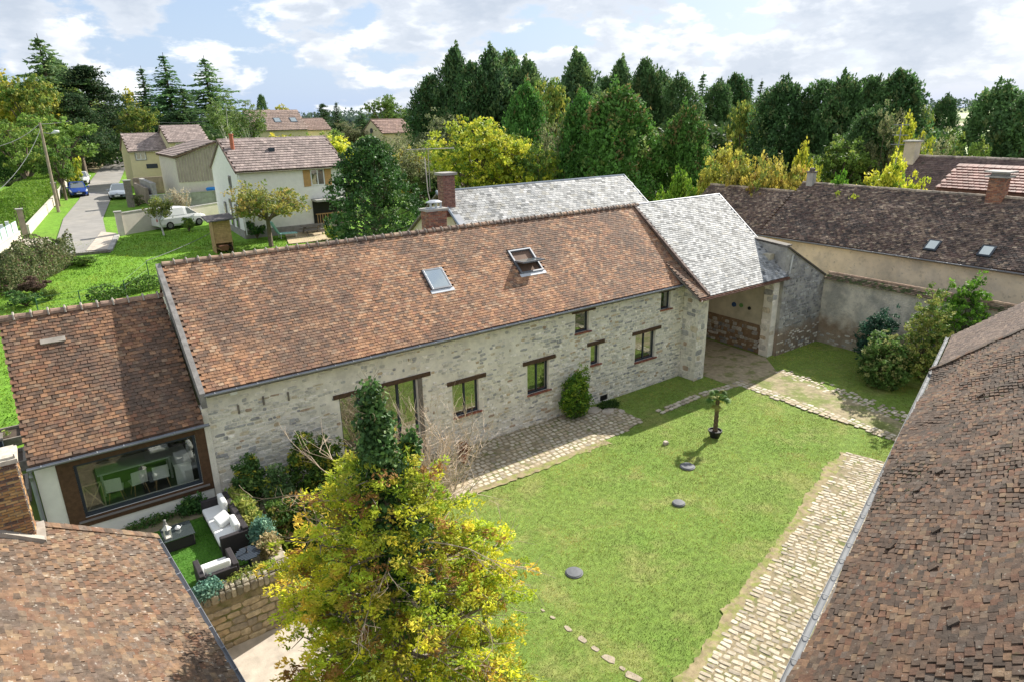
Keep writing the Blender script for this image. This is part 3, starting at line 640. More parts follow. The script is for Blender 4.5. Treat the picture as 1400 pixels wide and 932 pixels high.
# skylights
def on_roof(x, t, h):   # x, distance up the slope, height above the slope
    return np.array([x, EY, EZ])+np.array(vdir)*t+np.array(nrm)*h
def skylight(x0, x1, z0, z1, open_):
    t0 = (z0-EZ)/math.sin(sl); t1 = (z1-EZ)/math.sin(sl); fw = .075; up_ = np.array(vdir); nn_ = np.array(nrm); ux = np.array([1., 0, 0])
    b = MB()
    def bar(xa, xb, ta, tb, h0, h1): b.obox(on_roof((xa+xb)/2, (ta+tb)/2, (h0+h1)/2), ux*(xb-xa)/2, up_*(tb-ta)/2, nn_*(h1-h0)/2)
    bar(x0, x0+fw, t0, t1, -.05, .09); bar(x1-fw, x1, t0, t1, -.05, .09); bar(x0+fw, x1-fw, t1-fw, t1, -.05, .092); bar(x0+fw, x1-fw, t0, t0+fw, -.05, .088)
    s_ = b.build('skylight', mat('grey_aluminium', (.20, .21, .23), rough=.4, metal=.4, var=.05), roof, bevel=.008)
    f = MB(); f.obox(on_roof((x0+x1)/2, t0-.07, .035), ux*(x1-x0+.14)/2, up_*.075, nn_*.008); f.build('flashing', mat('pale_lead', (.55, .57, .6), rough=.4, var=.1), s_)
    if not open_:
        g = MB(); g.obox(on_roof((x0+x1)/2, (t0+t1)/2, .075), ux*((x1-x0)/2-fw), up_*((t1-t0)/2-fw), nn_*.006); g.build('pane', M_sglass, s_)
    else:
        g = MB(); g.obox(on_roof((x0+x1)/2, (t0+t1)/2+.1, -.06), ux*((x1-x0)/2-fw), up_*((t1-t0)/2-fw-.1), nn_*.006); g.build('room_shade_panel', M_dark, s_)  # flat dark panel painted for the unlit room below the sash
        g = MB(); g.obox(on_roof((x0+x1)/2, t1-.27, -.02), ux*((x1-x0)/2-fw), up_*.19, nn_*.006); g.build('blind', mat('pale_blind', (.6, .62, .6)), s_)
        ph = R_(34.5); tilt = np.array([0, -math.cos(ph*.0+.1), -math.sin(.1)])   # centre-pivot sash swung nearly level
        c = on_roof((x0+x1)/2, (t0+t1)/2+.02, .08); sx = ux*((x1-x0)/2-.03); sy = np.array([0, 1, -.06]); sy /= np.linalg.norm(sy); sn = np.cross(ux, sy); hl_ = (t1-t0)/2-.03
        f = MB()
        f.obox(c+sy*(hl_-.04), sx, sy*.04, sn*.03); f.obox(c-sy*(hl_-.04), sx, sy*.04, sn*.03); f.obox(c+ux*((x1-x0)/2-.07), ux*.04, sy*(hl_-.08), sn*.03); f.obox(c-ux*((x1-x0)/2-.07), ux*.04, sy*(hl_-.08), sn*.03)
        f = f.build('open_sash', mat('grey_aluminium'), s_); g = MB(); g.obox(c, ux*((x1-x0)/2-.1), sy*(hl_-.08), sn*.008); g.build('pane', M_sglass, f)
    return s_
skylight(*SK[0], False); skylight(*SK[1], True)
# front chimney (behind the ridge)
def brick_stack(root, x0, x1, y0, y1, z0, z1, pal, name='brick', bw=.22, bh=.07, nparts=300, m=None, core=(.32, .28, .22), cname='chimney'):
    b = MB(); b.box((x0+.015, y0+.015, z0), (x1-.015, y1-.015, z1)); c = b.build(cname, mat('chimney_mortar', core, var=.2, nscale=6), root)
    P = Pieces('brick', m or M_brick, pal)
    for (o, u, n, ln) in (((x0, y0), (1, 0), (0, -1), x1-x0), ((x1, y0), (0, 1), (1, 0), y1-y0), ((x0, y0), (0, 1), (-1, 0), y1-y0), ((x0, y1), (1, 0), (0, 1), x1-x0)):
        r = 0; z = z0
        while z+bh*.8 < z1:
            x = -(r % 2)*bw/2
            while x < ln-.03:
                a = max(x, 0); e = min(x+bw, ln)
                if e-a > .04:
                    cc = (a+e)/2; u3 = np.array([*u, 0.]); n3 = np.array([*n, 0.])
                    ax = u3*(e-a-.014); ay = np.array([0, 0, bh-.014])
                    if np.cross(ax, ay) @ n3 < 0: ax = -ax
                    P.add(np.array([o[0], o[1], z+bh/2])+u3*cc-n3*.018, ax, ay, n3*(.022+random.uniform(-.004, .006)), random.randrange(len(pal)))
                x += bw
            z += bh; r += 1
    P.finish(name, c, nparts, 3, stuff='brick_field'); return c
PBR = [(.34, .15, .09), (.27, .11, .075), (.40, .20, .12), (.20, .11, .085), (.30, .17, .12)]
ch = brick_stack(house, 13.12, 13.98, 24.0, 24.6, 6.6, 8.35, PBR)
b = MB(); b.box((13.05, 23.94, 8.35), (14.05, 24.66, 8.44)); b.build('chimney_cap', M_conc, ch)
b = MB(); b.box((13.3, 24.1, 8.44), (13.85, 24.5, 8.46))
for x in (13.34, 13.58, 13.80): b.box((x-.03, 24.12, 8.46), (x+.03, 24.2, 8.66))
b.lathe((13.58, 24.3, 8.66), [(.34, 0), (.34, .03), (.2, .09), (.02, .11)], 14, (1, .8)); b.build('cowl', mat('galvanised', (.5, .52, .55), rough=.4, metal=.5, var=.1), ch)

# ================================================================== ANNEX
AX0, AX1, AEZ, AEY, ARY, ARZ = -1.12, 3.0, 3.77, 19.5, 23.0, 6.80
annex = thing('annex', 'low rendered annex with brown tiled roof and one huge picture window', 'annex', (1, FY, 1.1))
b = MB(); H_ = [(-.28-AX0, 2.74-AX0, 1.76, 3.36)]; wall_mesh(b, (AX0, FY, 0), (1, 0, 0), (0, -1, 0), AX1-AX0, 3.66, .35, H_, .6); b.build('front_wall', M_render, annex)
b = MB(); b.poly([(AX0, FY+.35, .8), (AX0, 26.2, .8), (AX0, 26.2, 3.7), (AX0, ARY, ARZ-.08), (AX0, FY+.35, 3.9)], .35, (-1, 0, 0)); b.build('side_wall', M_render, annex)
b = MB(); b.box((AX0, 26.2, .8), (AX1, 26.5, 3.7)); b.build('rear_wall', M_render, annex)
b = MB(); b.box((AX0+.36, 23.2, 1.6), (AX1, 23.3, 4.2)); b.build('partition', mat('dark_partition', (.10, .095, .085)), annex)
b = MB(); b.box((AX0+.35, FY+.35, 1.5), (AX1, 26.2, 1.6)); b.build('floor', mat('dark_tile_floor', (.12, .11, .10), rough=.5, var=.1), annex)
b = MB(); b.box((-.66, FY-.035, 1.50), (-.28, FY-.002, 3.60)); b.box((2.74, FY-.035, 1.50), (3.02, FY-.002, 3.60)); b.box((-.28, FY-.035, 3.36), (2.74, FY-.002, 3.60)); b.box((-.28, FY-.035, 1.50), (2.74, FY-.002, 1.76)); b.build('timber_surround', M_timber, annex, bevel=.006)
b = MB(); b.box((-.45, FY-.10, 1.66), (2.9, FY-.036, 1.70)); b.build('window_ledge', mat('grey_ledge', (.22, .2, .19), var=.1), annex)
unit(annex, -.28, 2.74, 1.76, 3.36, FY+.03, 1, .07, 'picture_window', glass=M_bigglass)
asl = math.atan2(ARZ-AEZ, ARY-AEY); av = (0, math.cos(asl), math.sin(asl)); ALV = math.hypot(ARZ-AEZ, ARY-AEY)
b = MB()
b.hexa([(AX0-.06, AEY+.02, AEZ-.1), (AX1, AEY+.02, AEZ-.1), (AX1, ARY, ARZ-.1), (AX0-.06, ARY, ARZ-.1), (AX0-.06, AEY+.02, AEZ-.01), (AX1, AEY+.02, AEZ-.01), (AX1, ARY, ARZ-.01), (AX0-.06, ARY, ARZ-.01)])
b.hexa([(AX0-.06, ARY+.001, ARZ-.1), (AX1, ARY+.001, ARZ-.1), (AX1, 26.6, AEZ-.2), (AX0-.06, 26.6, AEZ-.2), (AX0-.06, ARY+.001, ARZ-.01), (AX1, ARY+.001, ARZ-.01), (AX1, 26.6, AEZ-.11), (AX0-.06, 26.6, AEZ-.11)])
aroof = b.build('roof', mat('roof_batten'), annex)
def pick_annex(x, y):
    w = np.array([3.2, 1.6, 4, 4, 2.4, 1.5, 2.4, .6, 1.4]); d = fbm(x*.7+12, y*.6+9)
    if d > .55: w = w*np.array([.4, .3, .8, 1.6, 3, .8, 1, .3, 3])
    return random.choices(range(9), w)[0]
PAL_ANX = [tuple(np.array(c)*f) for c, f in zip(PAL_MAIN, (.80, .70, .72, .68, .68, .65, .75, .62, .7))]
tile_roof(aroof, (AX0-.08, AEY, AEZ), (1, 0, 0), AX1-AX0+.1, av, ALV, M_tile, PAL_ANX, pick_annex, tw=.165, ex=.112, th=.02, sag=.02, nparts=0, jit=.014)
ridge_tiles(aroof, (AX0-.08, ARY, ARZ-.02), (AX1, ARY, ARZ-.02), .13, .40, M_tile, [(.36, .23, .16), (.30, .2, .15)])
for i in range(10):
    x = AX0+.3+i*.41; b = MB(); b.tube([(x, ARY-.14, ARZ-.03), (x, ARY-.1, ARZ+.09), (x, ARY, ARZ+.14), (x, ARY+.1, ARZ+.09)], .03, 5); b.build('ridge_joint', mat('pale_mortar'), aroof)
b = MB(); q = at(75, 463, Y=22.1); b.obox((-.05, 22.2, 6.17), (.30, 0, 0), (0, .06, .05), (0, -.03, .035)); b.build('loose_tile', mat('pale_mortar'), aroof)
gutter(aroof, (AX0-.12, AEY-.09, AEZ-.04), (AX1+.12, AEY-.09, AEZ-.04))
b = MB(); b.box((AX0, AEY-.02, AEZ-.15), (AX1, AEY+.015, AEZ-.045)); b.box((AX0, AEY+.015, AEZ-.15), (AX1, FY, AEZ-.11)); b.build('fascia', M_frame, aroof)
b = MB(); b.tube([(AX0-.05, AEY-.1, AEZ-.1), (AX0-.06, AEY-.08, AEZ-.25), (AX0-.07, FY-.08, AEZ-.5), (AX0-.07, FY-.08, 1.1)], .05, 8); b.build('downpipe', M_zinc, annex)
# quoin strip between annex and house
b = MB(); b.box((3.02, FY-.05, .6), (3.19, FY+.3, 4.1)); b.build('corner_pier', M_mortar, annex)
# furniture inside the annex
def chair(x, y, rz, lab, col=(.75, .75, .72)):
    t = thing('dining_chair', lab, 'chair', (x, y, 1.6), rz, 'white dining chairs behind the picture window'); m = mat('white_shell', col, rough=.4, var=.03); wd = M_wood
    c, s_ = math.cos(rz), math.sin(rz); T = lambda p: (x+c*p[0]-s_*p[1], y+s_*p[0]+c*p[1], 1.6+p[2])
    ux = np.array([c, s_, 0.]); uy = np.array([-s_, c, 0.])
    b = MB(); b.obox(T((0, 0, .45)), ux*.22, uy*.21, (0, 0, .022)); b.build('seat', m, t, bevel=.02)
    b = MB(); b.obox(T((0, .24, .68)), ux*.21, uy*.018+np.array([0, 0, .004]), np.array([0, 0, .20])+uy*.04); b.build('backrest', m, t, bevel=.015)
    for a, d in ((-.17, -.17), (.17, -.17), (-.17, .17), (.17, .17)): b = MB(); b.tube([T((a*.8, d*.8, .42)), T((a*1.2, d*1.2, 0))], .014, 5); b.build('leg', wd, t)
chair(.55, 20.5, 3.0, 'white shell chair at the left end of the dining table, behind the glass')
chair(1.15, 20.55, 3.3, 'white shell chair at the middle of the dining table, behind the glass')
chair(1.75, 20.5, 3.1, 'white shell chair at the right end of the dining table, behind the glass')
t = thing('dining_table', 'long white dining table behind the picture window of the annex', 'table', (1.2, 21.3, 1.6)); b = MB(); b.box((.2, 20.95, 2.31), (2.2, 21.8, 2.35)); b.build('tabletop', M_white, t, bevel=.01)
for a, d in ((.3, 21.05), (2.1, 21.05), (.3, 21.7), (2.1, 21.7)): b = MB(); b.box((a-.03, d-.03, 1.6), (a+.03, d+.03, 2.31)); b.build('leg', M_white, t)
t = thing('desk', 'white desk with a chair back in the right corner behind the picture window', 'desk', (2.4, 20.6, 1.6)); b = MB(); b.box((2.1, 20.3, 2.3), (2.6, 21.6, 2.34)); b.build('tabletop', M_white, t); b = MB(); b.box((2.12, 20.32, 1.6), (2.58, 20.36, 2.3)); b.build('side_panel', M_white, t)
t = thing('side_shelf', 'pale wooden criss-cross rack standing left of the dining table behind the glass', 'rack', (0, 20.5, 1.6)); b = MB()
for p, q in (((-.2, 20.4, 1.6), (.25, 20.4, 2.4)), ((.25, 20.4, 1.6), (-.2, 20.4, 2.4)), ((-.2, 20.4, 2.4), (.25, 20.4, 2.4)), ((-.2, 20.4, 1.6), (-.2, 20.4, 2.4)), ((.25, 20.4, 1.6), (.25, 20.4, 2.4))): b.tube([p, q], .02, 5)
b.build('frame', mat('beech', (.55, .45, .3)), t)

# ================================================================== GATEHOUSE (slate porch over the passage)
PEY, PEZ, PRY, PRZ = 18.42, 4.20, 23.28, 7.74
gate = thing('gatehouse', 'open gateway with pale lichen covered slate roof joined to the farmhouse', 'gatehouse', (26.8, 19.2, 0))
psl = math.atan2(PRZ-PEZ, PRY-PEY); pv = np.array((0, math.cos(psl), math.sin(psl))); PLV = math.hypot(PRZ-PEZ, PRY-PEY)
gx0, gx1 = 24.02, 30.0
b = MB(); b.hexa([(23.99, PEY, PEZ-.14), (gx1, PEY, PEZ-.14), (gx1+.45, PRY, PRZ-.14), (23.99, PRY, PRZ-.14), (23.99, PEY, PEZ-.012), (gx1, PEY, PEZ-.012), (gx1+.45, PRY, PRZ-.012), (23.99, PRY, PRZ-.012)])
b.hexa([(23.3, PEY, PEZ-.12), (23.98, PEY, PEZ-.12), (23.98, PEY+2.15, PEZ+1.2), (23.3, PEY+2.15, PEZ+1.2), (23.3, PEY, PEZ-.014), (23.98, PEY, PEZ-.014), (23.98, PEY+2.15, PEZ+1.306), (23.3, PEY+2.15, PEZ+1.306)])
b.poly([(23.985, PEY, PEZ-.1), (23.985, PEY, PEZ-.02), (23.985, PRY, PRZ-.02), (23.985, PRY, PRZ-.2), (23.985, 19.5, 4.5)], .1, (-1, 0, 0))
b.hexa([(24.0, PRY+.001, PRZ-.14), (gx1+.45, PRY+.001, PRZ-.14), (gx1+.4, 27.6, 4.4), (24., 27.6, 4.4), (24., PRY+.001, PRZ-.012), (gx1+.45, PRY+.001, PRZ-.012), (gx1+.4, 27.6, 4.52), (24., 27.6, 4.52)])
b = b.build('roof', M_greywood, gate); groof = b
PSL = [tuple(v*.82 for v in c) for c in [(.43, .43, .42), (.36, .365, .36), (.50, .50, .48), (.27, .28, .285), (.56, .55, .53), (.16, .165, .165), (.40, .385, .34)]]
def pick_slate(x, y): return random.choices(range(7), [5, 4, 5, 2.4, 3, 1.8 if fbm(x*.8, y*.8) < .5 else 5, 1.5])[0]
tile_roof(groof, (gx0, PEY-.03, PEZ), (1, 0, 0), gx1-gx0+.4, pv, PLV, M_slate, PSL, pick_slate, tw=.20, ex=.125, th=.018, sag=.02, name='slate', nparts=60, jit=.008, clipf=lambda x, y: x < gx1-gx0-.05+.45*y/PLV)
# narrow strip of brown tiles left of the slates
tile_roof(groof, (23.28, PEY-.03, PEZ+.01), (1, 0, 0), .68, np.array((0, 2.15, 1.32))/math.hypot(2.15, 1.32), 2.5, M_tile, PAL_ANX, lambda x, y: random.choice([3, 4, 5, 2]), tw=.165, ex=.11, th=.016, name='tile', nparts=0)
b = MB(); b.hexa([(gx0-.13, PEY-.03, PEZ-.02), (gx0+.0, PEY-.03, PEZ-.02), (gx0+.0, PRY, PRZ-.02), (gx0-.13, PRY, PRZ-.02), (gx0-.13, PEY-.03, PEZ+.10), (gx0+.0, PEY-.03, PEZ+.10), (gx0+.0, PRY, PRZ+.10), (gx0-.13, PRY, PRZ+.10)])
for i in range(13):
    c = np.array([gx0-.065, PEY, PEZ])+pv*(i+.5)*PLV/13+np.array([0, 0, .10]); b.obox(c, (.075, 0, 0), pv*.02, (0, 0, .03))
b.build('verge_tiles', mat('dark_verge', (.13, .09, .075), var=.3), groof)
b = MB(); b.tube([(gx0-.1, PRY, PRZ+.0), (gx1+.47, PRY, PRZ+.0)], .075, 8); b.build('ridge_cap', M_zinc, groof)
b = MB(); b.tube([(gx1+.47, PRY, PRZ+.02), (gx1+.28, PEY+1.9, PEZ+1.41)], .045, 6); b.build('verge_edge', M_zinc, groof)
b = MB(); b.box((23.3, PEY-.10, PEZ-.13), (gx1, PEY-.04, PEZ-.02)); b.build('eaves_board', mat('rusty_board', (.16, .075, .045), var=.3), groof)
gutter(groof, (23.3, PEY-.16, PEZ-.05), (gx1, PEY-.16, PEZ-.06), .06, m=mat('brown_gutter', (.14, .075, .05), rough=.5, var=.15))
# pillar and passage walls
def stone_box(root, x0, x1, y0, y1, z0, z1, faces, nm, mcore=None, ch=(.18, .3), cl=(.2, .45), nparts=60, palette=STN, fill=.96, dp=(.01, .035)):
    b = MB(); b.box((x0, y0, z0), (x1, y1, z1)); w = b.build(nm, mcore or M_mortar, root)
    for f in faces:
        o, u, n, ln = dict(f=((x0, y0, 0), (1, 0, 0), (0, -1, 0), x1-x0), r=((x1, y0, 0), (0, 1, 0), (1, 0, 0), y1-y0), l=((x0, y1, 0), (0, -1, 0), (-1, 0, 0), y1-y0))[f]
        stone_wall(w, o, u, ln, z1-.02, M_stone, palette, pick_stone, ch=ch, cl=cl, dp=dp, z0=z0, fill=fill, nparts=nparts, n=n)
    return w
stone_box(gate, 23.95, 24.62, 18.9, 19.78, -.1, 4.28, 'fl', 'pillar')
b = MB(); b.box((24.2, 19.79, -.1), (24.6, 27.2, 4.4)); b.build('passage_wall', M_oldren, gate)
w = MB(); w.box((29.62, 19.3, 1.5), (30.0, 27.2, 5.2)); w.build('passage_wall', mat('passage_render', (.50, .45, .34), var=.2, nscale=1.5, bump=.5, bscale=15), gate)
w = MB(); w.box((29.60, 19.3, -.1), (30.0, 27.2, 1.5)); w = w.build('passage_wall_base', M_brownren, gate)
stone_wall(w, (29.60, 27.2, 0), (0, -1, 0), 7.9, 1.45, M_stone, [tuple(np.array(c)*.55) for c in STN], pick_stone, ch=(.14, .24), cl=(.18, .4), nparts=60, fill=.6, n=(-1, 0, 0))
b = MB(); b.box((24.6, 27.0, -.1), (29.6, 27.3, 4.4)); b.build('end_wall', M_oldren, gate)
stone_box(gate, 29.50, 29.95, 18.78, 19.3, -.1, 4.15, 'fl', 'pier', ch=(.22, .38), cl=(.25, .5))
b = MB(); b.beam((24.2, 18.95, 4.2), (29.8, 18.95, 4.15), .18, .22)
for i in range(9): x = 24.9+i*.6; b.beam((x, PEY+.05, PEZ-.19), (x, PRY, PRZ-.22), .08, .1)
b.build('roof_timber', M_oak, gate)
for (y_, z_, r_, m_, lab, nm) in ((21.1, 2.25, .13, mat('blue_enamel', (.03, .07, .18), rough=.6, var=.05), 'dark blue disc hung on the wall inside the gateway, left of the green one', 'wall_disc'), (20.65, 2.3, .11, mat('green_enamel', (.13, .28, .09), rough=.6, var=.1), 'green patterned disc hung between the blue one and the dark one in the gateway', 'wall_disc'), (20.15, 2.25, .09, M_black, 'small dark disc on the gateway wall nearest the pier', 'wall_disc')):
    b = MB(); b.tube([(29.62, y_, z_), (29.57, y_, z_)], r_, 14); o = b.build(nm, m_); tag(o, lab, 'wall disc')
q = at(986, 438, X=29.55); b = MB()
for i in range(3): b.tube([(29.6, 23.0+i*.22, 2.1), (29.5, 23.0+i*.22, 2.1), (29.45, 23.05+i*.22, 1.85)], .05, 6)
tag(b.build('harness_hook', M_black), 'black hooks with hanging tackle on the shaded wall deep inside the gateway', 'hooks')

# ruined lean-to wall right of the gateway + boundary wall
ln_ = thing('lean_to_wall', 'grey rough stone wall with sloping top right of the gateway', 'wall', (31.8, 18.7, 0))
top = lambda x: 5.62-(x-30.05)*(5.62-3.62)/(33.9-30.05) if x > 30.05 else 5.62
b = MB(); b.poly([(29.96, 18.6, -.1), (33.75, 18.6, -.1), (33.75, 18.6, 3.66), (30.45, 18.6, 5.40), (29.96, 18.6, 5.62)], .45, (0, -1, 0)); b.build('upper_wall', M_grey_render, ln_)
stone_wall(ln_, (29.98, 18.6, 0), (1, 0, 0), 3.7, lambda x: top(x+29.98)-.15, M_stone, [(.36, .355, .34), (.29, .285, .28), (.44, .43, .40), (.24, .24, .235)], lambda x, z: random.randrange(4), ch=(.12, .22), cl=(.15, .34), dp=(.01, .045), gap=.04, z0=1.4, fill=.62, n=(0, -1, 0), nparts=150, minpx=7)
stone_wall(ln_, (29.98, 18.583, 0), (1, 0, 0), 3.7, 1.15, M_stone, STN, pick_stone, ch=(.1, .18), cl=(.12, .3), dp=(.004, .02), gap=.03, z0=0, fill=.40, n=(0, -1, 0), nparts=60, minpx=7)
b = MB(); b.hexa([(30.06, 19.05, 3.4), (30.45, 19.05, 3.4), (30.45, 22.2, 3.4), (30.06, 22.2, 3.4), (30.06, 19.05, 5.60), (30.45, 19.05, 5.60), (30.45, 22.2, 5.85), (30.06, 22.2, 5.85)]); b.build('side_wall', M_grey_render, ln_)
b = MB(); b.beam((29.93, 18.80, 5.66), (33.8, 18.80, 3.66), .6, .07); b.beam((30.25, 18.7, 5.66), (30.25, 22.2, 5.92), .5, .06); b.build('coping', mat('dark_coping', (.12, .105, .09), var=.3), ln_)
b = MB(); b.tube([(30.42, 18.55, 5.2), (30.30, 18.55, 4.25)], .045, 6); b.build('vent_pipe', mat('white_pvc', (.6, .6, .57)), ln_)
bw = thing('boundary_wall', 'long stained courtyard wall topped by a mossy tile coping', 'wall', (33.9, 12, 0))
b = MB(); b.box((33.70, -6, -.1), (34.15, 18.6, 3.5)); b.build('wall_face', M_oldren, bw)
stone_wall(bw, (33.70, 18.5, 0), (0, -1, 0), 14, .75, M_stone, [tuple(np.array(c)*.75) for c in STN], pick_stone, ch=(.1, .18), cl=(.12, .3), dp=(.01, .03), gap=.03, z0=0, fill=.28, n=(-1, 0, 0), nparts=60, minpx=7)
tile_roof(bw, (33.48, 18.5, 3.52), (0, -1, 0), 24, (.80, 0, .6), .42, M_tile_dark, [(.10, .085, .05), (.16, .11, .07), (.07, .085, .03), (.2, .15, .1)], lambda x, y: random.randrange(4), tw=.17, ex=.10, th=.03, sag=.01, name='coping_tile', nparts=0)
tile_roof(bw, (34.38, -5.5, 3.52), (0, 1, 0), 24, (-.80, 0, .6), .42, M_tile_dark, [(.30, .2, .14), (.24, .17, .12)], lambda x, y: random.randrange(2), tw=.17, ex=.10, th=.03, name='coping_tile', nparts=0)
ridge_tiles(bw, (33.93, 18.5, 3.80), (33.93, -5, 3.80), .10, .4, M_tile_dark, [(.42, .30, .21), (.34, .23, .16)], name='coping_ridge_tile')
# ================================================================== NEAR LEFT OUTBUILDING
lb = thing('tiled_outbuilding', 'lichen speckled tiled outbuilding in the near left corner with tall brick chimney', 'outbuilding', (-1.5, 10, -.3))
ea = np.array([.88, 14.69, 3.51]); eb = np.array([1.32, 9.76, 3.24]); lu_ = (eb-ea)/np.linalg.norm(eb-ea); lv_ = np.array([-1, 0, .63]); lv_ = lv_-lu_*(lv_@lu_); lv_ /= np.linalg.norm(lv_)
ln2 = np.cross(lv_, lu_); ln2 = ln2 if ln2[2] > 0 else -ln2
LL = 10.5; LW = 5.2
b = MB(); c = ea+lu_*LL/2+lv_*LW/2-ln2*.09; b.obox(c, lu_*LL/2, lv_*LW/2, ln2*.06); lroof = b.build('roof', mat('roof_batten'), lb)
def pick_old(x, y):
    d = fbm(x*.6+31, y*.6+11); w = np.array([3, 3, 2.4, 1.3, 2.6, 2.4, .8, 1.2, 1.5, 1.6])
    if d > .55: w = w*np.array([.6, 1, 1.8, 2.4, .6, .8, 3, 1.2, .5, 1])
    return random.choices(range(10), w)[0]
PAL_L = [(q[0]*.56, q[1]*.53, q[2]*.49) for q in soften(PAL_OLD, .22)]
M_tileL = mat('lichen_clay_tile', attr=True, rough=.95, var=.35, nscale=9, bump=.9, bscale=40, stain=[(1.3, .50, .64, (.10, .08, .065), .5), (5, .56, .66, (.16, .12, .10), .5), (7, .60, .67, (.50, .45, .38), .5), (16, .62, .70, (.52, .49, .42), .5)])
tile_roof(lroof, ea, lu_, LL, lv_, LW, M_tileL, PAL_L, pick_old, tw=.165, ex=.105, th=.017, sag=.05, kind='oldslab', nparts=300, jit=.016, minpx=9.5)
b = MB(); P = Pieces('oldslab', M_tileL, PAL_L)
for i in range(44):   # verge course
    P.add(ea+lv_*(i*.12)+lu_*-.02+ln2*.03, lv_*.16, lu_*.2, ln2*.03, random.randrange(10))
P.finish('verge_tile', lroof, 44, 5)
gutter(lroof, ea-lv_*.08+lu_*-.05-ln2*.03, ea+lu_*LL-lv_*.08-ln2*.03, .065)
b = MB(); b.box((-3.6, 4.4, -.35), (.62, 14.45, 3.3)); b.build('wall', M_oldren, lb)
PBL = [(.42, .25, .10), (.34, .19, .085), (.20, .11, .07), (.47, .31, .14), (.14, .09, .07), (.38, .20, .10)]
cl_ = brick_stack(lb, -2.1, -1.0, 13.80, 14.35, 4.0, 6.32, PBL, bw=.20, bh=.055, core=(.13, .10, .08))
b = MB(); b.box((-2.16, 13.75, 6.32), (-.96, 14.4, 6.40)); b.box((-2.1, 13.80, 6.40), (-1.0, 14.35, 6.44)); b.build('chimney_cap', mat('lichened_cap', (.5, .45, .37), var=.3, nscale=8, bump=.5, bscale=30), cl_)
b = MB(); b.beam((-2.2, 13.74, 5.53), (-.9, 13.74, 4.68), .14, .12, up=(0, 0, 1)); b.beam((-.93, 13.72, 4.68), (-.93, 14.4, 4.70), .13, .12); b.build('mortar_skirt', mat('pale_mortar'), cl_)
b = MB()
for z in np.arange(4.9, 6.3, .23): b.box((-1.005, 13.79, z), (-.985, 13.81, z+.2))
b.build('corner_mortar', mat('pale_mortar'), cl_)

# ================================================================== NEAR RIGHT BARNS
bd = np.array([.9578, .2875, 0]); bn = np.array([.2875, -.9578, 0]); ba = np.array([22.73, 8.47, 4.0]); bs = R_(40); bv = bn*math.cos(bs)+np.array([0, 0, math.sin(bs)])
barn = thing('barn', 'long barn in the near right with rough weathered mossy roof tiles', 'barn', (14, 3, 0), math.atan2(bd[1], bd[0]))
BL = 21.5; BW = 6.6
st_ = ba-bd*BL
bnn = np.cross(bd, bv); bnn = bnn if bnn[2] > 0 else -bnn
b = MB(); b.obox(st_+bd*BL/2+bv*BW/2-bnn*.14, bd*BL/2, bv*BW/2, bnn*.08); broof = b.build('roof', mat('roof_batten'), barn)
def pick_barn(x, y):
    d = fbm(x*.33+7, y*.8+21); e = fbm(x*1.3+70, y*1.1)
    w = np.array([2.4, 2.6, 2.8, 2.2, 1.4, 1.0, 1.5, 1.1, .6, 1.9])
    if d > .5: w = w*np.array([.5, 1, 1.6, 2.6, .3, .7, 3.4, 1.2, .3, .6])
    if e > .62: w = w*np.array([1.5, .8, .5, .4, 2.6, 1.4, .4, 1.2, 2.6, 1.3])
    return random.choices(range(10), w)[0]
BX = lambda x, y: x > 3.2
PAL_B = [(q[0]*.45, q[1]*.42, q[2]*.395) for q in soften(PAL_OLD, .10)]
tile_roof(broof, st_, bd, BL, bv, BW, M_tile_old, PAL_B, pick_barn, tw=.165, ex=.108, th=.036, sag=.14, kind='oldslab', nparts=300, jit=.022, clipf=lambda x, y: True)
P = Pieces('oldslab', M_tile_old, PAL_B)
for i in range(50):
    P.add(ba+bd*.03+bv*(i*.135)+bnn*(.05+.13*(fbm(BL*.45+3, i*.135*.6+1)-.5)*2), bv*.16, -bd*.22, bnn*.045, random.randrange(10))
P.finish('verge_tile', broof, 60, 5)
P = Pieces('oldslab', M_tile_old, PAL_B)   # slipped and stacked loose tiles in the valleys
for i in range(26):
    x = random.uniform(4, BL-.5); y = random.uniform(.4, 5); a_ = random.uniform(-.5, .5)
    P.add(st_+bd*x+bv*y+bnn*(.05+.13*(fbm(x*.45+3, y*.6+1)-.5)*2+.02), bd*.16*math.cos(a_)+bv*.16*math.sin(a_), bv*.15*math.cos(a_)-bd*.15*math.sin(a_)+bnn*.03, bnn*.025, random.choice([3, 6, 2, 7]))
P.finish('slipped_tile', broof, 60, 5)
Pm = Pieces('cobble', mat('dark_moss', attr=True, rough=1, var=.4, nscale=20, bump=1., bscale=60), [(.055, .05, .035), (.075, .07, .035), (.04, .038, .03)])
for i in range(5200):
    x = random.uniform(2, BL-.1); y = random.uniform(.05, BW-.1)
    if fbm(x*.5+17, y*1.0+3)+.25*fbm(x*4, y*4) < .68 and random.random() > .05: continue
    w_ = random.uniform(.03, .085); Pm.add(st_+bd*x+bv*y+bnn*(.045+.14*(fbm(x*.45+3, y*.6+1)-.5)*2), bd*w_, bv*w_*random.uniform(.5, 1), bnn*w_*.35, random.randrange(3))
Pm.finish('moss', broof, 0)
M_gut_pale = mat('pale_metal_gutter', (.22, .225, .23), rough=.8, metal=0, var=.15)
gutter(broof, st_-bn*.09-np.array([0, 0, .05]), ba-bn*.09-np.array([0, 0, .05]), .06, m=M_gut_pale)
b = MB(); b.obox(st_+bd*BL/2+bn*3.6+np.array([0, 0, -2.15]), bd*(BL/2-.2), bn*3.3, (0, 0, 1.9)); b.build('wall', M_oldren, barn)
b = MB(); b.obox(st_+bd*BL/2-bn*.0+np.array([0, 0, -.16]), bd*BL/2, bn*.02, (0, 0, .09)); b.build('eaves_board', M_greywood, broof)
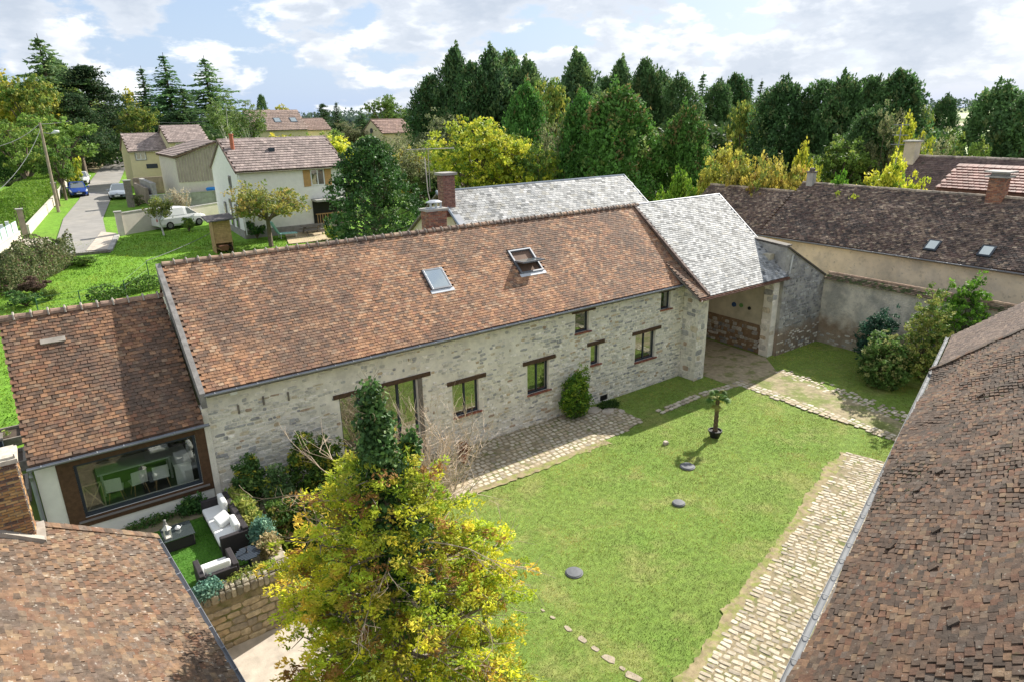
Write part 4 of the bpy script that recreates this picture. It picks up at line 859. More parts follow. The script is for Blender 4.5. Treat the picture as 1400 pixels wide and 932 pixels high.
barn2 = thing('barn_extension', 'smoother brown tiled roof joined to the far end of the rough mossy barn', 'barn', tuple(ba+bd*2.2+bn*3-np.array([0, 0, 4])), math.atan2(bd[1], bd[0]))
B2 = 4.5
b = MB(); b.obox(ba+bd*B2/2+bv*BW/2-bnn*.2, bd*B2/2, bv*BW/2, bnn*.08); br2 = b.build('roof', mat('roof_batten'), barn2)
tile_roof(br2, ba+bd*.02-bnn*.06, bd, B2, bv, BW, M_tile_old, [(.14, .10, .08), (.165, .12, .095), (.115, .085, .072), (.185, .135, .105)], lambda x, y: random.randrange(4), tw=.165, ex=.108, th=.014, sag=.02, nparts=60, jit=.008)
gutter(br2, ba+bd*.02-bn*.09-np.array([0, 0, .11]), ba+bd*B2-bn*.09-np.array([0, 0, .11]), .055, m=M_gut_pale)
b = MB(); b.obox(ba+bd*B2/2+bn*3.6+np.array([0, 0, -2.2]), bd*(B2/2-.1), bn*3.3, (0, 0, 1.9)); b.build('wall', M_oldren, barn2)

# ================================================================== FAR RIGHT BUILDING
fr = thing('dark_roofed_barn', 'long building with cream aged wall and dark mossy tiled roof beyond the boundary wall', 'building', (38, 14, 0))
fx, fz = 36.0, 4.86; fsl = math.atan2(7.62-4.86, 4.2); fv = np.array((math.cos(fsl), 0, math.sin(fsl))); FL = math.hypot(7.62-4.86, 4.2)
b = MB(); b.box((36.25, -6, -.1), (36.7, 30.8, 4.75)); b.build('wall', M_cream, fr)
b = MB(); b.hexa([(fx, -6, fz-.14), (40.2, -6, 7.62-.14), (40.2, 24.4, 7.62-.14), (fx, 24.4, fz-.14), (fx, -6, fz-.02), (40.2, -6, 7.60), (40.2, 24.4, 7.60), (fx, 24.4, fz-.02)])
b.hexa([(fx, 24.4, fz-.14), (39.45, 24.4, 6.99), (39.45, 30.9, 6.99), (fx, 30.9, fz-.14), (fx, 24.4, fz-.02), (39.45, 24.4, 7.11), (39.45, 30.9, 7.11), (fx, 30.9, fz-.02)])
b.hexa([(40.21, -6, 7.48), (45, -6, 4.4), (45, 24.4, 4.4), (40.21, 24.4, 7.48), (40.21, -6, 7.60), (45, -6, 4.5), (45, 24.4, 4.5), (40.21, 24.4, 7.60)])
b.poly([(36.7, 24.38, 4.7), (44.5, 24.38, 4.6), (40.2, 24.38, 7.5)], .2, (0, 1, 0))
froof = b.build('roof', mat('roof_batten'), fr)
PAL_D = [(.145, .105, .085), (.105, .08, .068), (.19, .135, .105), (.075, .062, .055), (.25, .18, .13), (.13, .085, .07), (.34, .26, .19)]
def pick_dark(x, y):
    d = fbm(x*.3+3, y*.5+2); w = np.array([4, 4, 2.6, 3, 1.2, 2.4, .5])
    if d > .56: w = w*np.array([.7, .6, 2, .5, 3, 1, 3])
    return random.choices(range(7), w)[0]
fskip = []
for px_, py_ in ((1275, 337), (1349, 345)):
    d_ = ray(px_, py_); t_ = ((np.array([fx, 0, fz])-C0) @ np.array([-math.sin(fsl), 0, math.cos(fsl)]))/(d_ @ np.array([-math.sin(fsl), 0, math.cos(fsl)])); q = C0+d_*t_; fskip.append((q[1], (q[0]-fx)/math.cos(fsl)))
tile_roof(froof, (fx, 24.4, fz), (0, -1, 0), 28, fv, FL, M_tile_dark, PAL_D, pick_dark, tw=.19, ex=.125, th=.026, sag=.06, kind='oldslab', jit=.02, skip=lambda x, y: any(abs((24.4-x)-a) < .3 and abs(y-c) < .4 for a, c in fskip))
tile_roof(froof, (fx, 30.9, fz), (0, -1, 0), 6.5, fv, FL*.82, M_tile_dark, PAL_D, lambda x, y: random.choice([0, 2, 2, 4, 5, 6, 1]), tw=.19, ex=.125, th=.026, sag=.07, kind='oldslab', jit=.02)
ridge_tiles(froof, (40.2, 24.4, 7.60), (40.2, -4, 7.62), .13, .42, M_tile_dark, [(.42, .34, .26), (.32, .26, .2), (.24, .2, .16)])
ridge_tiles(froof, (39.45, 30.9, 7.10), (39.45, 24.5, 7.08), .13, .42, M_tile_dark, [(.44, .35, .26), (.34, .27, .2)])
gutter(froof, (fx-.08, 30.9, fz-.04), (fx-.08, -4, fz-.02), .07)
for i, (yy, tt) in enumerate(fskip):
    c = np.array([fx, yy, fz])+fv*tt; n_ = np.array([-math.sin(fsl), 0, math.cos(fsl)])
    b = MB(); b.obox(c+n_*.05, (0, .3, 0), fv*.38, n_*.05); s_ = b.build('skylight', M_frame, froof); b = MB(); b.obox(c+n_*.105, (0, .22, 0), fv*.29, n_*.004); b.build('pane', M_sglass, s_)
c_ = brick_stack(fr, 39.7, 40.45, 13.35, 14.05, 6.9, 8.62, PBR, bw=.22, bh=.075)
b = MB(); b.box((39.55, 13.2, 8.62), (40.6, 14.2, 8.70)); b.box((39.75, 13.4, 8.70), (40.4, 14.0, 8.86)); b.box((39.5, 13.15, 8.86), (40.65, 14.25, 8.93)); b.build('chimney_cap', M_conc, c_)
b = MB(); b.box((39.85, 23.6, 7.3), (40.25, 24.0, 8.3)); c_ = b.build('chimney', M_conc, fr); b = MB(); b.box((39.8, 23.55, 8.3), (40.3, 24.05, 8.37)); b.lathe((40.05, 23.8, 8.37), [(.17, 0), (.17, .16), (.12, .2)], 10); b.build('chimney_pot', mat('dark_pot', (.12, .1, .09)), c_)
b = MB(); b.box((36.28, -6, -.1), (36.2, 12, 2.4)); 
# houses further right
def roof_panel(root, a, u, lu, v, lv, m, pal, tw, ex, th, nm='roof', core=mat('roof_batten')):
    a, u, v = (np.array(q, float) for q in (a, u, v)); n = np.cross(u, v); n /= np.linalg.norm(n); n = n if n[2] > 0 else -n
    b = MB(); b.obox(a+u*lu/2+v*lv/2-n*.08, u*lu/2, v*lv/2, n*.07); r = b.build(nm, core, root)
    tile_roof(r, a, u, lu, v, lv, m, pal, lambda x, y: random.randrange(len(pal)), tw=tw, ex=ex, th=th, jit=.006, name='tile', nparts=0); return r
h1 = thing('brown_roofed_house', 'house with plain dark brown roof behind the cream walled building', 'house', (47, 16, 0))
v_ = np.array([4.4, 0, 3.0]); lv1 = np.linalg.norm(v_); v_ /= lv1
r1 = roof_panel(h1, (43.6, 21.6, 6.0), (0, -1, 0), 16, v_, lv1, M_tile_dark, [(.15, .10, .085), (.13, .09, .08), (.17, .12, .10)], .25, .18, .02)
b = MB(); b.box((44, 5.6, .5), (52, 21.4, 6.0)); b.poly([(44, 21.4, 6), (52, 21.4, 6), (48, 21.4, 8.85)], .2, (0, 1, 0)); b.build('wall', M_cream, h1)
ridge_tiles(r1, (48, 21.6, 8.97), (48, 6, 8.97), .13, .42, M_tile_dark, [(.4, .33, .27), (.3, .24, .2)])
q0 = at(1246, 213, X=47.6); b = MB(); b.box((47.2, q0[1]-.35, 8.3), (47.9, q0[1]+.35, 9.9)); c_ = b.build('chimney', M_cream, h1); b = MB(); b.box((47.1, q0[1]-.45, 9.9), (48.0, q0[1]+.45, 10.0)); b.build('chimney_cap', M_conc, c_)
an = thing('television_aerial', 'tall thin television aerial rising from the brown roofed house on the right', 'aerial', (47.9, float(q0[1])+.6, 8.9)); q1 = at(1233, 170, X=47.9)
b = MB(); b.tube([(47.9, q1[1], 8.5), (47.9, q1[1], q1[2])], .035, 5); b.build('mast', M_zinc, an)
b = MB()
for k, z in enumerate((q1[2]-.05, q1[2]-.7, q1[2]-1.3)): b.tube([(47.9, q1[1]-.5, z), (47.9, q1[1]+.5, z)], .025, 4)
b.tube([(47.6, q1[1]+.1, q1[2]-.7), (48.3, q1[1]+.1, q1[2]-.7)], .02, 4); b.build('antenna_bar', M_zinc, an)
h2 = thing('red_roofed_lean_to', 'low wing with reddish interlocking tile roof left of the big brick chimney', 'house wing', (43.5, 16, 0))
A_ = at(1320, 224.5, X=45.0); B_ = at(1378, 226.5, X=45.0); C_ = at(1298, 259, X=42.4)
v2 = np.array([2.6, 0, A_[2]-C_[2]]); l2 = np.linalg.norm(v2); v2 /= l2
r2 = roof_panel(h2, (42.4, A_[1]+.3, C_[2]), (0, -1, 0), A_[1]-B_[1]+3.5, v2, l2, mat('red_interlocking_tile', attr=True, rough=.7, var=.3, nscale=3, stain=[(3, .58, .66, (.38, .28, .24), .5)]), [(.22, .095, .07), (.18, .08, .06), (.27, .12, .09)], .28, .30, .05)
b = MB(); b.box((42.6, B_[1]-3, .5), (44.8, A_[1]+.1, C_[2]-.05)); b.build('wall', M_cream, h2)

# slate house behind the farmhouse
s2 = thing('slate_roofed_house', 'house behind the farmhouse ridge with pale lichen covered slate roof', 'house', (22.8, 29, 1.2))
sy0, sz0, sy1, sz1 = 26.2, 6.55, 29.0, 8.52; v_ = np.array([0, sy1-sy0, sz1-sz0]); lv2 = np.linalg.norm(v_); v_ /= lv2
b = MB(); b.hexa([(16.4, sy0, sz0-.12), (29.0, sy0, sz0-.12), (29.0, sy1, sz1-.12), (16.4, sy1, sz1-.12), (16.4, sy0, sz0-.012), (29.0, sy0, sz0-.012), (29.0, sy1, sz1-.012), (16.4, sy1, sz1-.012)])
b.hexa([(16.4, sy1+.001, sz1-.12), (29.0, sy1+.001, sz1-.12), (29.0, 33, 5.7), (16.4, 33, 5.7), (16.4, sy1+.001, sz1-.012), (29.0, sy1+.001, sz1-.012), (29.0, 33, 5.81), (16.4, 33, 5.81)]); sr = b.build('roof', M_greywood, s2)
tile_roof(sr, (16.35, sy0, sz0), (1, 0, 0), 12.7, v_, lv2, M_slate, PSL, lambda x, y: random.choices(range(7), [5, 4, 5, 1.6, 3, 1 if fbm(x*.8, y*.8) < .55 else 3, 2])[0], tw=.25, ex=.16, th=.012, sag=.02, name='slate', jit=.01)
b = MB(); b.box((16.6, 26.6, 1.2), (28.8, 32.7, 6.0)); b.poly([(16.6, 26.6, 6), (16.6, 32.7, 6), (16.6, 29.0, 8.3)], .3, (-1, 0, 0)); b.poly([(28.8, 26.6, 6), (28.8, 32.7, 6), (28.8, 29.0, 8.3)], .3, (1, 0, 0)); b.build('wall', M_cream, s2)
b = MB(); b.tube([(16.35, sy1, sz1+.01), (29.0, sy1, sz1+.01)], .06, 6); b.tube([(29.0, sy1, sz1), (29.0, sy0, sz0)], .045, 6); b.tube([(16.38, sy1, sz1+.01), (16.38, sy0, sz0+.01)], .07, 6); b.build('ridge_cap', mat('blue_grey_lead', (.22, .26, .31), rough=.5, var=.1), sr)
q = at(610, 262, Y=28.3); c_ = brick_stack(s2, q[0]-.32, q[0]+.32, 28.0, 28.55, 7.4, 9.35, [(.26, .13, .10), (.21, .11, .09), (.31, .17, .13)], bh=.08)
b = MB(); b.box((q[0]-.42, 27.9, 9.35), (q[0]+.42, 28.65, 9.46)); b.build('chimney_cap', M_conc, c_)
q = at(629, 287, Y=27.2); b = MB(); b.obox((q[0], 27.2, sz0+(27.2-sy0)*(sz1-sz0)/(sy1-sy0)+.04), (.16, 0, 0), v_*.42, (0, 0, .03)); b.build('roof_vent', M_zinc, sr)
q = at(585, 263, Y=28.6); an = thing('rake_aerial', 'wide television aerial on a bent pole beside the brick chimney behind the ridge', 'aerial', (16.0, 28.6, 8)); q2 = at(585, 203, Y=28.6); qa = at(556, 205, Y=28.6); qb = at(621, 203, Y=28.6)
b = MB(); b.tube([(q[0]+.3, 28.6, 7.2), (q[0], 28.6, 8.6), (q[0]-.03, 28.6, 9.3), (q2[0]-.18, 28.6, 9.7), (q2[0]-.2, 28.6, 10.2)], .022, 6); b.tube([(q2[0], 28.6, 8.6), (q2[0], 28.6, q2[2])], .014, 5); b.build('mast', mat('rusty_white', (.45, .42, .38)), an)
b = MB(); b.tube([(qa[0], 28.6, qa[2]), (qb[0], 28.6, qb[2])], .013, 5)
for k in range(9): x = qa[0]+(qb[0]-qa[0])*(k+.5)/9; b.tube([(x, 28.42, qa[2]), (x, 28.78, qa[2])], .012, 4)
b.build('antenna_bar', mat('rusty_white'), an)

# ================================================================== VILLAGE BEHIND
def simple_house(name, label, x0, x1, y0, y1, zb, ze, zr, wm, pal, tm, tw=.33, ex=.36, th=.04, oh=.3, cat='house', group=None, ridge_m=None):
    """gable roof, ridge along x"""
    h = thing(name, label, cat, ((x0+x1)/2, y0, zb), 0, group); ym = (y0+y1)/2
    b = MB(); b.box((x0, y0, zb-1), (x1, y1, ze)); b.poly([(x0, y0, ze), (x0, y1, ze), (x0, ym, zr-.1)], .25, (-1, 0, 0)); b.poly([(x1, y0, ze), (x1, y1, ze), (x1, ym, zr-.1)], .25, (1, 0, 0)); b.build('wall', wm, h)
    for s_, ye in ((1, y0-oh), (-1, y1+oh)):
        ze_ = ze-oh*(zr-ze)/(ym-y0); v = np.array([0, (ym-ye), zr-ze_]); lv = np.linalg.norm(v); v /= lv
        if s_ == 1: r = roof_panel(h, (x0-.15, ye, ze_), (1, 0, 0), x1-x0+.3, v, lv, tm, pal, tw, ex, th)
        else:
            n = np.array([0, -v[2], v[1]]); n = n if n[2] > 0 else -n
            b = MB(); b.obox(np.array([(x0+x1)/2, ye, ze_])+v*lv/2-n*.08, ((x1-x0)/2+.15, 0, 0), v*lv/2, n*.07); b.build('rear_roof', tm if False else mat('plain_brown_roof', (.2, .15, .13), var=.2), h)
    ridge_tiles(r, (x0-.15, ym, zr-.02), (x1+.15, ym, zr-.02), .12, .42, ridge_m or tm, pal)
    g = gutter(r, (x0-.1, y0-oh-.08, ze_-.03), (x1+.1, y0-oh-.08, ze_-.03), .07, m=mat('cream_gutter', (.5, .46, .38), rough=.5))
    return h, r
def hwin(root, x, y, z, w, h, fm=None, n=2, shutters=None, surround=None):
    if surround: b = MB(); b.box((x-w/2-.12, y-.03, z-.12), (x+w/2+.12, y-.001, z+h+.12)); b.build('window_surround', surround, root)
    b = MB(); f = .07; y_ = y-.05
    b.box((x-w/2, y_, z), (x+w/2, y_+.03, z+f)); b.box((x-w/2, y_, z+h-f), (x+w/2, y_+.03, z+h)); b.box((x-w/2, y_, z+f), (x-w/2+f, y_+.03, z+h-f)); b.box((x+w/2-f, y_, z+f), (x+w/2, y_+.03, z+h-f))
    for k in range(1, n): b.box((x-w/2+w*k/n-.04, y_-.002, z+f), (x-w/2+w*k/n+.04, y_+.028, z+h-f))
    wd = b.build('window', fm or M_white, root)
    for k in range(n): b = MB(); b.box((x-w/2+w*k/n+.03, y_+.012, z+.03), (x-w/2+w*(k+1)/n-.03, y_+.02, z+h-.03)); b.build('pane', M_glass, wd)
    if shutters:
        for s_ in (-1, 1):
            xc = x+s_*(w/2+.33); b = MB()
            for k in range(5): b.box((xc-.29+k*.116, y-.06, z-.05), (xc-.29+k*.116+.108, y-.02, z+h+.05))
            b.box((xc-.27, y-.075, z+.1), (xc+.27, y-.061, z+.2)); b.box((xc-.27, y-.075, z+h-.2), (xc+.27, y-.061, z+h-.1)); b.build('shutter', shutters, root)
M_bt = mat('concrete_tile', attr=True, rough=.85, var=.2, nscale=2, bump=.3, bscale=20)
PAL_W = [(.31, .245, .22), (.28, .22, .20), (.34, .27, .24), (.25, .20, .18)]
wh, wr = simple_house('white_house', 'two storey white rendered house with grey brown roof and wooden shutters', 14.0, 22.7, 56, 64, 3.0, 8.25, 10.42, M_render, PAL_W, M_bt, tw=.30, ex=.36, th=.06)
q0 = at(434, 243, Y=56); hwin(wh, q0[0], 56, q0[2]-.62, 1.15, 1.3, shutters=mat('honey_shutter', (.50, .30, .12), var=.15))
b = MB(); b.box((13.96, 55.96, 2.4), (22.74, 64.04, 3.55)); b.build('plinth', mat('grey_plinth', (.30, .28, .26), var=.2), wh)
a_ = at(428, 290, Y=56); c_ = at(455, 288, Y=56)
b = MB(); b.box((a_[0], 55.93, 3.56), (22.4, 55.96, 5.45)); b.build('recess_shade_panel', M_dark, wh); b = MB(); b.box((a_[0]-.1, 54.6, 5.45), (22.5, 55.9, 5.6)); b.build('awning', M_conc, wh)  # flat dark panel on the wall, painted for the shade of the recess
b = MB()
for k in range(12): x = a_[0]+.2+k*.22; b.box((x, 55.6, 3.5), (x+.05, 55.65, 4.3))
b.box((a_[0]+.1, 55.58, 4.3), (22.4, 55.67, 4.38)); b.build('railing', M_wood, wh)
b = MB(); b.tube([(14.1, 55.85, 8.0), (14.1, 55.85, 3.2)], .05, 6); b.build('downpipe', M_white, wh)
for (yy, zz, hh) in ((58.3, 6.6, 1.1), (57.6, 3.6, 1.9), (59.2, 3.6, 2.2), (61.0, 3.9, 1.5)):
    b = MB(); b.box((13.93, yy-.3, zz), (13.99, yy+.3, zz+hh)); w_ = b.build('window', mat('grey_shutter', (.25, .23, .22), var=.1), wh); b = MB(); b.box((13.9, yy-.2, zz+.1), (13.929, yy+.2, zz+hh-.1)); b.build('pane', M_glass, w_)
q0 = at(318, 203, Y=58.6); b = MB(); b.lathe((q0[0], 58.6, 9.3), [(.16, 0), (.16, 1.5), (.2, 1.5), (.2, 1.6)], 10); b.build('flue', mat('terracotta', (.42, .14, .08)), wr)
q0 = at(371, 207, Y=58.2); b = MB(); b.box((q0[0]-.22, 57.95, 9.35), (q0[0]+.22, 58.35, 9.72)); b.build('roof_vent', M_frame, wr)
b = MB(); b.beam((22.86, 55.7, 8.12), (22.86, 60, 10.46), .12, .14); b.beam((13.84, 55.7, 8.12), (13.84, 60, 10.46), .12, .14); b.build('verge_trim', mat('dark_verge'), wr)
# patio in front of the white house
ribbon('patio', [gp(395, 336), gp(470, 328)], [gp(388, 318), gp(460, 305)], mat('sand_patio', (.48, .38, .25), var=.2, nscale=3), .10, n=4)
# clad house
cz = 75.0; L_ = at(235, 215, Y=cz); A_ = at(293, 194, Y=cz); Rr = A_[0]+(A_[0]-L_[0])
ch_ = thing('timber_clad_house', 'house with gable of weathered vertical brown cladding between white and yellow houses', 'house', (A_[0], cz, 3.8))
X0 = L_[0]+.25; X1 = Rr-.25; zl = at(245, 250, Y=cz)[2]
b = MB(); b.poly([(X0, cz, 3), (X1, cz, 3), (X1, cz, L_[2]-.2), (A_[0], cz, A_[2]-.15), (X0, cz, L_[2]-.2)], 9, (0, -1, 0)); b.build('wall', mat('beige_wall', (.66, .60, .50), var=.1), ch_)
b = MB(); x = X0; k = 0
while x < X1-.15:
    tz = (L_[2]+(A_[2]-L_[2])*min((x-L_[0])/(A_[0]-L_[0]), (Rr-x-.15)/(Rr-A_[0])))-.25; b.box((x, cz-.04-.06*(k % 2), zl), (x+.20, cz-.001, tz)); x += .27; k += 1
cl = b.build('cladding', mat('weathered_cladding', (.36, .29, .26), rough=.9, var=.15, nscale=1.5), ch_); cl['kind'] = 'stuff'
q0 = at(293, 221, Y=cz-.1); q1 = at(309, 247, Y=cz-.1); b = MB(); b.box((q0[0], cz-.12, q1[2]), (q1[0]+.4, cz-.05, q0[2])); b.build('door', M_white, ch_)
for s_ in (-1, 1):
    e = L_ if s_ < 0 else np.array([Rr, cz, L_[2]]); v = np.array([A_[0]-e[0], 0, A_[2]-e[2]]); lv = np.linalg.norm(v); v /= lv
    roof_panel(ch_, (e[0], cz-.4, e[2]), (0, 1, 0), 9.6, v, lv, M_bt, PAL_W, .33, .36, .06)
# yellow houses
M_yel = mat('pale_yellow_render', (.66, .58, .36), rough=.95, var=.06)
def px_house(name, lab, yf, e0, e1, r0, zb, depth_, wm, pal, tw=.33, ex=.36, **k):
    a = at(*e0, Y=yf); c = at(*e1, Y=yf); ze = (a[2]+c[2])/2; r = at(*r0, Y=yf+depth_/2)
    return simple_house(name, lab, a[0]+.15, c[0]-.1, yf, yf+depth_, zb, ze+.1, r[2], wm, pal, M_bt, tw, ex, **k), a, c
(y1_, y1r), a1, c1 = px_house('yellow_house', 'small pale yellow house nearest the lane, lower of the two joined', 92, (174, 207), (234, 205), (200, 183), 5.0, 6.5, M_yel, PAL_W)
q0 = at(192, 212, Y=92); hwin(y1_, q0[0], 92, q0[2]-.55, 1.0, 1.1, surround=mat('grey_surround', (.3, .28, .25)))
q0 = at(208, 228, Y=92); b = MB(); b.box((q0[0]-.6, 91.93, q0[2]-.2), (q0[0]+.6, 91.97, q0[2]+.3)); b.build('window', M_frame, y1_)
(y2_, y2r), a2, c2 = px_house('yellow_house', 'taller pale yellow house with white window, right of the low one', 90, (229, 195), (285, 193), (255, 172), 5.0, 7.5, M_yel, PAL_W)
q0 = at(250, 203, Y=90); hwin(y2_, q0[0], 90, q0[2]-.6, 1.5, 1.15)
tag(y1_, group='pale yellow houses'); tag(y2_, group='pale yellow houses')
# distant houses
(d1, d1r), a, c = px_house('distant_house', 'distant house with wide brown roof and three skylights', 150, (347, 180), (421, 176), (380, 151), 5.5, 12, M_yel, [(.30, .22, .18), (.27, .2, .17)], tw=.6, ex=.6, th=.08)
for px_ in (358, 379, 401):
    q = at(px_, 165, Y=152.6); v = np.array([0, 6.3, d1r.location[2]*0+4.3]); b = MB(); zr_ = at(380, 151, Y=156)[2]; ze_ = a[2]; yy = 152.6; zz = ze_+(yy-150)/(6)*(zr_-ze_)+.25; b.obox((q[0], yy, zz), (.75, 0, 0), (0, .7, .7*(zr_-ze_)/6), (0, -.05, .1)); w_ = b.build('skylight', M_frame, d1r); b = MB(); b.obox((q[0], yy-.03, zz+.12), (.6, 0, 0), (0, .55, .55*(zr_-ze_)/6), (0, -.01, .02)); b.build('pane', M_sglass, w_)
(d2, _), a, c = px_house('distant_house', 'distant low house with brown roof just right of the three skylight roof', 160, (418, 179), (453, 177), (436, 162), 5.5, 10, M_yel, [(.26, .18, .15), (.24, .17, .14)], tw=.6, ex=.6, th=.08)
(d3, _), a, c = px_house('distant_house', 'lone distant house with brown roof and arched gable window among the trees', 130, (522, 183), (566, 181), (545, 163), 5.0, 10, M_yel, [(.30, .2, .16), (.27, .18, .15)], tw=.6, ex=.6, th=.08)
b = MB(); b.tube([(a[0]+.13, 135, 9.2), (a[0]+.02, 135, 9.2)], .6, 12); b.build('window', M_frame, d3)
for d_ in (d1, d2, d3): tag(d_, group='distant brown roofed houses')

def gwall(name, lab, p, q, h, th, m, cop=None, cat='wall', zoff=0.):
    a, c = gp(*p) if len(p) == 2 else np.array(p), gp(*q) if len(q) == 2 else np.array(q); t = thing(name, lab, cat, tuple((a+c)/2)); n = max(1, int(np.linalg.norm((c-a)[:2])/3)); d = (c-a)[:2]; d = d/np.linalg.norm(d); s_ = np.array([-d[1], d[0]])*th/2; b = MB(); b2 = MB()
    for i in range(n):
        P0 = a+(c-a)*i/n; P1 = a+(c-a)*(i+1)/n; z0 = float(terr(P0[0], P0[1])); z1 = float(terr(P1[0], P1[1]))
        def ring(w, zl, zh): return [(P0[0]-s_[0]*w, P0[1]-s_[1]*w, z0+zl), (P1[0]-s_[0]*w, P1[1]-s_[1]*w, z1+zl), (P1[0]+s_[0]*w, P1[1]+s_[1]*w, z1+zl), (P0[0]+s_[0]*w, P0[1]+s_[1]*w, z0+zl), (P0[0]-s_[0]*w, P0[1]-s_[1]*w, z0+zh), (P1[0]-s_[0]*w, P1[1]-s_[1]*w, z1+zh), (P1[0]+s_[0]*w, P1[1]+s_[1]*w, z1+zh), (P0[0]+s_[0]*w, P0[1]+s_[1]*w, z0+zh)]
        b.hexa(ring(1, -.5, h)); b2.hexa(ring(1.35, h, h+.08))
    b.build('panel', m, t)
    if cop: b2.build('coping', cop, t)
    return t
M_wwall = mat('off_white_wall', (.55, .50, .43), rough=.95, var=.12, nscale=1)
gwall('garden_wall', 'low off white garden wall running behind the small tree to the white van', (168, 323), (222, 313), 1.75, .22, M_wwall, M_conc)
gwall('garden_wall', 'off white garden wall section between the white van and the white house', (222, 313), (316, 296), 1.35, .22, M_wwall, M_conc)
t = thing('garden_pillar', 'white square pillar at the lane end of the low garden wall', 'pillar', tuple(gp(168, 323))); p = gp(167, 323); b = MB(); b.box((p[0]-.22, p[1]-.22, p[2]-.3), (p[0]+.22, p[1]+.22, p[2]+1.9)); b.build('post', M_wwall, t); b = MB(); b.box((p[0]-.28, p[1]-.28, p[2]+1.9), (p[0]+.28, p[1]+.28, p[2]+2.0)); b.build('coping', M_conc, t)
a = at(205, 268, Y=74); c = at(313, 261, Y=74); t = thing('retaining_wall', 'long grey concrete block wall above the white garden wall', 'wall', (a[0]+3, 74, 3.6)); b = MB(); b.box((a[0], 74, 3.2), (c[0], 74.25, (a[2]+c[2])/2)); b.build('panel', M_conc, t)
b = MB(); b.box((a[0]-.02, 73.95, (a[2]+c[2])/2), (c[0], 74.3, (a[2]+c[2])/2+.08)); b.build('coping', M_conc, t)
b = MB()
for k in range(4): x = a[0]+1.2+k*2.4; b.box((x-.12, 73.9, 3.2), (x+.12, 73.99, (a[2]+c[2])/2-.01))
b.build('pier', M_conc, t)
# little walled yard beyond the silver car
t = thing('yard_wall', 'brownish grey wall enclosing the sandy yard beside the lane', 'wall', tuple(gp(200, 262))); a = at(181, 244, Y=86); c = at(246, 240, Y=86); b = MB(); b.box((a[0], 86, 4), (c[0], 86.25, a[2])); b.box((a[0], 78, 3.6), (a[0]+.25, 86, a[2]-.5)); b.build('panel', mat('brown_block', (.28, .23, .18), var=.3, nscale=2), t)
q0 = at(231, 239, Y=85.9); q1 = at(246, 252, Y=85.9); b = MB(); b.box((q0[0], 85.8, q1[2]-.4), (q1[0], 85.9, q0[2])); b.build('mesh_screen', mat('dark_green_screen', (.02, .035, .03)), t)
t = thing('yard_partition', 'short grey wall with flat top across the sandy yard', 'wall', tuple(gp(206, 270))); a = at(200, 247, Y=80); b = MB(); b.box((a[0], 77, 3.8), (a[0]+.35, 85, a[2]-.2)); b.build('panel', M_conc, t); b = MB(); b.box((a[0]-.04, 77, a[2]-.2), (a[0]+.39, 85, a[2]-.1)); b.build('coping', M_conc, t)
t = thing('yard_pillar', 'dark grey square gate pillar next to the silver car', 'pillar', tuple(gp(178, 284))); p = gp(180, 284); b = MB(); b.box((p[0]-.3, p[1]-.3, p[2]-.3), (p[0]+.3, p[1]+.3, p[2]+2.6)); b.build('post', M_greywood, t); b = MB(); b.box((p[0]-.36, p[1]-.36, p[2]+2.6), (p[0]+.36, p[1]+.36, p[2]+2.7)); b.build('coping', M_conc, t)
ribbon('sandy_yard', [gp(186, 283), gp(187, 255)], [gp(203, 278), gp(205, 250)], M_dirt, .12, n=4)
t = thing('paddling_pool', 'small bright blue tarpaulin behind the long grey wall', 'tarpaulin', (14, 74.8, 4)); q = at(295, 258, Y=74.8); b = MB(); b.lathe((q[0], 75.2, q[2]-.3), [(.9, 0), (1.0, .35), (.8, .45)], 14, (1, .6)); b.build('cover', mat('bright_blue', (.03, .25, .62), rough=.5), t, smooth=True)
# left side of the lane
gwall('roadside_wall', 'low pale wall in front of the clipped green hedge on the left of the lane', (40, 322), (79, 276), .75, .2, M_wwall, M_wwall)
gwall('roadside_wall', 'pale wall with bluish infill panels at the left edge near the lane', (0, 356), (30, 336), 1.0, .2, M_wwall, M_wwall)
gwall('roadside_wall', 'pale wall beyond the second stone pillar, beside the blue car', (80, 274), (96, 248), .9, .2, M_wwall, M_wwall)
p_, q_ = gp(0, 356), gp(30, 336); t = thing('panel_fence', 'frosted pale blue fence panels on top of the low wall at the left edge', 'fence', tuple(p_))
for k in range(4):
    a = p_+(q_-p_)*(k+.08)/4; c = p_+(q_-p_)*(k+.92)/4; b = MB(); b.beam((a[0], a[1], a[2]+1.5), (c[0], c[1], c[2]+1.5), .04, .75); b.build('panel', mat('frosted_panel', (.5, .62, .64), rough=.4), t)
    b = MB(); b.box((a[0]-.35, a[1]-.12, a[2]+1.0), (a[0]-.12, a[1]+.12, a[2]+2.05)); b.build('post', M_white, t)
for (pp, hh, lab) in (((36, 327), 2.3, 'stone gate pillar at the near end of the clipped hedge'), ((80, 283), 2.3, 'stone gate pillar between the hedge end and the blue car'), ((86, 262), 1.9, 'brown post just beyond the stone pillar near the blue car')):
    p = gp(*pp); t = thing('gate_pillar', lab, 'pillar', tuple(p), group='gate pillars left of the lane'); b = MB(); b.box((p[0]-.2, p[1]-.2, p[2]-.3), (p[0]+.2, p[1]+.2, p[2]+hh)); b.build('post', mat('brown_stone_post', (.32, .25, .19), var=.3), t); b = MB(); b.box((p[0]-.26, p[1]-.26, p[2]+hh), (p[0]+.26, p[1]+.26, p[2]+hh+.08)); b.build('coping', M_conc, t)
p = gp(84, 352); t = tag(MB().box((p[0]-.07, p[1]-.07, p[2]), (p[0]+.07, p[1]+.07, p[2]+1.3)).build('wooden_post', M_greywood), 'lone wooden post at the end of the lane by the mixed hedge', 'post')
gwall('kerb_board', 'low dark board along the end of the lane next to the lawn', (86, 353), (152, 346), .22, .12, M_greywood, cat='kerb')
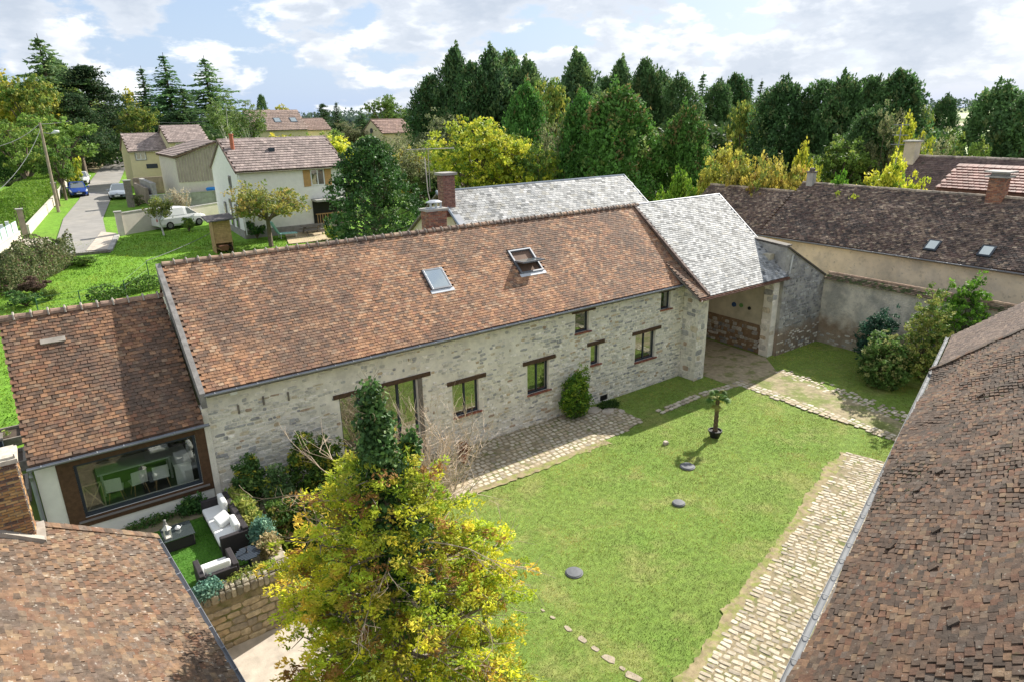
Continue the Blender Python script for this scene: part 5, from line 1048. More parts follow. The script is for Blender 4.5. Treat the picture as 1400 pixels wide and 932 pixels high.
gwall('kerb_stone', 'pale concrete kerb running along the lawn beside the paved forecourt', (151, 345), (161, 323), .18, .35, M_conc, cat='kerb')
for (pp, qq, lab, m, h) in (((104, 215), (113, 206), 'teal fence panel nearest the lane by the dark trees', mat('teal_panel', (.12, .30, .34)), 2.0), ((116, 205), (126, 197), 'second teal fence panel further up the verge', mat('teal_panel'), 2.0)):
    t = gwall('fence', lab, pp, qq, h, .08, m, cat='fence', )
gwall('yard_shed', 'black timber sided store with grassy roof at the far end of the lane', (134, 209), (151, 209), 2.6, 4.0, M_black, mat('back_grass'), cat='shed')
gwall('boundary_wall', 'cream wall climbing behind the dark store at the far end of the lane', (151, 208), (170, 196), 2.3, .3, M_yel, M_wwall)
t = thing('log_stack', 'long covered stack of logs beyond the dark store', 'log stack', tuple(gp(143, 196))); p = gp(143, 197); b = MB()
for r in range(4):
    for k in range(14): b.tube([(p[0]-3.5+k*.5+.25*(r % 2), p[1]-.5, p[2]+.25+r*.42), (p[0]-3.5+k*.5+.25*(r % 2), p[1]+.5, p[2]+.25+r*.42)], .24, 6)
o = b.build('logs', M_bark, t); o['kind'] = 'stuff'; b = MB(); b.box((p[0]-3.9, p[1]-.7, p[2]+1.9), (p[0]+3.6, p[1]+.7, p[2]+2.0)); b.build('cover', M_frame, t)

# utility pole with lamp and wires
p = at(75, 268, Y=78); pt = at(54, 168, Y=78); zb = float(terr(p[0], 78))
up_ = thing('utility_pole', 'leaning wooden utility pole with street lamp arm and cables', 'utility pole', (p[0], 78, zb))
b = MB(); b.tube([(p[0], 78, zb), (pt[0], 78, pt[2])], [.14, .10], 8); b.build('pole', mat('pole_wood', (.30, .24, .18), var=.2), up_)
l0 = at(60, 182, Y=78); l1 = at(70, 183, Y=78); l2 = at(81, 180, Y=78)
b = MB(); b.tube([l0, l1], .03, 5); b.build('lamp_arm', M_zinc, up_); b = MB(); b.tube([l1, (l1+l2)/2+np.array([0, 0, .06]), l2], [.06, .16, .1], 8); b.build('lamp_head', mat('lamp_grey', (.6, .62, .62)), up_, smooth=True)
def wire(root, p, q, sag, r=.025, nm='cable'):
    b = MB(); b.tube([np.array(p)*(1-t)+np.array(q)*t-np.array([0, 0, sag*4*t*(1-t)]) for t in np.linspace(0, 1, 12)], r, 4); b.build(nm, mat('cable_grey', (.12, .125, .13)), root)
wire(up_, at(54, 170, Y=78), at(-40, 204, Y=70), .6, .022); wire(up_, at(55, 178, Y=78), at(-60, 300, Y=40), .9, .02); wire(up_, at(54, 170, Y=78), at(128, 150, Y=150), .6, .02)
p2 = at(134, 209, Y=130); pt2 = at(124, 150, Y=130); o = thing('utility_pole', 'ivy clad utility pole at the far bend of the lane', 'utility pole', (p2[0], 130, float(terr(p2[0], 130)))); b = MB(); b.tube([(p2[0], 130, float(terr(p2[0], 130))), (pt2[0], 130, pt2[2])], [.18, .13], 6); b.build('pole', mat('pole_wood'), o)
wire(o, at(124, 152, Y=130), at(290, 165, Y=130), 1.0, .03)

# ================================================================== VEHICLES
M_tyre = mat('tyre', (.02, .02, .02), rough=.9, var=.1); M_rim = mat('rim', (.35, .35, .37), rough=.3, metal=.7, var=.05); M_cglass = glass_mat('car_glass', (.02, .025, .03), .30); M_lamp = mat('headlamp', (.7, .72, .75), rough=.15, spec=.8, var=.02)
def car(name, lab, pos, heading, col, van=False, group=None):
    m = mat('paint_'+name+str(len(_m)), col, rough=.28, spec=.6, var=.03, metal=.15); t = thing(name, lab, 'van' if van else 'car', tuple(pos), heading, group)
    c, s_ = math.cos(heading), math.sin(heading); W_ = lambda p: (pos[0]+c*p[0]-s_*p[1], pos[1]+s_*p[0]+c*p[1], pos[2]+p[2])
    def loft(st, ring, nm, mm, par=t, smooth=True):
        V = []; F = []; k = len(ring(st[0]))
        for q in st: V += [W_(v) for v in ring(q)]
        for i in range(len(st)-1):
            for j in range(k): F.append((i*k+j, i*k+(j+1) % k, (i+1)*k+(j+1) % k, (i+1)*k+j))
        F += [tuple(range(k)), tuple((len(st)-1)*k+j for j in reversed(range(k)))]
        b = MB(); b.add(V, F); o = b.build(nm, mm, par, smooth=False, bevel=.02); return o
    Ln = 2.2 if van else 2.0; wd = .9 if van else .86; hood = 1.02 if van else .92
    def body(q):
        x, hw, zb, zs = q; return [(x, -hw*.92, zb), (x, -hw, zb+.18), (x, -hw, zs-.22), (x, -hw*.93, zs), (x, 0, zs+.03), (x, hw*.93, zs), (x, hw, zs-.22), (x, hw, zb+.18), (x, hw*.92, zb)]
    if van: st = [(-Ln, wd*.93, .34, 1.05), (-Ln+.1, wd, .24, 1.1), (-1.2, wd, .22, 1.1), (0, wd, .22, 1.1), (.9, wd, .22, 1.08), (1.5, wd*.97, .22, 1.0), (1.95, wd*.9, .25, .86), (Ln, wd*.72, .35, .62)]
    else: st = [(-Ln, wd*.85, .36, .9), (-Ln+.12, wd*.95, .26, 1.0), (-1.3, wd, .22, 1.0), (-.2, wd, .2, .98), (.8, wd, .2, .95), (1.3, wd*.97, .2, .88), (1.75, wd*.9, .22, .76), (Ln, wd*.74, .3, .58)]
    loft(st, body, 'body', m)
    def gh(q): x, hb, ht, zb_, zt = q; return [(x, -hb, zb_), (x, -ht, zt), (x, ht, zt), (x, hb, zb_)]
    if van:
        gs = [(-Ln+.06, .84, .74, 1.08, 1.64), (-1.9, .86, .74, 1.08, 1.70), (.1, .86, .72, 1.08, 1.70), (.35, .85, .68, 1.06, 1.67)]; loft(gs, gh, 'cargo_box', m)
        loft([(.352, .84, .67, 1.06, 1.66), (.6, .84, .66, 1.05, 1.62), (1.25, .78, .74, 1.03, 1.08)], gh, 'windscreen', M_cglass)
        loft([(.30, .68, .66, 1.65, 1.69), (.62, .65, .62, 1.61, 1.65)], gh, 'roof_panel', m)
    else:
        loft([(-1.85, .74, .68, .95, 1.02), (-1.45, .78, .58, .95, 1.40), (-.2, .80, .60, .95, 1.48), (.25, .79, .58, .94, 1.44), (1.05, .72, .66, .92, .96)], gh, 'windows', M_cglass)
        loft([(-1.5, .62, .58, 1.385, 1.43), (-.2, .64, .58, 1.47, 1.515), (.22, .61, .56, 1.44, 1.475)], gh, 'roof_panel', m)
        for sy in (-1, 1):
            b = MB(); b.beam(W_((.22, sy*.6, 1.45)), W_((1.05, sy*.73, .95)), .06, .05); b.beam(W_((-.25, sy*.615, 1.46)), W_((-.35, sy*.80, .96)), .07, .05); b.beam(W_((-1.45, sy*.60, 1.4)), W_((-1.8, sy*.76, .98)), .14, .06); b.build('pillar', m, t)
    for wx in (-1.28, 1.28):
        for sy in (-1, 1):
            b = MB(); b.tube([W_((wx, sy*(wd-.2), .32)), W_((wx, sy*(wd+.015), .32))], .32, 18); w = b.build('wheel', M_tyre, t); b = MB(); b.tube([W_((wx, sy*(wd+.016), .32)), W_((wx, sy*(wd+.03), .32))], .2, 12); b.build('rim', M_rim, w)
    for sy in (-1, 1):
        b = MB(); b.hexa([W_((Ln-.42, sy*.74-.1, .62)), W_((Ln-.06, sy*.6-.16, .56)), W_((Ln-.06, sy*.6+.16, .56)), W_((Ln-.42, sy*.74+.1, .62)), W_((Ln-.45, sy*.74-.1, .79)), W_((Ln-.16, sy*.6-.16, .70)), W_((Ln-.16, sy*.6+.16, .70)), W_((Ln-.45, sy*.74+.1, .79))]); b.build('headlight', M_lamp, t)
        b = MB(); b.obox(W_((.85, sy*(wd+.1), 1.0)), (.05, .05, 0), (-.08*s_, .08*c, 0), (0, 0, .07)); b.build('wing_mirror', m, t)
        b = MB(); b.obox(W_((-Ln+.02, sy*.68, .82)), (.03, 0, 0), (-.1*s_, .1*c, 0), (0, 0, .12)); b.build('tail_light', mat('tail_red', (.4, .02, .02), rough=.3), t)
    b = MB(); b.obox(W_((Ln+.0, 0, .40)), (.03*c, .03*s_, 0), (-.5*s_, .5*c, 0), (0, 0, .09)); b.build('grille', M_black, t)
    b = MB(); b.obox(W_((Ln+.035, 0, .42)), (.006*c, .006*s_, 0), (-.25*s_, .25*c, 0), (0, 0, .055)); b.build('number_plate', M_white, t)
    b = MB(); b.obox(W_((Ln-.02, 0, .62)), (.03*c, .03*s_, 0), (-.09*s_, .09*c, 0), (0, 0, .05)); b.build('emblem', M_rim, t)
    return t
rc = gp(125, 262)-gp(117, 300)
hd = math.atan2(-rc[1], -rc[0])
car('parked_car', 'blue hatchback parked on the grass verge facing the camera', gp(108, 268), hd+.1, (.015, .06, .32), group='cars parked along the lane')
car('parked_car', 'white car parked directly behind the blue hatchback', gp(112.5, 252), hd+.02, (.75, .76, .78), group='cars parked along the lane')
car('parked_car', 'silver grey car parked on the right side of the lane', gp(165, 271), hd-.12, (.30, .34, .38), group='cars parked along the lane')
v0, v1 = gp(226, 317), gp(279, 309); dv = v1-v0; pc_ = (v0+v1)/2+np.array([-.2, .9, .1])
car('delivery_van', 'small white van parked along the garden wall behind the small tree', pc_, math.atan2(dv[1], dv[0]), (.8, .8, .8), van=True)

# ================================================================== BACK GARDEN OBJECTS
p = gp(306, 345); t = thing('garden_shelter', 'narrow wooden shelter with dark flat roof standing on the back lawn', 'shelter', tuple(p)); x, y, z = p
b = MB(); b.hexa([(x-1.0, y-.9, z+2.35), (x+.95, y-.9, z+2.42), (x+.95, y+.9, z+2.62), (x-1.0, y+.9, z+2.55), (x-1.0, y-.9, z+2.43), (x+.95, y-.9, z+2.5), (x+.95, y+.9, z+2.7), (x-1.0, y+.9, z+2.63)]); b.build('roof', mat('felt_roof', (.10, .09, .09), var=.3), t)
b = MB()
for k in range(12): b.box((x-.58, y-.5, z+.75+k*.132), (x+.6, y-.47, z+.75+k*.132+.122))
b.build('front_boards', M_wood, t)
b = MB(); b.box((x-.6, y-.5, z-.1), (x-.56, y+.6, z+2.4)); b.box((x+.58, y-.47, z-.1), (x+.62, y+.6, z+2.4)); b.box((x-.6, y+.6, z-.1), (x+.6, y+.64, z+2.5)); b.build('side_panel', M_wood, t)
t = thing('wheelbarrow', 'rusty wheelbarrow tucked under the wooden shelter', 'wheelbarrow', (x, y-.8, z)); b = MB(); V = []
for k in range(17): a = 2*math.pi*k/16; V.append((x+.25+.28*math.cos(a), y-.62, z+.32+.28*math.sin(a)))
b.tube(V, .04, 6); b.build('wheel', M_tyre, t); b = MB(); b.hexa([(x-.35, y-.9, z+.25), (x+.15, y-.9, z+.25), (x+.15, y-.55, z+.25), (x-.35, y-.55, z+.25), (x-.45, y-1.0, z+.62), (x+.2, y-1.0, z+.62), (x+.2, y-.5, z+.62), (x-.45, y-.5, z+.62)]); b.build('tray', mat('rust', (.2, .09, .05), var=.3), t); b = MB(); b.tube([(x-.3, y-.9, z+.3), (x-.75, y-.95, z+.6)], .025, 5); b.tube([(x-.3, y-.6, z+.3), (x-.75, y-.6, z+.6)], .025, 5); b.build('handle', M_wood, t)
# lounge chair and bench on the patio
p = gp(391, 327)+np.array([0, 0, .1]); t = thing('deck_chair', 'pale turquoise reclining chair on the patio of the white house', 'chair', tuple(p)); x, y, z = p
b = MB(); b.hexa([(x-.55, y-.35, z+.35), (x+.9, y-.35, z+.3), (x+.9, y+.3, z+.3), (x-.55, y+.3, z+.35), (x-.55, y-.35, z+.42), (x+.9, y-.35, z+.37), (x+.9, y+.3, z+.37), (x-.55, y+.3, z+.42)]); b.build('seat', mat('turquoise_canvas', (.30, .55, .55)), t)
b = MB(); b.hexa([(x-.6, y-.35, z+.4), (x-.5, y-.35, z+.4), (x-.5, y+.3, z+.4), (x-.6, y+.3, z+.4), (x-1.1, y-.35, z+1.35), (x-1.0, y-.35, z+1.4), (x-1.0, y+.3, z+1.4), (x-1.1, y+.3, z+1.35)]); b.build('backrest', mat('turquoise_canvas'), t)
for dx in (-.45, .75):
    for dy in (-.32, .26): b = MB(); b.tube([(x+dx, y+dy, z), (x+dx, y+dy, z+.36)], .025, 5); b.build('leg', M_white, t)
p = gp(428, 322)+np.array([0, 0, .1]); t = thing('picnic_table', 'grey wooden picnic table with benches on the patio of the white house', 'table', tuple(p)); x, y, z = p
b = MB(); b.box((x-.9, y-.35, z+.70), (x+.9, y+.35, z+.75)); b.build('tabletop', M_greywood, t)
for s_ in (-1, 1): b = MB(); b.box((x-.9, y+s_*.65-.13, z+.40), (x+.9, y+s_*.65+.13, z+.45)); b.build('bench', M_greywood, t)
for dx in (-.6, .6): b = MB(); b.beam((x+dx, y-.7, z), (x+dx, y-.1, z+.7), .07, .07); b.beam((x+dx, y+.7, z), (x+dx, y+.1, z+.7), .07, .07); b.build('leg', M_greywood, t)
# wire fence posts in the back garden
fpts = [((200, 357), (206, 390)), ((166, 384), (173, 406)), ((105, 398), (112, 421)), ((48, 407), (53, 428))]
t = thing('wire_fence', 'thin green wire fence with slender posts behind the annex ridge', 'fence', tuple(gp(173, 406))); tops = []
M_gm = mat('green_metal', (.05, .12, .07), rough=.5)
for (a, c) in fpts:
    p = gp(*c); q = at(a[0], a[1], Y=p[1]); tops.append((p, q)); b = MB(); b.tube([p, (p[0], p[1], q[2])], .03, 5); b.build('post', M_gm, t)
b = MB()
for i in range(len(tops)-1):
    for f in (.3, .65, .97):
        a = tops[i][0]*(1-f)+np.array([tops[i][0][0], tops[i][0][1], tops[i][1][2]])*f; c = tops[i+1][0]*(1-f)+np.array([tops[i+1][0][0], tops[i+1][0][1], tops[i+1][1][2]])*f; b.tube([a, c], .008, 4)
b.build('wires', M_gm, t)
wire(t, (tops[0][0][0], tops[0][0][1], tops[0][1][2]), gp(296, 338)+np.array([0, 0, 1.2]), .1, .02)
# raised vegetable beds left
for i, (y_, lab) in enumerate(((23.2, 'timber edged vegetable bed nearest the camera, left of the annex'), (25.2, 'timber edged vegetable bed in the middle of the three left of the annex'), (27.2, 'timber edged vegetable bed farthest from the camera, left of the annex'))):
    z = float(terr(-3, y_)); t = thing('raised_bed', lab, 'vegetable bed', (-2.6, y_, z), group='raised vegetable beds'); b = MB()
    b.box((-4.2, y_-.6, z-.1), (-1.5, y_-.52, z+.3)); b.box((-4.2, y_+.52, z-.1), (-1.5, y_+.6, z+.3)); b.box((-1.58, y_-.52, z-.1), (-1.5, y_+.52, z+.3)); b.build('timber_edge', M_greywood, t); b = MB(); b.box((-4.2, y_-.52, z-.1), (-1.58, y_+.52, z+.2)); b.build('soil', mat('dark_soil', (.07, .05, .035), var=.3), t)
t = thing('storage_box', 'dark grey box on the grass at the left edge beside the brick chimney', 'box', (-1.9, 21, 1.6)); q = at(3, 605, Z=1.9); b = MB(); b.box((q[0]-.6, q[1]-.3, 1.5), (q[0]+.02, q[1]+.3, 2.1)); b.build('body', M_frame, t); b = MB(); b.box((q[0]-.64, q[1]-.34, 2.1), (q[0]+.06, q[1]+.34, 2.15)); b.build('lid', M_greywood, t)

# ================================================================== TERRACE
rt = thing('terrace_retaining_wall', 'stone retaining wall with upright coping stones below the terrace', 'wall', (2.5, 14.9, -.35))
b = MB(); b.box((.65, 14.95, -.36), (3.75, 15.35, 1.30)); b.box((3.33, 15.35, -.36), (3.75, 19.7, 1.26)); b.build('wall_core', mat('retaining_mortar', (.40, .33, .23), var=.25, nscale=5, bump=.6, bscale=30), rt)
SRW = [(.40, .32, .22), (.33, .27, .20), (.46, .38, .27), (.27, .23, .18), (.36, .27, .17)]
stone_wall(rt, (.65, 14.95, 0), (1, 0, 0), 3.1, 1.02, M_stone, SRW, lambda x, z: random.randrange(5), ch=(.17, .24), cl=(.22, .48), dp=(.01, .03), gap=.025, z0=-.34, n=(0, -1, 0))
stone_wall(rt, (3.75, 15.35, 0), (0, 1, 0), 4.3, 1.1, M_stone, SRW, lambda x, z: random.randrange(5), ch=(.15, .24), cl=(.2, .45), dp=(.01, .03), gap=.025, z0=-.34, n=(1, 0, 0), nparts=60)
P = Pieces('cobble', M_stone, [(.32, .27, .20), (.25, .21, .16), (.38, .33, .25), (.18, .16, .12)])
x = .7
while x < 3.7:
    w = random.uniform(.10, .19); P.add(np.array([x+w/2, 14.94, 1.20]), np.array([w*.92, 0, 0]), np.array([0, 0, .25]), np.array([0, -.05, 0]), random.randrange(4)); P.add(np.array([x+w/2, 15.12, 1.30]), np.array([w*.92, 0, 0]), np.array([0, .36, 0]), np.array([0, 0, .09]), random.randrange(4)); x += w
y = 15.4
while y < 19.6:
    w = random.uniform(.2, .34); P.add(np.array([3.54, y+w/2, 1.26]), np.array([.40, 0, 0]), np.array([0, w*.93, 0]), np.array([0, 0, .07]), random.randrange(4)); y += w
P.finish('coping_stone', rt, 300, 2)
M_rattan = mat('dark_rattan', (.035, .03, .032), rough=.75, var=.3, nscale=60, bump=.6, bscale=90)
M_cush = mat('white_cushion', (.80, .79, .76), rough=.9, var=.03, bump=.2, bscale=8, dist=.02); M_cushg = mat('grey_cushion', (.50, .53, .56), rough=.9, var=.04)
sf = thing('rattan_sofa', 'three seat dark rattan sofa with white cushions along the planter', 'sofa', (2.8, 17.7, 1.12))
def bb(root, a, c, nm, m, bev=.02):
    b = MB(); b.box(a, c); return b.build(nm, m, root, bevel=bev)
bb(sf, (2.46, 16.6, 1.15), (3.16, 18.83, 1.38), 'base', M_rattan); bb(sf, (3.02, 16.6, 1.381), (3.17, 18.83, 1.80), 'backrest', M_rattan)
bb(sf, (2.44, 16.56, 1.15), (3.16, 16.70, 1.72), 'armrest', M_rattan); bb(sf, (2.44, 18.72, 1.15), (3.16, 18.86, 1.72), 'armrest', M_rattan)
for k in range(3):
    y0 = 16.71+k*.668; bb(sf, (2.42, y0+.01, 1.383), (2.98, y0+.655, 1.53), 'seat_cushion', M_cush, .04)
bb(sf, (2.86, 18.05, 1.535), (3.01, 18.68, 1.90), 'back_cushion', M_cush, .05); bb(sf, (2.86, 16.75, 1.535), (3.01, 17.35, 1.88), 'back_cushion', M_cush, .05)
b = MB(); b.obox((2.76, 17.66, 1.63), (.17, .03, .06), (-.03, .26, 0), (-.03, 0, .07)); b.build('loose_cushion', M_cush, sf, bevel=.04)
ac = thing('rattan_armchair', 'dark rattan armchair with white cushion seen from behind, nearest the planter wall', 'armchair', (2.1, 15.75, 1.12))
bb(ac, (1.72, 15.32, 1.15), (2.52, 16.05, 1.36), 'base', M_rattan); bb(ac, (1.72, 15.30, 1.15), (2.52, 15.42, 1.62), 'backrest', M_rattan); bb(ac, (1.66, 15.3, 1.15), (1.79, 16.1, 1.68), 'armrest', M_rattan); bb(ac, (2.44, 15.34, 1.15), (2.58, 16.14, 1.68), 'armrest', M_rattan)
bb(ac, (1.80, 15.55, 1.365), (2.43, 16.10, 1.50), 'seat_cushion', M_cush, .04); bb(ac, (1.81, 15.43, 1.50), (2.42, 15.56, 1.78), 'back_cushion', M_cush, .04)
ct = thing('coffee_table', 'low black rattan coffee table with glass top in front of the sofa', 'table', (1.65, 18.0, 1.12)); bb(ct, (1.30, 17.68, 1.13), (2.0, 18.38, 1.47), 'base', M_rattan); bb(ct, (1.27, 17.65, 1.471), (2.03, 18.41, 1.50), 'tabletop', glass_mat('black_glass', (.04, .05, .05), .12, rough=.1), .006)
def lantern(x, y, z, s, lab):
    t = thing('lantern', lab, 'lantern', (x, y, z)); m = mat('whitewashed', (.55, .53, .48))
    bb(t, (x-s, y-s, z), (x+s, y+s, z+.02), 'base', m, .003)
    for a in (-1, 1):
        for d in (-1, 1): bb(t, (x+a*s*.85-.012, y+d*s*.85-.012, z+.02), (x+a*s*.85+.012, y+d*s*.85+.012, z+.26), 'post', m, .002)
    b = MB(); b.lathe((x, y, z+.26), [(s*1.5, 0), (s*1.3, .03), (s*.5, .09), (.02, .11)], 4); b.build('cap', m, t)
lantern(1.40, 17.85, 1.503, .085, 'whitewashed lantern on the near left corner of the coffee table')
t = thing('bottle_vase', 'slim grey bottle vase at the back of the coffee table', 'vase', (1.45, 18.25, 1.503)); b = MB(); b.lathe((1.42, 18.27, 1.503), [(.06, 0), (.085, .08), (.05, .18), (.03, .26), (.04, .3)], 12); b.build('body', mat('grey_ceramic', (.22, .21, .2), rough=.5), t, smooth=True)
t = thing('teapot', 'small pale teapot in the middle of the coffee table', 'teapot', (1.7, 18.1, 1.503)); b = MB(); b.lathe((1.68, 18.1, 1.503), [(.04, 0), (.075, .04), (.06, .08), (.015, .10), (.015, .12)], 12); b.build('body', M_white, t, smooth=True); b = MB(); b.tube([(1.74, 18.1, 1.54), (1.80, 18.12, 1.58)], .012, 5); b.build('spout', M_white, t)
rtb = thing('round_side_table', 'round dark slatted side table between the sofa and the planter wall', 'table', (2.9, 15.75, 1.12))
b = MB()
for k in range(9):
    y = -.26+k*.065; hw = math.sqrt(max(.3**2-y*y, .001)); b.box((2.9-hw, 15.75+y-.027, 1.56), (2.9+hw, 15.75+y+.027, 1.585))
b.build('tabletop', M_frame, rtb); b = MB(); b.tube([(2.9, 15.75, 1.12), (2.9, 15.75, 1.56)], .03, 8); b.lathe((2.9, 15.75, 1.12), [(.2, 0), (.2, .02), (.03, .04)], 12); b.build('leg', M_frame, rtb)
t = thing('candle_holder', 'small black candle holder on the round side table', 'candle holder', (2.9, 15.75, 1.587)); b = MB(); b.lathe((2.88, 15.78, 1.587), [(.04, 0), (.04, .01), (.015, .02), (.015, .14), (.04, .15)], 10); b.build('body', M_black, t)

# ================================================================== COURTYARD OBJECTS
M_cov = mat('grey_cover', (.13, .135, .145), rough=.6, var=.15, nscale=10)
for (px_, py_, lab, r) in ((940, 636, 'grey drain cover on a bare patch nearest the potted palm', .27), (928, 686, 'smaller grey drain cover in the middle of the lawn', .21), (785, 781, 'grey drain cover farthest from the palm, nearest the yellow conifer', .25)):
    p = at(px_, py_, Z=.05); t = thing('drain_cover', lab, 'drain cover', (p[0], p[1], 0), group='round drain covers in the lawn'); b = MB(); b.lathe((p[0], p[1], -.02), [(r, 0), (r, .052), (r*.93, .062)], 24); b.build('rim', M_cov, t, smooth=False)
    b = MB(); b.lathe((p[0], p[1], .040), [(r*.9, 0), (r*.86, .02), (r*.4, .03), (.01, .032)], 24); b.build('lid', M_cov, t)
q = at(910, 605, Z=.05); V, F = t_stone(2, .2, .8, .1); o = link('loose_stone', mesh_np('loose_stone', V*np.array([.22, .17, .12]), [v for f in F for v in f], [len(f) for f in F], M_pave), loc=(q[0], q[1], .0)); tag(o, 'single pale stone lying on the lawn left of the potted palm', 'stone')
for (px_, py_, w, h_, lab) in ((812, 561, .65, .5, 'loose grey slab leaning flat at the foot of the green bush'), (831, 562, .6, .4, 'pale flat stone on the grass under the cellar vent'), (850, 563, .3, .25, 'small pale stone right of the flat stones under the vent')):
    q = at(px_, py_, Z=.03); V, F = t_stone(px_ % 5, .2, .9, .08); o = link('loose_slab', mesh_np('loose_slab', V*np.array([w, h_, .07]), [v for f in F for v in f], [len(f) for f in F], M_cob if False else M_pave), loc=(q[0], q[1], .03), rot=(0, 0, .4)); tag(o, lab, 'stone slab')
# ================================================================== VEGETATION
def leaf_mat(name, transl=.35, rough=.6, objvar=.26, spec=.25): return mat(name, attr=True, rough=rough, spec=spec, var=.0, transl=transl, objvar=objvar)
M_leaf = leaf_mat('foliage'); M_needle = leaf_mat('needle_foliage', .32, .7); M_gloss = leaf_mat('glossy_leaf', .2, .55, .1, .3)
M_spray = leaf_mat('golden_spray', .42, .65, 0)
def quads(name, P, size, nbias, cols, m, aspect=.6, parent=None, fold=False, rg=None, dirs=None):
    """one bent diamond of foliage per point"""
    rg = rg or rng; n = len(P); P = np.asarray(P, float); size = np.broadcast_to(size, n)
    nr = rg.normal(size=(n, 3))+np.asarray(nbias); nr /= np.linalg.norm(nr, axis=1)[:, None]
    t = dirs+rg.normal(size=(n, 3))*.35 if dirs is not None else rg.normal(size=(n, 3))
    t = t-nr*(t*nr).sum(1)[:, None]; t /= np.linalg.norm(t, axis=1)[:, None]+1e-9; s_ = np.cross(nr, t)
    h = size[:, None]*.5; w = h*aspect
    V = np.stack([P-t*h, P+s_*w*1.0-nr*h*.18, P+t*h, P-s_*w-nr*h*.18], 1).reshape(-1, 3)
    return mesh_np(name, V, np.arange(4*n), [4]*n, m, cols)
def colmix(n, pal, w, rg, jit=.18):
    pal = np.array(pal); i = rg.choice(len(pal), n, p=np.array(w, float)/sum(w)); return pal[i]*(1+rg.uniform(-jit, jit, (n, 1)))
def limb_mesh(name, segs, m=None, n=5):
    b = MB()
    for pts, rs in segs: b.tube(pts, rs, n)
    me_o = b; V = np.array(b.V); return mesh_np(name, V, [i for f in b.F for i in f], [len(f) for f in b.F], m or M_bark, smooth=True)
def clumps(rg, C, R, n, flat=.8):
    """n points inside each ellipsoidal clump, denser near the surface"""
    C = np.repeat(C, n, 0); R = np.repeat(np.broadcast_to(R, len(C)//n), n); d = rg.normal(size=(len(C), 3)); d /= np.linalg.norm(d, axis=1)[:, None]; r = rg.random(len(C))**.45
    return C+d*(r*R)[:, None]*np.array([1, 1, flat]), d
PROTO = {}
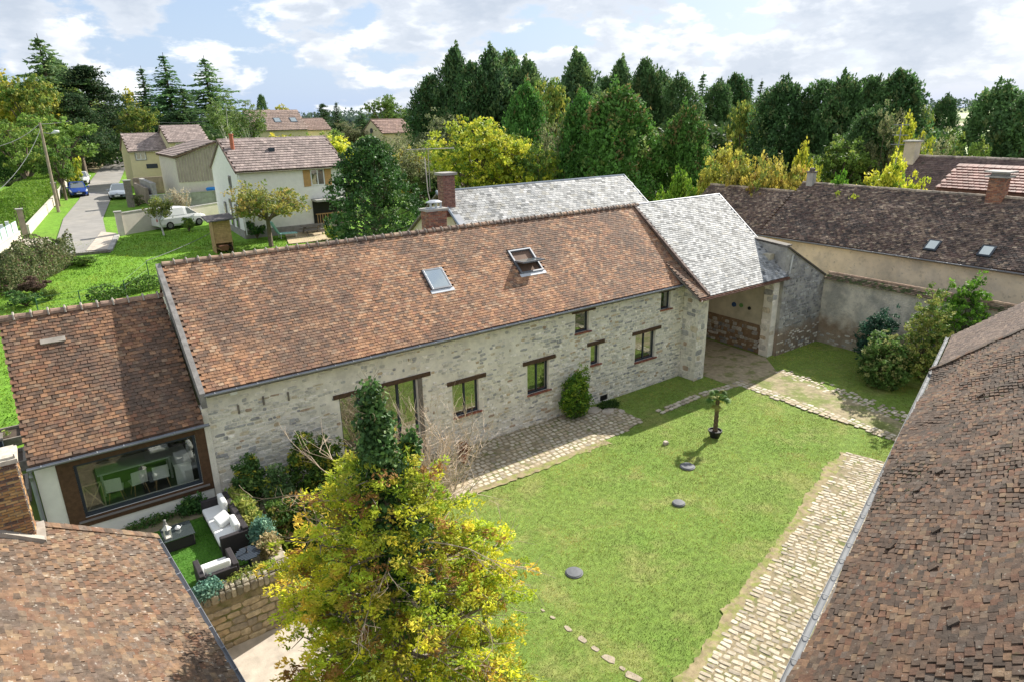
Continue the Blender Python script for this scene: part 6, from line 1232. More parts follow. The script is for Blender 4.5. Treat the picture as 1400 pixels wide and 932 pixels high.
def proto(kind, h, r, seed, pal, w, **k):
    rg = np.random.default_rng(seed); leaf = k.get('leaf', .3); segs = []
    if kind == 'spruce':
        C = []; D = []; nl = int(h/.42); segs.append(([(0, 0, -.5), (0, 0, h*.5), (0, 0, h)], [.22, .13, .02]))
        for i in range(nl):
            z = h*(.08+.90*i/nl); t = i/nl; rad = r*min(1., (1-t)*1.5)**.8*(.70+.45*rg.random())*(.82+.18*(1-t)); nb = max(5, int(11*(1-t)+4))
            for j in range(nb):
                a = rg.uniform(0, 6.283); L_ = rad*rg.uniform(.6, 1.08); m_ = max(3, int(L_/.16)); s_ = np.linspace(.12, 1, m_); droop = -.22*L_*s_**1.6+.10*L_*s_**4
                for q in range(2):
                    spread = rg.normal(size=m_)*.13*(.4+s_); p = np.stack([np.cos(a)*s_*L_-np.sin(a)*spread, np.sin(a)*s_*L_+np.cos(a)*spread, z+droop+rg.normal(size=m_)*.07], 1); C.append(p); D.append(np.tile([math.cos(a), math.sin(a), -.25], (m_, 1)))
                if rg.random() < .25: segs.append(([(0, 0, z), (math.cos(a)*L_*.7, math.sin(a)*L_*.7, z-.15*L_)], [.04, .01]))
        P = np.concatenate(C); D = np.concatenate(D); col = colmix(len(P), pal, w, rg); me = quads(kind, P, leaf*rg.uniform(.7, 1.3, len(P)), (0, 0, 1.2), col, k.get('m', M_needle), .5, rg=rg, dirs=D)
    elif kind == 'pine':
        segs.append(([(0, 0, -.5), (.1, 0, h*.5), (0, 0, h*.97)], [.28, .18, .04])); C = []; Rr = []
        for i in range(k.get('nb', 84)):
            t = rg.uniform(k.get('low', .22), 1); z = h*t; a = rg.uniform(0, 6.283); L_ = r*(1-max(t-.45, 0)**1.2*1.6)*rg.uniform(.35, 1.05)*(1 if t < .97 else .3); e = np.array([math.cos(a)*L_, math.sin(a)*L_, z+.12*L_]); segs.append(([(0, 0, z-.15*L_), e*np.array([.6, .6, 1])-np.array([0, 0, .05]), e], [.06, .04, .015]))
            for s_ in np.linspace(.35, 1, 4): C.append(e*np.array([s_, s_, 1])+rg.normal(size=3)*.12); Rr.append(.36*r**.5*(.7+.5*s_))
        C.append(np.array([0, 0, h])); Rr.append(.3); P, D = clumps(rg, np.array(C), np.array(Rr), k.get('n', 30), .45); col = colmix(len(P), pal, w, rg); me = quads(kind, P, leaf*rg.uniform(.7, 1.3, len(P)), (0, 0, .9), col, M_needle, .5, rg=rg)
    elif kind == 'thuja':
        segs.append(([(0, 0, -.5), (0, 0, h*.7)], [.2, .08])); n = k.get('n', 520); t = rg.random(n)**.8; a = rg.uniform(0, 6.283, n)
        lump = 1+.22*np.sin(a*3+t*7+seed)+.12*np.sin(a*7-t*15)+k.get('lum', 0)*(fbm(a*2+seed, t*9+seed)-.5); prof = np.clip((1-t)**k.get('pw', .62), .03, 1)*np.clip(.55+t*3, 0, 1); rad = r*prof*lump*rg.uniform(.62, 1.02, n)
        C = np.stack([np.cos(a)*rad, np.sin(a)*rad, h*t*.97+.1], 1); d0 = np.stack([np.cos(a)*.5, np.sin(a)*.5, np.full(n, 1.1)], 1)
        for q in range(k.get('spk', 0)):   # upright leaders breaking the outline
            a_ = rg.uniform(0, 6.283); tt_ = rg.uniform(.25, 1)**.6; rr2 = r*max(.0, (1-tt_))**k.get('pw', .62)*rg.uniform(.3, .95); z_ = h*tt_*.94; m2 = 7; zz_ = np.linspace(0, rg.uniform(.9, 1.9), m2)
            C = np.concatenate([C, np.stack([np.full(m2, math.cos(a_)*rr2), np.full(m2, math.sin(a_)*rr2), z_+zz_], 1)+rg.normal(size=(m2, 3))*.08]); d0 = np.concatenate([d0, np.tile([math.cos(a_)*.4, math.sin(a_)*.4, 1.1], (m2, 1))]); a = np.concatenate([a, np.full(m2, a_)]); n += m2
        m_ = k.get('per', 15); R0 = k.get('cr', .42)*(.7+.5*rg.random(n)); R0[k.get('n', 520):] *= .5; P, D = clumps(rg, C, R0, m_, 1.5); cc = colmix(n, pal, w, rg, .22); col = np.repeat(cc, m_, 0)*(1+rg.uniform(-.15, .15, (n*m_, 1)))
        nb = np.repeat(np.stack([np.cos(a), np.sin(a), np.full(n, .35)], 1), m_, 0); me = quads(kind, P, leaf*rg.uniform(.7, 1.35, n*m_), nb*.8, col, k.get('m', M_needle), .5, rg=rg, dirs=np.repeat(d0, m_, 0))
    else:   # broadleaf: lumpy crown of boughs
        nb = k.get('boughs', 15); th = k.get('trunk', .3)*h; segs.append(([(0, 0, -.4), (.05, .03, th)], [.05*r+.06, .04*r+.05])); C = []; Rr = []; cz = (h+th*.8)/2; hz_ = (h-th*.8)/2
        for i in range(nb):
            d = rg.normal(size=3); d /= np.linalg.norm(d); d[2] = d[2]*.9+.12; f = rg.uniform(.45, .78); c = np.array([d[0]*r*f, d[1]*r*f, cz+d[2]*hz_*f]); C.append(c); Rr.append(r*rg.uniform(.26, .42)); segs.append(([(0, 0, th*.8), (c[0]*.5, c[1]*.5, (th+c[2])/2), tuple(c)], [.03*r+.03, .02*r+.02, .015]))
        C.append(np.array([0, 0, cz])); Rr.append(r*.5); C = np.array(C); Rr = np.array(Rr)
        # small twig clumps on every bough
        nc = k.get('nc', 26); tc_, td = clumps(rg, C, Rr, nc, k.get('flat', .85)*hz_/r if hz_ < r else 1.); m_ = k.get('per', 14); cr = k.get('cr', .34)
        P, D = clumps(rg, tc_, cr*rg.uniform(.7, 1.3, len(tc_)), m_, .7); cc = colmix(len(tc_), pal, w, rg, .2); col = np.repeat(cc, m_, 0)*(1+rg.uniform(-.15, .15, (len(P), 1)))
        for c, i in zip(tc_[::5], range(10**6)):
            q = C[np.argmin(((C-c)**2).sum(1))]; segs.append(([tuple(q), tuple(c)], [.02, .008]))
        me = quads(kind, P, leaf*rg.uniform(.7, 1.3, len(P)), np.repeat(td, m_, 0)*.5+np.array([0, 0, .5]), col, k.get('m', M_leaf), .7, rg=rg)
    return (limb_mesh('trunk', segs, k.get('bark')), me, h, r)
G_SPR = [tuple(np.array(c)*np.array([1.75, 1.7, 1.5])) for c in [(.050, .095, .042), (.070, .13, .050), (.038, .072, .036), (.10, .15, .055)]]
G_THU = [tuple(np.array(c)*np.array([1.75, 1.7, 1.5])) for c in [(.060, .14, .028), (.08, .175, .038), (.045, .105, .025), (.115, .16, .045), (.16, .125, .055)]]
G_CYP = [tuple(np.array(c)*np.array([1.75, 1.7, 1.5])) for c in [(.050, .105, .038), (.07, .14, .048), (.040, .08, .03), (.10, .13, .05)]]
G_BRD = [(.14, .24, .045), (.18, .29, .055), (.10, .18, .035), (.26, .33, .06)]
G_YEL = [(.52, .52, .05), (.42, .46, .05), (.26, .35, .04), (.64, .58, .07), (.15, .23, .035)]
G_AUT = [(.46, .38, .07), (.38, .36, .07), (.24, .29, .055), (.52, .45, .09), (.34, .23, .06)]
G_LFT = [(.26, .33, .06), (.35, .37, .07), (.16, .25, .05), (.44, .42, .08), (.10, .18, .035)]
G_OLI = [(.26, .28, .13), (.33, .34, .17), (.18, .20, .085), (.12, .15, .055)]
G_LIM = [(.18, .36, .03), (.26, .42, .045), (.12, .26, .025)]
G_LAU = [(.055, .13, .032), (.085, .18, .042), (.04, .095, .025), (.16, .26, .065)]
G_RED = [(.10, .035, .03), (.15, .06, .045), (.06, .03, .025), (.22, .12, .08)]
def gp_(k):
    if k in PROTO: return PROTO[k]
    P = dict(spruceA=('spruce', 15, 3.6, 1, G_SPR, [4, 4, 3, 1], dict(leaf=.42)), spruceB=('spruce', 13, 3.9, 2, G_SPR, [3, 4, 2, 3], dict(leaf=.42)), spruceC=('spruce', 14, 2.5, 8, G_SPR, [4, 3, 4, .6], dict(leaf=.40)),
             pineA=('pine', 14, 4.2, 3, [(.04, .08, .03), (.06, .11, .035), (.10, .15, .045)], [3, 4, 2], dict(leaf=.34)), pineB=('pine', 12, 4.5, 4, [(.035, .07, .028), (.055, .10, .035), (.09, .12, .04)], [4, 3, 1.5], dict(leaf=.34, low=.3)),
             thujaA=('thuja', 10, 3.6, 5, G_THU, [4, 4, 3, 1, .7], dict(leaf=.26, n=1300, per=15, pw=.44, lum=1.0, spk=24)), thujaB=('thuja', 9, 3.2, 6, G_THU, [5, 4, 4, 1, .4], dict(leaf=.26, n=1100, per=15, pw=.47, lum=1.0, spk=18)),
             firA=('thuja', 13, 4.2, 41, G_SPR, [3, 4, 2, 3], dict(leaf=.38, n=1000, per=15, pw=.55, cr=.55, lum=1.4, spk=26)), firB=('thuja', 13, 4.4, 43, G_CYP, [3, 4, 2, 2], dict(leaf=.38, n=1000, per=15, pw=.46, cr=.6, lum=1.4, spk=22)), cypA=('thuja', 11, 3.2, 7, G_CYP, [4, 4, 3, 1], dict(leaf=.30, n=820, per=14, pw=.42, lum=.8, spk=14)), cypB=('thuja', 11, 3.0, 9, G_CYP, [4, 3, 4, 1], dict(leaf=.30, n=800, per=14, pw=.36, lum=.8, spk=12)),
             broadA=('b', 9, 4.2, 11, G_BRD, [4, 3, 3, 1], dict(leaf=.26)), broadB=('b', 8, 4, 12, G_BRD, [3, 4, 2, 2], dict(leaf=.26, boughs=12)),
             autA=('b', 7, 4, 13, G_AUT, [4, 4, 3, 2, 1], dict(leaf=.24, trunk=.15)), autB=('b', 6, 4, 14, G_AUT, [3, 3, 3, 3, .6], dict(leaf=.24, boughs=18, trunk=.12)),
             yelA=('b', 9, 5, 15, G_YEL, [4, 4, 3, 3, 2], dict(leaf=.24, boughs=26, nc=36, per=15, trunk=.12)), yelB=('b', 7, 3, 16, G_YEL, [4, 3, 2, 4, 1], dict(leaf=.28, boughs=12, nc=22, per=12)),
             lftA=('b', 9, 4.2, 33, G_LFT, [4, 3, 4, 1.5, 3], dict(leaf=.26, boughs=20)), oliA=('b', 8, 3.4, 17, G_OLI, [4, 3, 3, 2], dict(leaf=.20, boughs=16, trunk=.15)), limA=('b', 5, 2.8, 18, G_LIM, [4, 3, 3], dict(leaf=.26, trunk=.1)), redA=('b', 6, 3, 19, G_RED, [4, 3, 3, 1], dict(leaf=.22)),
             birA=('b', 11, 3, 20, [(.16, .22, .06), (.22, .27, .08), (.11, .16, .045)], [4, 3, 3], dict(leaf=.22, boughs=18, nc=22, per=11, bark=mat('birch_bark', (.5, .48, .44), var=.3))),
             shrA=('b', 2.2, 1.8, 21, G_BRD, [4, 3, 3, 1], dict(leaf=.16, trunk=.08, cr=.2, boughs=12, nc=20)), shrO=('b', 2.2, 1.8, 22, G_OLI, [3, 2, 4, 4], dict(leaf=.15, trunk=.08, cr=.2, boughs=12, nc=20)),
             shrD=('b', 2.0, 1.7, 23, G_LAU, [4, 3, 3, 1], dict(leaf=.14, trunk=.08, cr=.18, boughs=12, nc=20)), shrY=('b', 2.4, 2.0, 24, G_YEL, [3, 3, 4, 1, 4], dict(leaf=.16, trunk=.08, cr=.2, boughs=12, nc=20)), shrP=('b', 1.6, 1.8, 25, [(.19, .12, .09), (.25, .17, .12), (.12, .08, .06)], [4, 3, 3], dict(leaf=.14, trunk=.08, cr=.18)))[k]
    PROTO[k] = proto(*P[:6], **P[6]); return PROTO[k]
def plant(name, lab, kind, x, y, ztop, width, cat='tree', group=None, zb=None, rz=None):
    tr_, cr_, h, r = gp_(kind); zb = float(terr(x, y)) if zb is None else zb; rz = random.uniform(0, 6.28) if rz is None else rz
    t = thing(name, lab, cat, (x, y, zb), rz, group); sx = width/(2*r)/.97; sz = max((ztop-zb)/h, .05)
    for nm, me in (('trunk', tr_), ('crown', cr_)):
        o = bpy.data.objects.new(nm, me); COL.objects.link(o); o.parent = t; o.scale = (sx, sx, sz)
    return t
def tree(name, lab, kind, px_, pt, wpx, D, cat='tree', group=None, zb=None):
    p = at_d(px_, pt, D); return plant(name, lab, kind, p[0], p[1], p[2], wpx*depth(p)/FPX, cat, group, zb)
GL = 'tall trees left of the lane'; GW = 'conifers of the wood behind the farm'; GA = 'autumn trees behind the farm'
T = [
('pine_tree', 'tall pine with open layered top, highest at the left edge', 'spruceB', 50, 46, 105, 128, GL), ('broadleaf_tree', 'yellow green broad tree cut by the left edge of the picture', 'yelB', -5, 84, 120, 112, GL),
('broadleaf_tree', 'olive yellow tree in front of the tall left pine', 'lftA', 32, 95, 95, 105, GL), ('cedar_tree', 'dark spreading cedar right of the tall left pine', 'pineB', 112, 92, 110, 128, GL), ('pine_tree', 'smaller pine below the cedar, above the blue car', 'pineB', 95, 130, 90, 108, GL),
('conifer_tree', 'dark conifer peeking right of the spreading cedar', 'spruceB', 146, 120, 46, 190, GL), ('broadleaf_tree', 'dark green tree behind the street lamp', 'broadA', 62, 150, 110, 95, GL), ('broadleaf_tree', 'bushy green tree behind the left hedge, under the cables', 'broadB', 18, 165, 100, 88, GL),
('broadleaf_tree', 'dark round tree behind the dark store at the lane end', 'broadA', 155, 158, 60, 190, GL),
('broadleaf_tree', 'golden tree left of the trio of spruces', 'yelB', 176, 118, 40, 165, None), ('broadleaf_tree', 'olive green tree below the golden one, behind the yellow house', 'lftA', 184, 142, 60, 120, None),
('spruce_tree', 'slender spruce, leftmost of the three above the yellow houses', 'spruceC', 192, 90, 44, 160, 'spruces above the yellow houses'), ('spruce_tree', 'tall airy spruce in the middle of the three above the yellow houses', 'spruceA', 222, 72, 62, 150, 'spruces above the yellow houses'), ('spruce_tree', 'broad dark blue spruce, rightmost of the three above the yellow houses', 'spruceB', 278, 76, 78, 155, 'spruces above the yellow houses'),
('conifer_tree', 'dark conifer low between the tall spruces', 'spruceB', 248, 118, 60, 140, None), ('birch_tree', 'drooping green yellow birch left of the twin birch above the white house', 'birA', 302, 122, 52, 118, 'two birches above the white house'), ('birch_tree', 'drooping birch right of its twin, beside the three skylight roof', 'birA', 336, 134, 48, 114, 'two birches above the white house'),
('poplar_tree', 'very narrow distant poplar above the three skylight roof', 'cypB', 356, 130, 13, 260, None), ('broadleaf_tree', 'yellowing round tree behind the three skylight roof', 'yelB', 380, 142, 44, 215, None), ('pine_tree', 'small distant pine left of the dark spruce on the skyline', 'pineA', 441, 143, 26, 235, None), ('spruce_tree', 'small dark spruce on the skyline right of the three skylight roof', 'spruceC', 459, 139, 22, 225, None),
('spruce_tree', 'thin pale conifer between the distant houses', 'spruceA', 493, 147, 22, 200, None), ('broadleaf_tree', 'large dark tree on the skyline above the lone distant house', 'broadA', 522, 126, 56, 195, None), ('broadleaf_tree', 'lower dark tree leaning right of the skyline tree above the lone house', 'broadB', 545, 150, 50, 190, None), ('broadleaf_tree', 'brownish bare looking tree between the distant houses', 'oliA', 478, 162, 60, 150, None),
('broadleaf_tree', 'full mid green tree filling the gap between the tall pine and the cedar', 'lftA', 78, 108, 90, 140, GL), ('broadleaf_tree', 'dark green rounded tree between the cedar and the lane bend', 'broadA', 132, 132, 70, 150, GL), ('conifer_tree', 'dark fir hugging the right side of the tall pine', 'firA', 72, 84, 60, 145, GL),
# middle band
('autumn_bush', 'green gold shrub mass right above the white house roof', 'shrY', 360, 176, 80, 98, None), ('autumn_bush', 'green shrub with golden tips behind the white house ridge end', 'shrY', 410, 172, 85, 96, None), ('autumn_bush', 'bright yellow topped shrub between white house and dark laurel', 'yelB', 470, 183, 80, 86, None), ('autumn_bush', 'tall green hedge tree just left above the dark laurel', 'broadB', 440, 178, 90, 90, None), ('broadleaf_tree', 'pale green tree behind the dark laurel', 'oliA', 520, 172, 90, 84, None), ('broadleaf_tree', 'sparse golden green tree right of the dark laurel by the aerial', 'oliA', 575, 178, 85, 70, None), ('autumn_bush', 'yellow brown bush behind the brick chimney', 'autB', 562, 195, 80, 74, None),
('willow_tree', 'feathery pale olive tree at the left foot of the dark conifers', 'oliA', 592, 143, 85, 92, None),
('yellow_tree', 'large bright yellow green tree in front of the conifers, behind the chimney', 'yelA', 655, 153, 150, 62, None), ('yellow_tree', 'yellow green tree merging right of the large bright one', 'yelA', 712, 186, 100, 60, None),
# wood
('conifer_tree', 'dark conifer at the left end of the wood', 'firB', 588, 108, 56, 108, GW), ('conifer_tree', 'tallest dark conifer near the left end of the wood', 'firA', 622, 71, 56, 106, GW), ('conifer_tree', 'full dark conifer right of the tallest left one', 'firB', 645, 92, 60, 100, GW), ('conifer_tree', 'pointed conifer behind the yellow tree', 'firA', 670, 73, 66, 103, GW), ('conifer_tree', 'dense conifer just left of the sky gap', 'firB', 694, 76, 60, 106, GW), ('pine_tree', 'scraggy pine with twin leaders left of the gap', 'firA', 722, 88, 56, 104, GW),
('broadleaf_tree', 'brownish green tree between the yellow tree and big thuja', 'lftA', 752, 100, 70, 98, GW), ('conifer_tree', 'conifer with jagged top standing above the big thuja', 'firA', 790, 78, 60, 110, GW), ('conifer_tree', 'bluish spruce above the right shoulder of the big thuja', 'firA', 850, 86, 46, 120, GW), ('pine_tree', 'tall double topped pine right of the bluish spruce', 'firB', 884, 86, 46, 115, GW), ('conifer_tree', 'dark fir close behind the double topped pine', 'cypA', 906, 98, 44, 118, GW), ('conifer_tree', 'dark broad conifer in the middle of the skyline', 'cypA', 930, 107, 56, 112, GW), ('spruce_tree', 'isolated thin spruce spire right of the skyline middle', 'spruceC', 962, 97, 36, 130, GW), ('conifer_tree', 'dark conifer right of the thin spire', 'cypA', 985, 114, 50, 122, GW), ('pine_tree', 'flat topped dark pine on the skyline above the orange bushes', 'firB', 1008, 106, 50, 130, GW), ('spruce_tree', 'small pointed spruce right of the flat topped pine', 'spruceC', 1028, 103, 26, 135, GW), ('spruce_tree', 'small pointed spruce left of the long cypress screen', 'spruceC', 1042, 107, 26, 132, GW), ('conifer_tree', 'low dark conifer filling the skyline between the spires', 'cypB', 826, 108, 50, 120, GW), ('conifer_tree', 'dark conifer behind the olive round tree', 'cypA', 1050, 128, 46, 110, GW),
('thuja_tree', 'green thuja left of the big thuja, above the pale slate roof', 'thujaB', 718, 121, 80, 78, 'large thujas behind the slate roofs'), ('thuja_tree', 'green thuja shoulder directly left of the huge one', 'thujaB', 798, 136, 88, 64, 'large thujas behind the slate roofs'), ('thuja_tree', 'huge bushy dark green thuja in the centre of the wood', 'thujaA', 846, 126, 142, 60, 'large thujas behind the slate roofs'), ('thuja_tree', 'second large dark thuja right of the huge one', 'thujaA', 940, 153, 92, 62, 'large thujas behind the slate roofs'),
('broadleaf_tree', 'pale olive flowering tree left of the huge thuja', 'oliA', 754, 149, 62, 64, None), ('broadleaf_tree', 'green yellow bush at the foot of the pale olive tree', 'broadB', 740, 195, 80, 58, None), ('broadleaf_tree', 'small golden crown peeping above the thuja shoulders', 'yelB', 836, 122, 44, 90, None),
('lime_bush', 'vivid lime green bush right behind the gatehouse ridge', 'limA', 931, 229, 58, 48, None), ('autumn_bush', 'golden orange bush right of the lime green one', 'autA', 1000, 186, 100, 52, GA), ('autumn_bush', 'broad ochre bush above the left end of the dark tiled roof', 'autB', 1045, 200, 110, 50, GA), ('autumn_bush', 'small golden bush by the pale grey chimney', 'autB', 1090, 215, 80, 49, GA), ('broadleaf_tree', 'round olive tree on the edge of the wood above the orange bushes', 'lftA', 1020, 132, 52, 88, GA), ('yellow_tree', 'spindly yellow green tree rising over the ochre bush', 'yelB', 1100, 188, 44, 51, GA),
('cypress_tree', 'dark cypress, leftmost of the dense screen', 'cypA', 1075, 112, 72, 84, 'dark cypress screen on the right'), ('cypress_tree', 'dark cypress, second from the left of the dense screen', 'cypB', 1124, 112, 60, 84, 'dark cypress screen on the right'), ('cypress_tree', 'dark cypress in the middle of the dense screen', 'cypA', 1160, 105, 66, 82, 'dark cypress screen on the right'), ('cypress_tree', 'dark cypress right of the middle of the screen', 'cypB', 1195, 106, 60, 84, 'dark cypress screen on the right'), ('cypress_tree', 'dark cypress, rightmost and jagged topped in the screen', 'firB', 1234, 103, 80, 86, 'dark cypress screen on the right'),
('broadleaf_tree', 'dark green bushy tree in front of the cypress screen', 'broadA', 1150, 178, 110, 64, GA), ('broadleaf_tree', 'dark tree at the foot of the screen behind the yellow walnut', 'cypA', 1195, 150, 80, 68, None), ('broadleaf_tree', 'tree with pale yellow sunlit top in front of the cypresses', 'oliA', 1216, 130, 66, 66, GA), ('yellow_tree', 'bright yellow tree left of the pale shrubs, by the aerial', 'yelB', 1250, 150, 52, 62, GA), ('broadleaf_tree', 'small green gold tree on the skyline right of the cypresses', 'lftA', 1262, 138, 44, 92, GA), ('broadleaf_tree', 'pale cream leaved shrub above the brown roof', 'oliA', 1290, 168, 74, 62, GA), ('conifer_tree', 'lone dark conifer on the skyline left of the open field', 'cypA', 1297, 133, 38, 140, None), ('broadleaf_tree', 'bushy dark tree at the right edge beyond the field', 'cypA', 1372, 119, 96, 78, None), ('broadleaf_tree', 'dark tree cut by the right edge of the picture', 'cypB', 1412, 130, 80, 74, None), ('broadleaf_tree', 'low bush at the foot of the dark right edge tree', 'broadB', 1325, 178, 70, 66, None),
('walnut_tree', 'bright yellow leaved young tree in front of the brown roof', 'yelB', 1236, 204, 64, 47, GA), ('yellow_bush', 'yellow green bush along the dark tiled ridge', 'yelB', 1190, 226, 90, 46.5, GA), ('green_bush', 'pale green bush between ridge chimney and yellow bush', 'limA', 1150, 236, 60, 46, GA), ('plum_tree', 'dark red plum tree at the right edge behind the brick chimney', 'redA', 1398, 214, 62, 47, None)]
WF = dict(spruceA=1.7, spruceB=1.6, spruceC=1.55, cypA=1.45, cypB=1.5, firA=1.85, firB=1.65, thujaA=1.22, thujaB=1.25, pineA=1.15, broadA=1.1, broadB=1.1)
for nm, lab, kind, px_, pt, w, D, grp in T: tree(nm, lab, kind, px_, pt, w*WF.get(kind, 1.08), D, 'bush' if 'bush' in nm else 'tree', grp)
# left garden shrubs, hedges
for nm, lab, kind, px_, pt, w, D in [('shrub', 'rounded shrub behind the clipped hedge on the left', 'shrA', 55, 215, 60, 98), ('shrub', 'golden shrub beside the white car on the verge', 'shrY', 92, 208, 30, 92), ('shrub', 'large green shrub behind the pillar beside the blue car', 'broadB', 72, 190, 60, 86), ('shrub', 'pale lavender grey shrub at the far left garden', 'shrO', 30, 240, 50, 92), ('shrub', 'dark low shrub at the left edge of the picture', 'shrD', -12, 258, 50, 84)]: tree(nm, lab, kind, px_, pt, w, D, 'shrub', 'garden shrubs left of the lane')
def hedge(name, lab, p, q, h, w, pal, wts, n, leaf=.13, m=None, box=True, zb=None, clump=False, cat='hedge'):
    p, q = np.array(p, float), np.array(q, float); d = q-p; L_ = np.linalg.norm(d[:2]); u = np.array([d[0], d[1], 0])/L_; s_ = np.array([-u[1], u[0], 0]); rg = np.random.default_rng(len(lab)*7)
    t = rg.random(n)*L_; a = rg.uniform(-1, 1, n); z = rg.random(n); f = rg.integers(0, 4, n); z = np.where(f == 0, .97+.03*z, z); a = np.where(f == 1, 1-.06*rg.random(n), np.where(f == 2, -1+.06*rg.random(n), a))
    wob = .9+.2*fbm(t*.7+5, a*.5+3); hh = h*(.9+.2*fbm(t*(.9 if clump else .35), a*.3)) if not clump else h*np.clip(.1+1.5*fbm(t*1.1+n, a*.9+2), .1, 1.4)
    P = p+u*t[:, None]+s_*(a*w/2*wob)[:, None]; P[:, 2] = (terr(P[:, 0], P[:, 1]) if zb is None else zb)+z*hh
    cp = fbm(t*1.3+7, z*2+a); col = colmix(n, pal, wts, rg)*(0.8+.5*cp)[:, None]
    nb = np.where((f == 0)[:, None], [0, 0, 1.], s_*np.sign(a)[:, None]*.8); me = quads('foliage', P-p, leaf*rg.uniform(.7, 1.3, n), nb, col, m or M_leaf, .7, rg=rg)
    tt = thing(name, lab, cat, tuple(p)); o = bpy.data.objects.new('foliage', me); COL.objects.link(o); o.parent = tt
    b = MB(); k = max(2, int(L_/1.1))
    for i in range(k): c = p+u*L_*(i+.5)/k; zz = float(terr(c[0], c[1])) if zb is None else zb; b.tube([(c[0], c[1], zz-.1), (c[0], c[1], zz+h*.6)], [.05, .02], 5)
    b.build('stem', M_bark, tt); return tt
hedge('clipped_hedge', 'bright green clipped box shaped hedge behind the low wall left of the lane', gp(24, 316)+np.array([0, 2.0, 0]), gp(70, 268), 2.6, 2.2, [(.20, .33, .03), (.16, .28, .03), (.26, .36, .045)], [4, 3, 2], 16000, .14)
hedge('tall_hedge', 'dark green trimmed hedge behind the cables at the left edge', gp(-30, 252), gp(62, 246), 4.2, 2.0, [(.05, .11, .02), (.09, .16, .03)], [4, 2], 9000, .22)
hedge('mixed_hedge', 'unclipped mixed olive and reddish hedge at the left of the back lawn', gp(-12, 408), gp(84, 362), 1.9, 2.2, G_OLI+[(.2, .12, .09), (.09, .14, .05)], [2, 1, 4, 4, 1.4, 4], 15000, .14, clump=True)
hedge('weedy_border', 'strip of weeds and low bushes growing behind the annex ridge', gp(125, 416)+np.array([0, 0, 0]), gp(219, 393), .75, 1.0, G_BRD, [3, 2, 4, 1], 2300, .13, clump=True, cat='weeds')
for (nm, lab, kind, px_, pb, w, hpx) in [('lawn_shrub', 'low rounded green bush alone on the back lawn near the lane end', 'shrA', 116, 364, 44, 16), ('reddish_shrub', 'brownish red low shrub between the mixed hedge and green clump', 'shrP', 48, 402, 44, 24), ('green_clump', 'dark green low clump in front of the reddish shrub', 'shrD', 36, 420, 54, 26), ('leafy_plant', 'light green leafy clump at the foot of the fence left of the ridge', 'shrA', 70, 412, 30, 20), ('van_shrub', 'small dense green shrub in front of the white van', 'shrA', 259, 317, 26, 22), ('round_bush', 'round dark clipped bush at the corner of the white house', 'shrD', 352, 328, 30, 28), ('patio_bush', 'small yellowish bush at the right end of the patio', 'shrY', 456, 330, 34, 26), ('tub_plant', 'grey green plant beside the yard pillar and silver car', 'shrO', 190, 283, 22, 18)]:
    p = gp(px_, pb); s_ = depth(p)/FPX; plant(nm, lab, kind, p[0], p[1], p[2]+hpx*s_, w*s_, 'shrub')
# pampas grass behind the van
p = gp(252, 305)+np.array([0, 1.2, 0]); t = thing('pampas_grass', 'cream plumed pampas grass behind the white van', 'ornamental grass', tuple(p)); rg = np.random.default_rng(5); n = 60
a = rg.uniform(0, 6.28, n); e = np.stack([np.cos(a)*rg.uniform(.1, 1.1, n), np.sin(a)*.7*rg.random(n), rg.uniform(1.6, 2.9, n)], 1); b = MB()
for i in range(14): b.tube([tuple(p), tuple(p+e[i])], .02, 3)
b.build('stem', M_wood, t); P_ = np.repeat(e, 22, 0)*rg.uniform(.72, 1.02, (n*22, 1))+rg.normal(size=(n*22, 3))*.09; me = quads('plume', P_, .2, (0, 0, .3), colmix(len(P_), [(.70, .60, .46), (.62, .52, .38)], [1, 1], rg), M_leaf, .4, rg=rg); o = link('plume', me, t, loc=tuple(p))
# young tree + apple tree + laurel
def custom_tree(name, lab, base, ztop, wid, pal, w, leaf, seed, trunk_h, bark, cat='tree', m=None, per=14, cr=.3, boughs=16, nc=16, lean=(0, 0), trk=.13, twig=True):
    rg = np.random.default_rng(seed); h = ztop-base[2]; r = wid/2; segs = [([(0, 0, -.2), (lean[0]*.5, lean[1]*.5, trunk_h*.5), (lean[0], lean[1], trunk_h)], [trk*1.15, trk, trk*.85])]; C = []; 
    for i in range(boughs):
        a = 6.283*i/boughs*1.618+rg.uniform(-.3, .3); el = rg.uniform(.05, 1.0); f = rg.uniform(.5, .98); e = np.array([math.cos(a)*r*f*math.cos(el)*1.1, math.sin(a)*r*f*math.cos(el)*1.1, trunk_h+(h-trunk_h)*(.12+.82*math.sin(el)*rg.uniform(.8, 1.05))]); o_ = np.array([lean[0], lean[1], trunk_h*rg.uniform(.8, 1.)]); mid = o_*.45+e*.55+np.array([0, 0, .12*h])*rg.uniform(-.2, .6); segs.append(([tuple(o_), tuple(mid), tuple(e)], [trk*.5, trk*.28, .02]))
        for j in range(nc):
            s_ = rg.uniform(.45, 1.05); c = (mid*(1-(s_-.45)/.6)+e*(s_-.45)/.6)+rg.normal(size=3)*np.array([.13, .13, .09])*r; C.append(c)
            if twig and j % 2 == 0: segs.append(([tuple(mid*(1-(s_-.45)/.6)+e*(s_-.45)/.6), tuple(c)], [.025, .008]))
    C = np.array(C); P, D = clumps(rg, C, cr*rg.uniform(.6, 1.3, len(C)), per, .75); cc = colmix(len(C), pal, w, rg, .2); col = np.repeat(cc, per, 0)*(1+rg.uniform(-.15, .15, (len(P), 1)))
    t = thing(name, lab, cat, tuple(base)); link('trunk', limb_mesh('trunk', segs, bark, 6), t, loc=tuple(base)); link('crown', quads('crown', P, leaf*rg.uniform(.7, 1.3, len(P)), (0, 0, .6), col, m or M_leaf, .7, rg=rg), t, loc=tuple(base)); return t
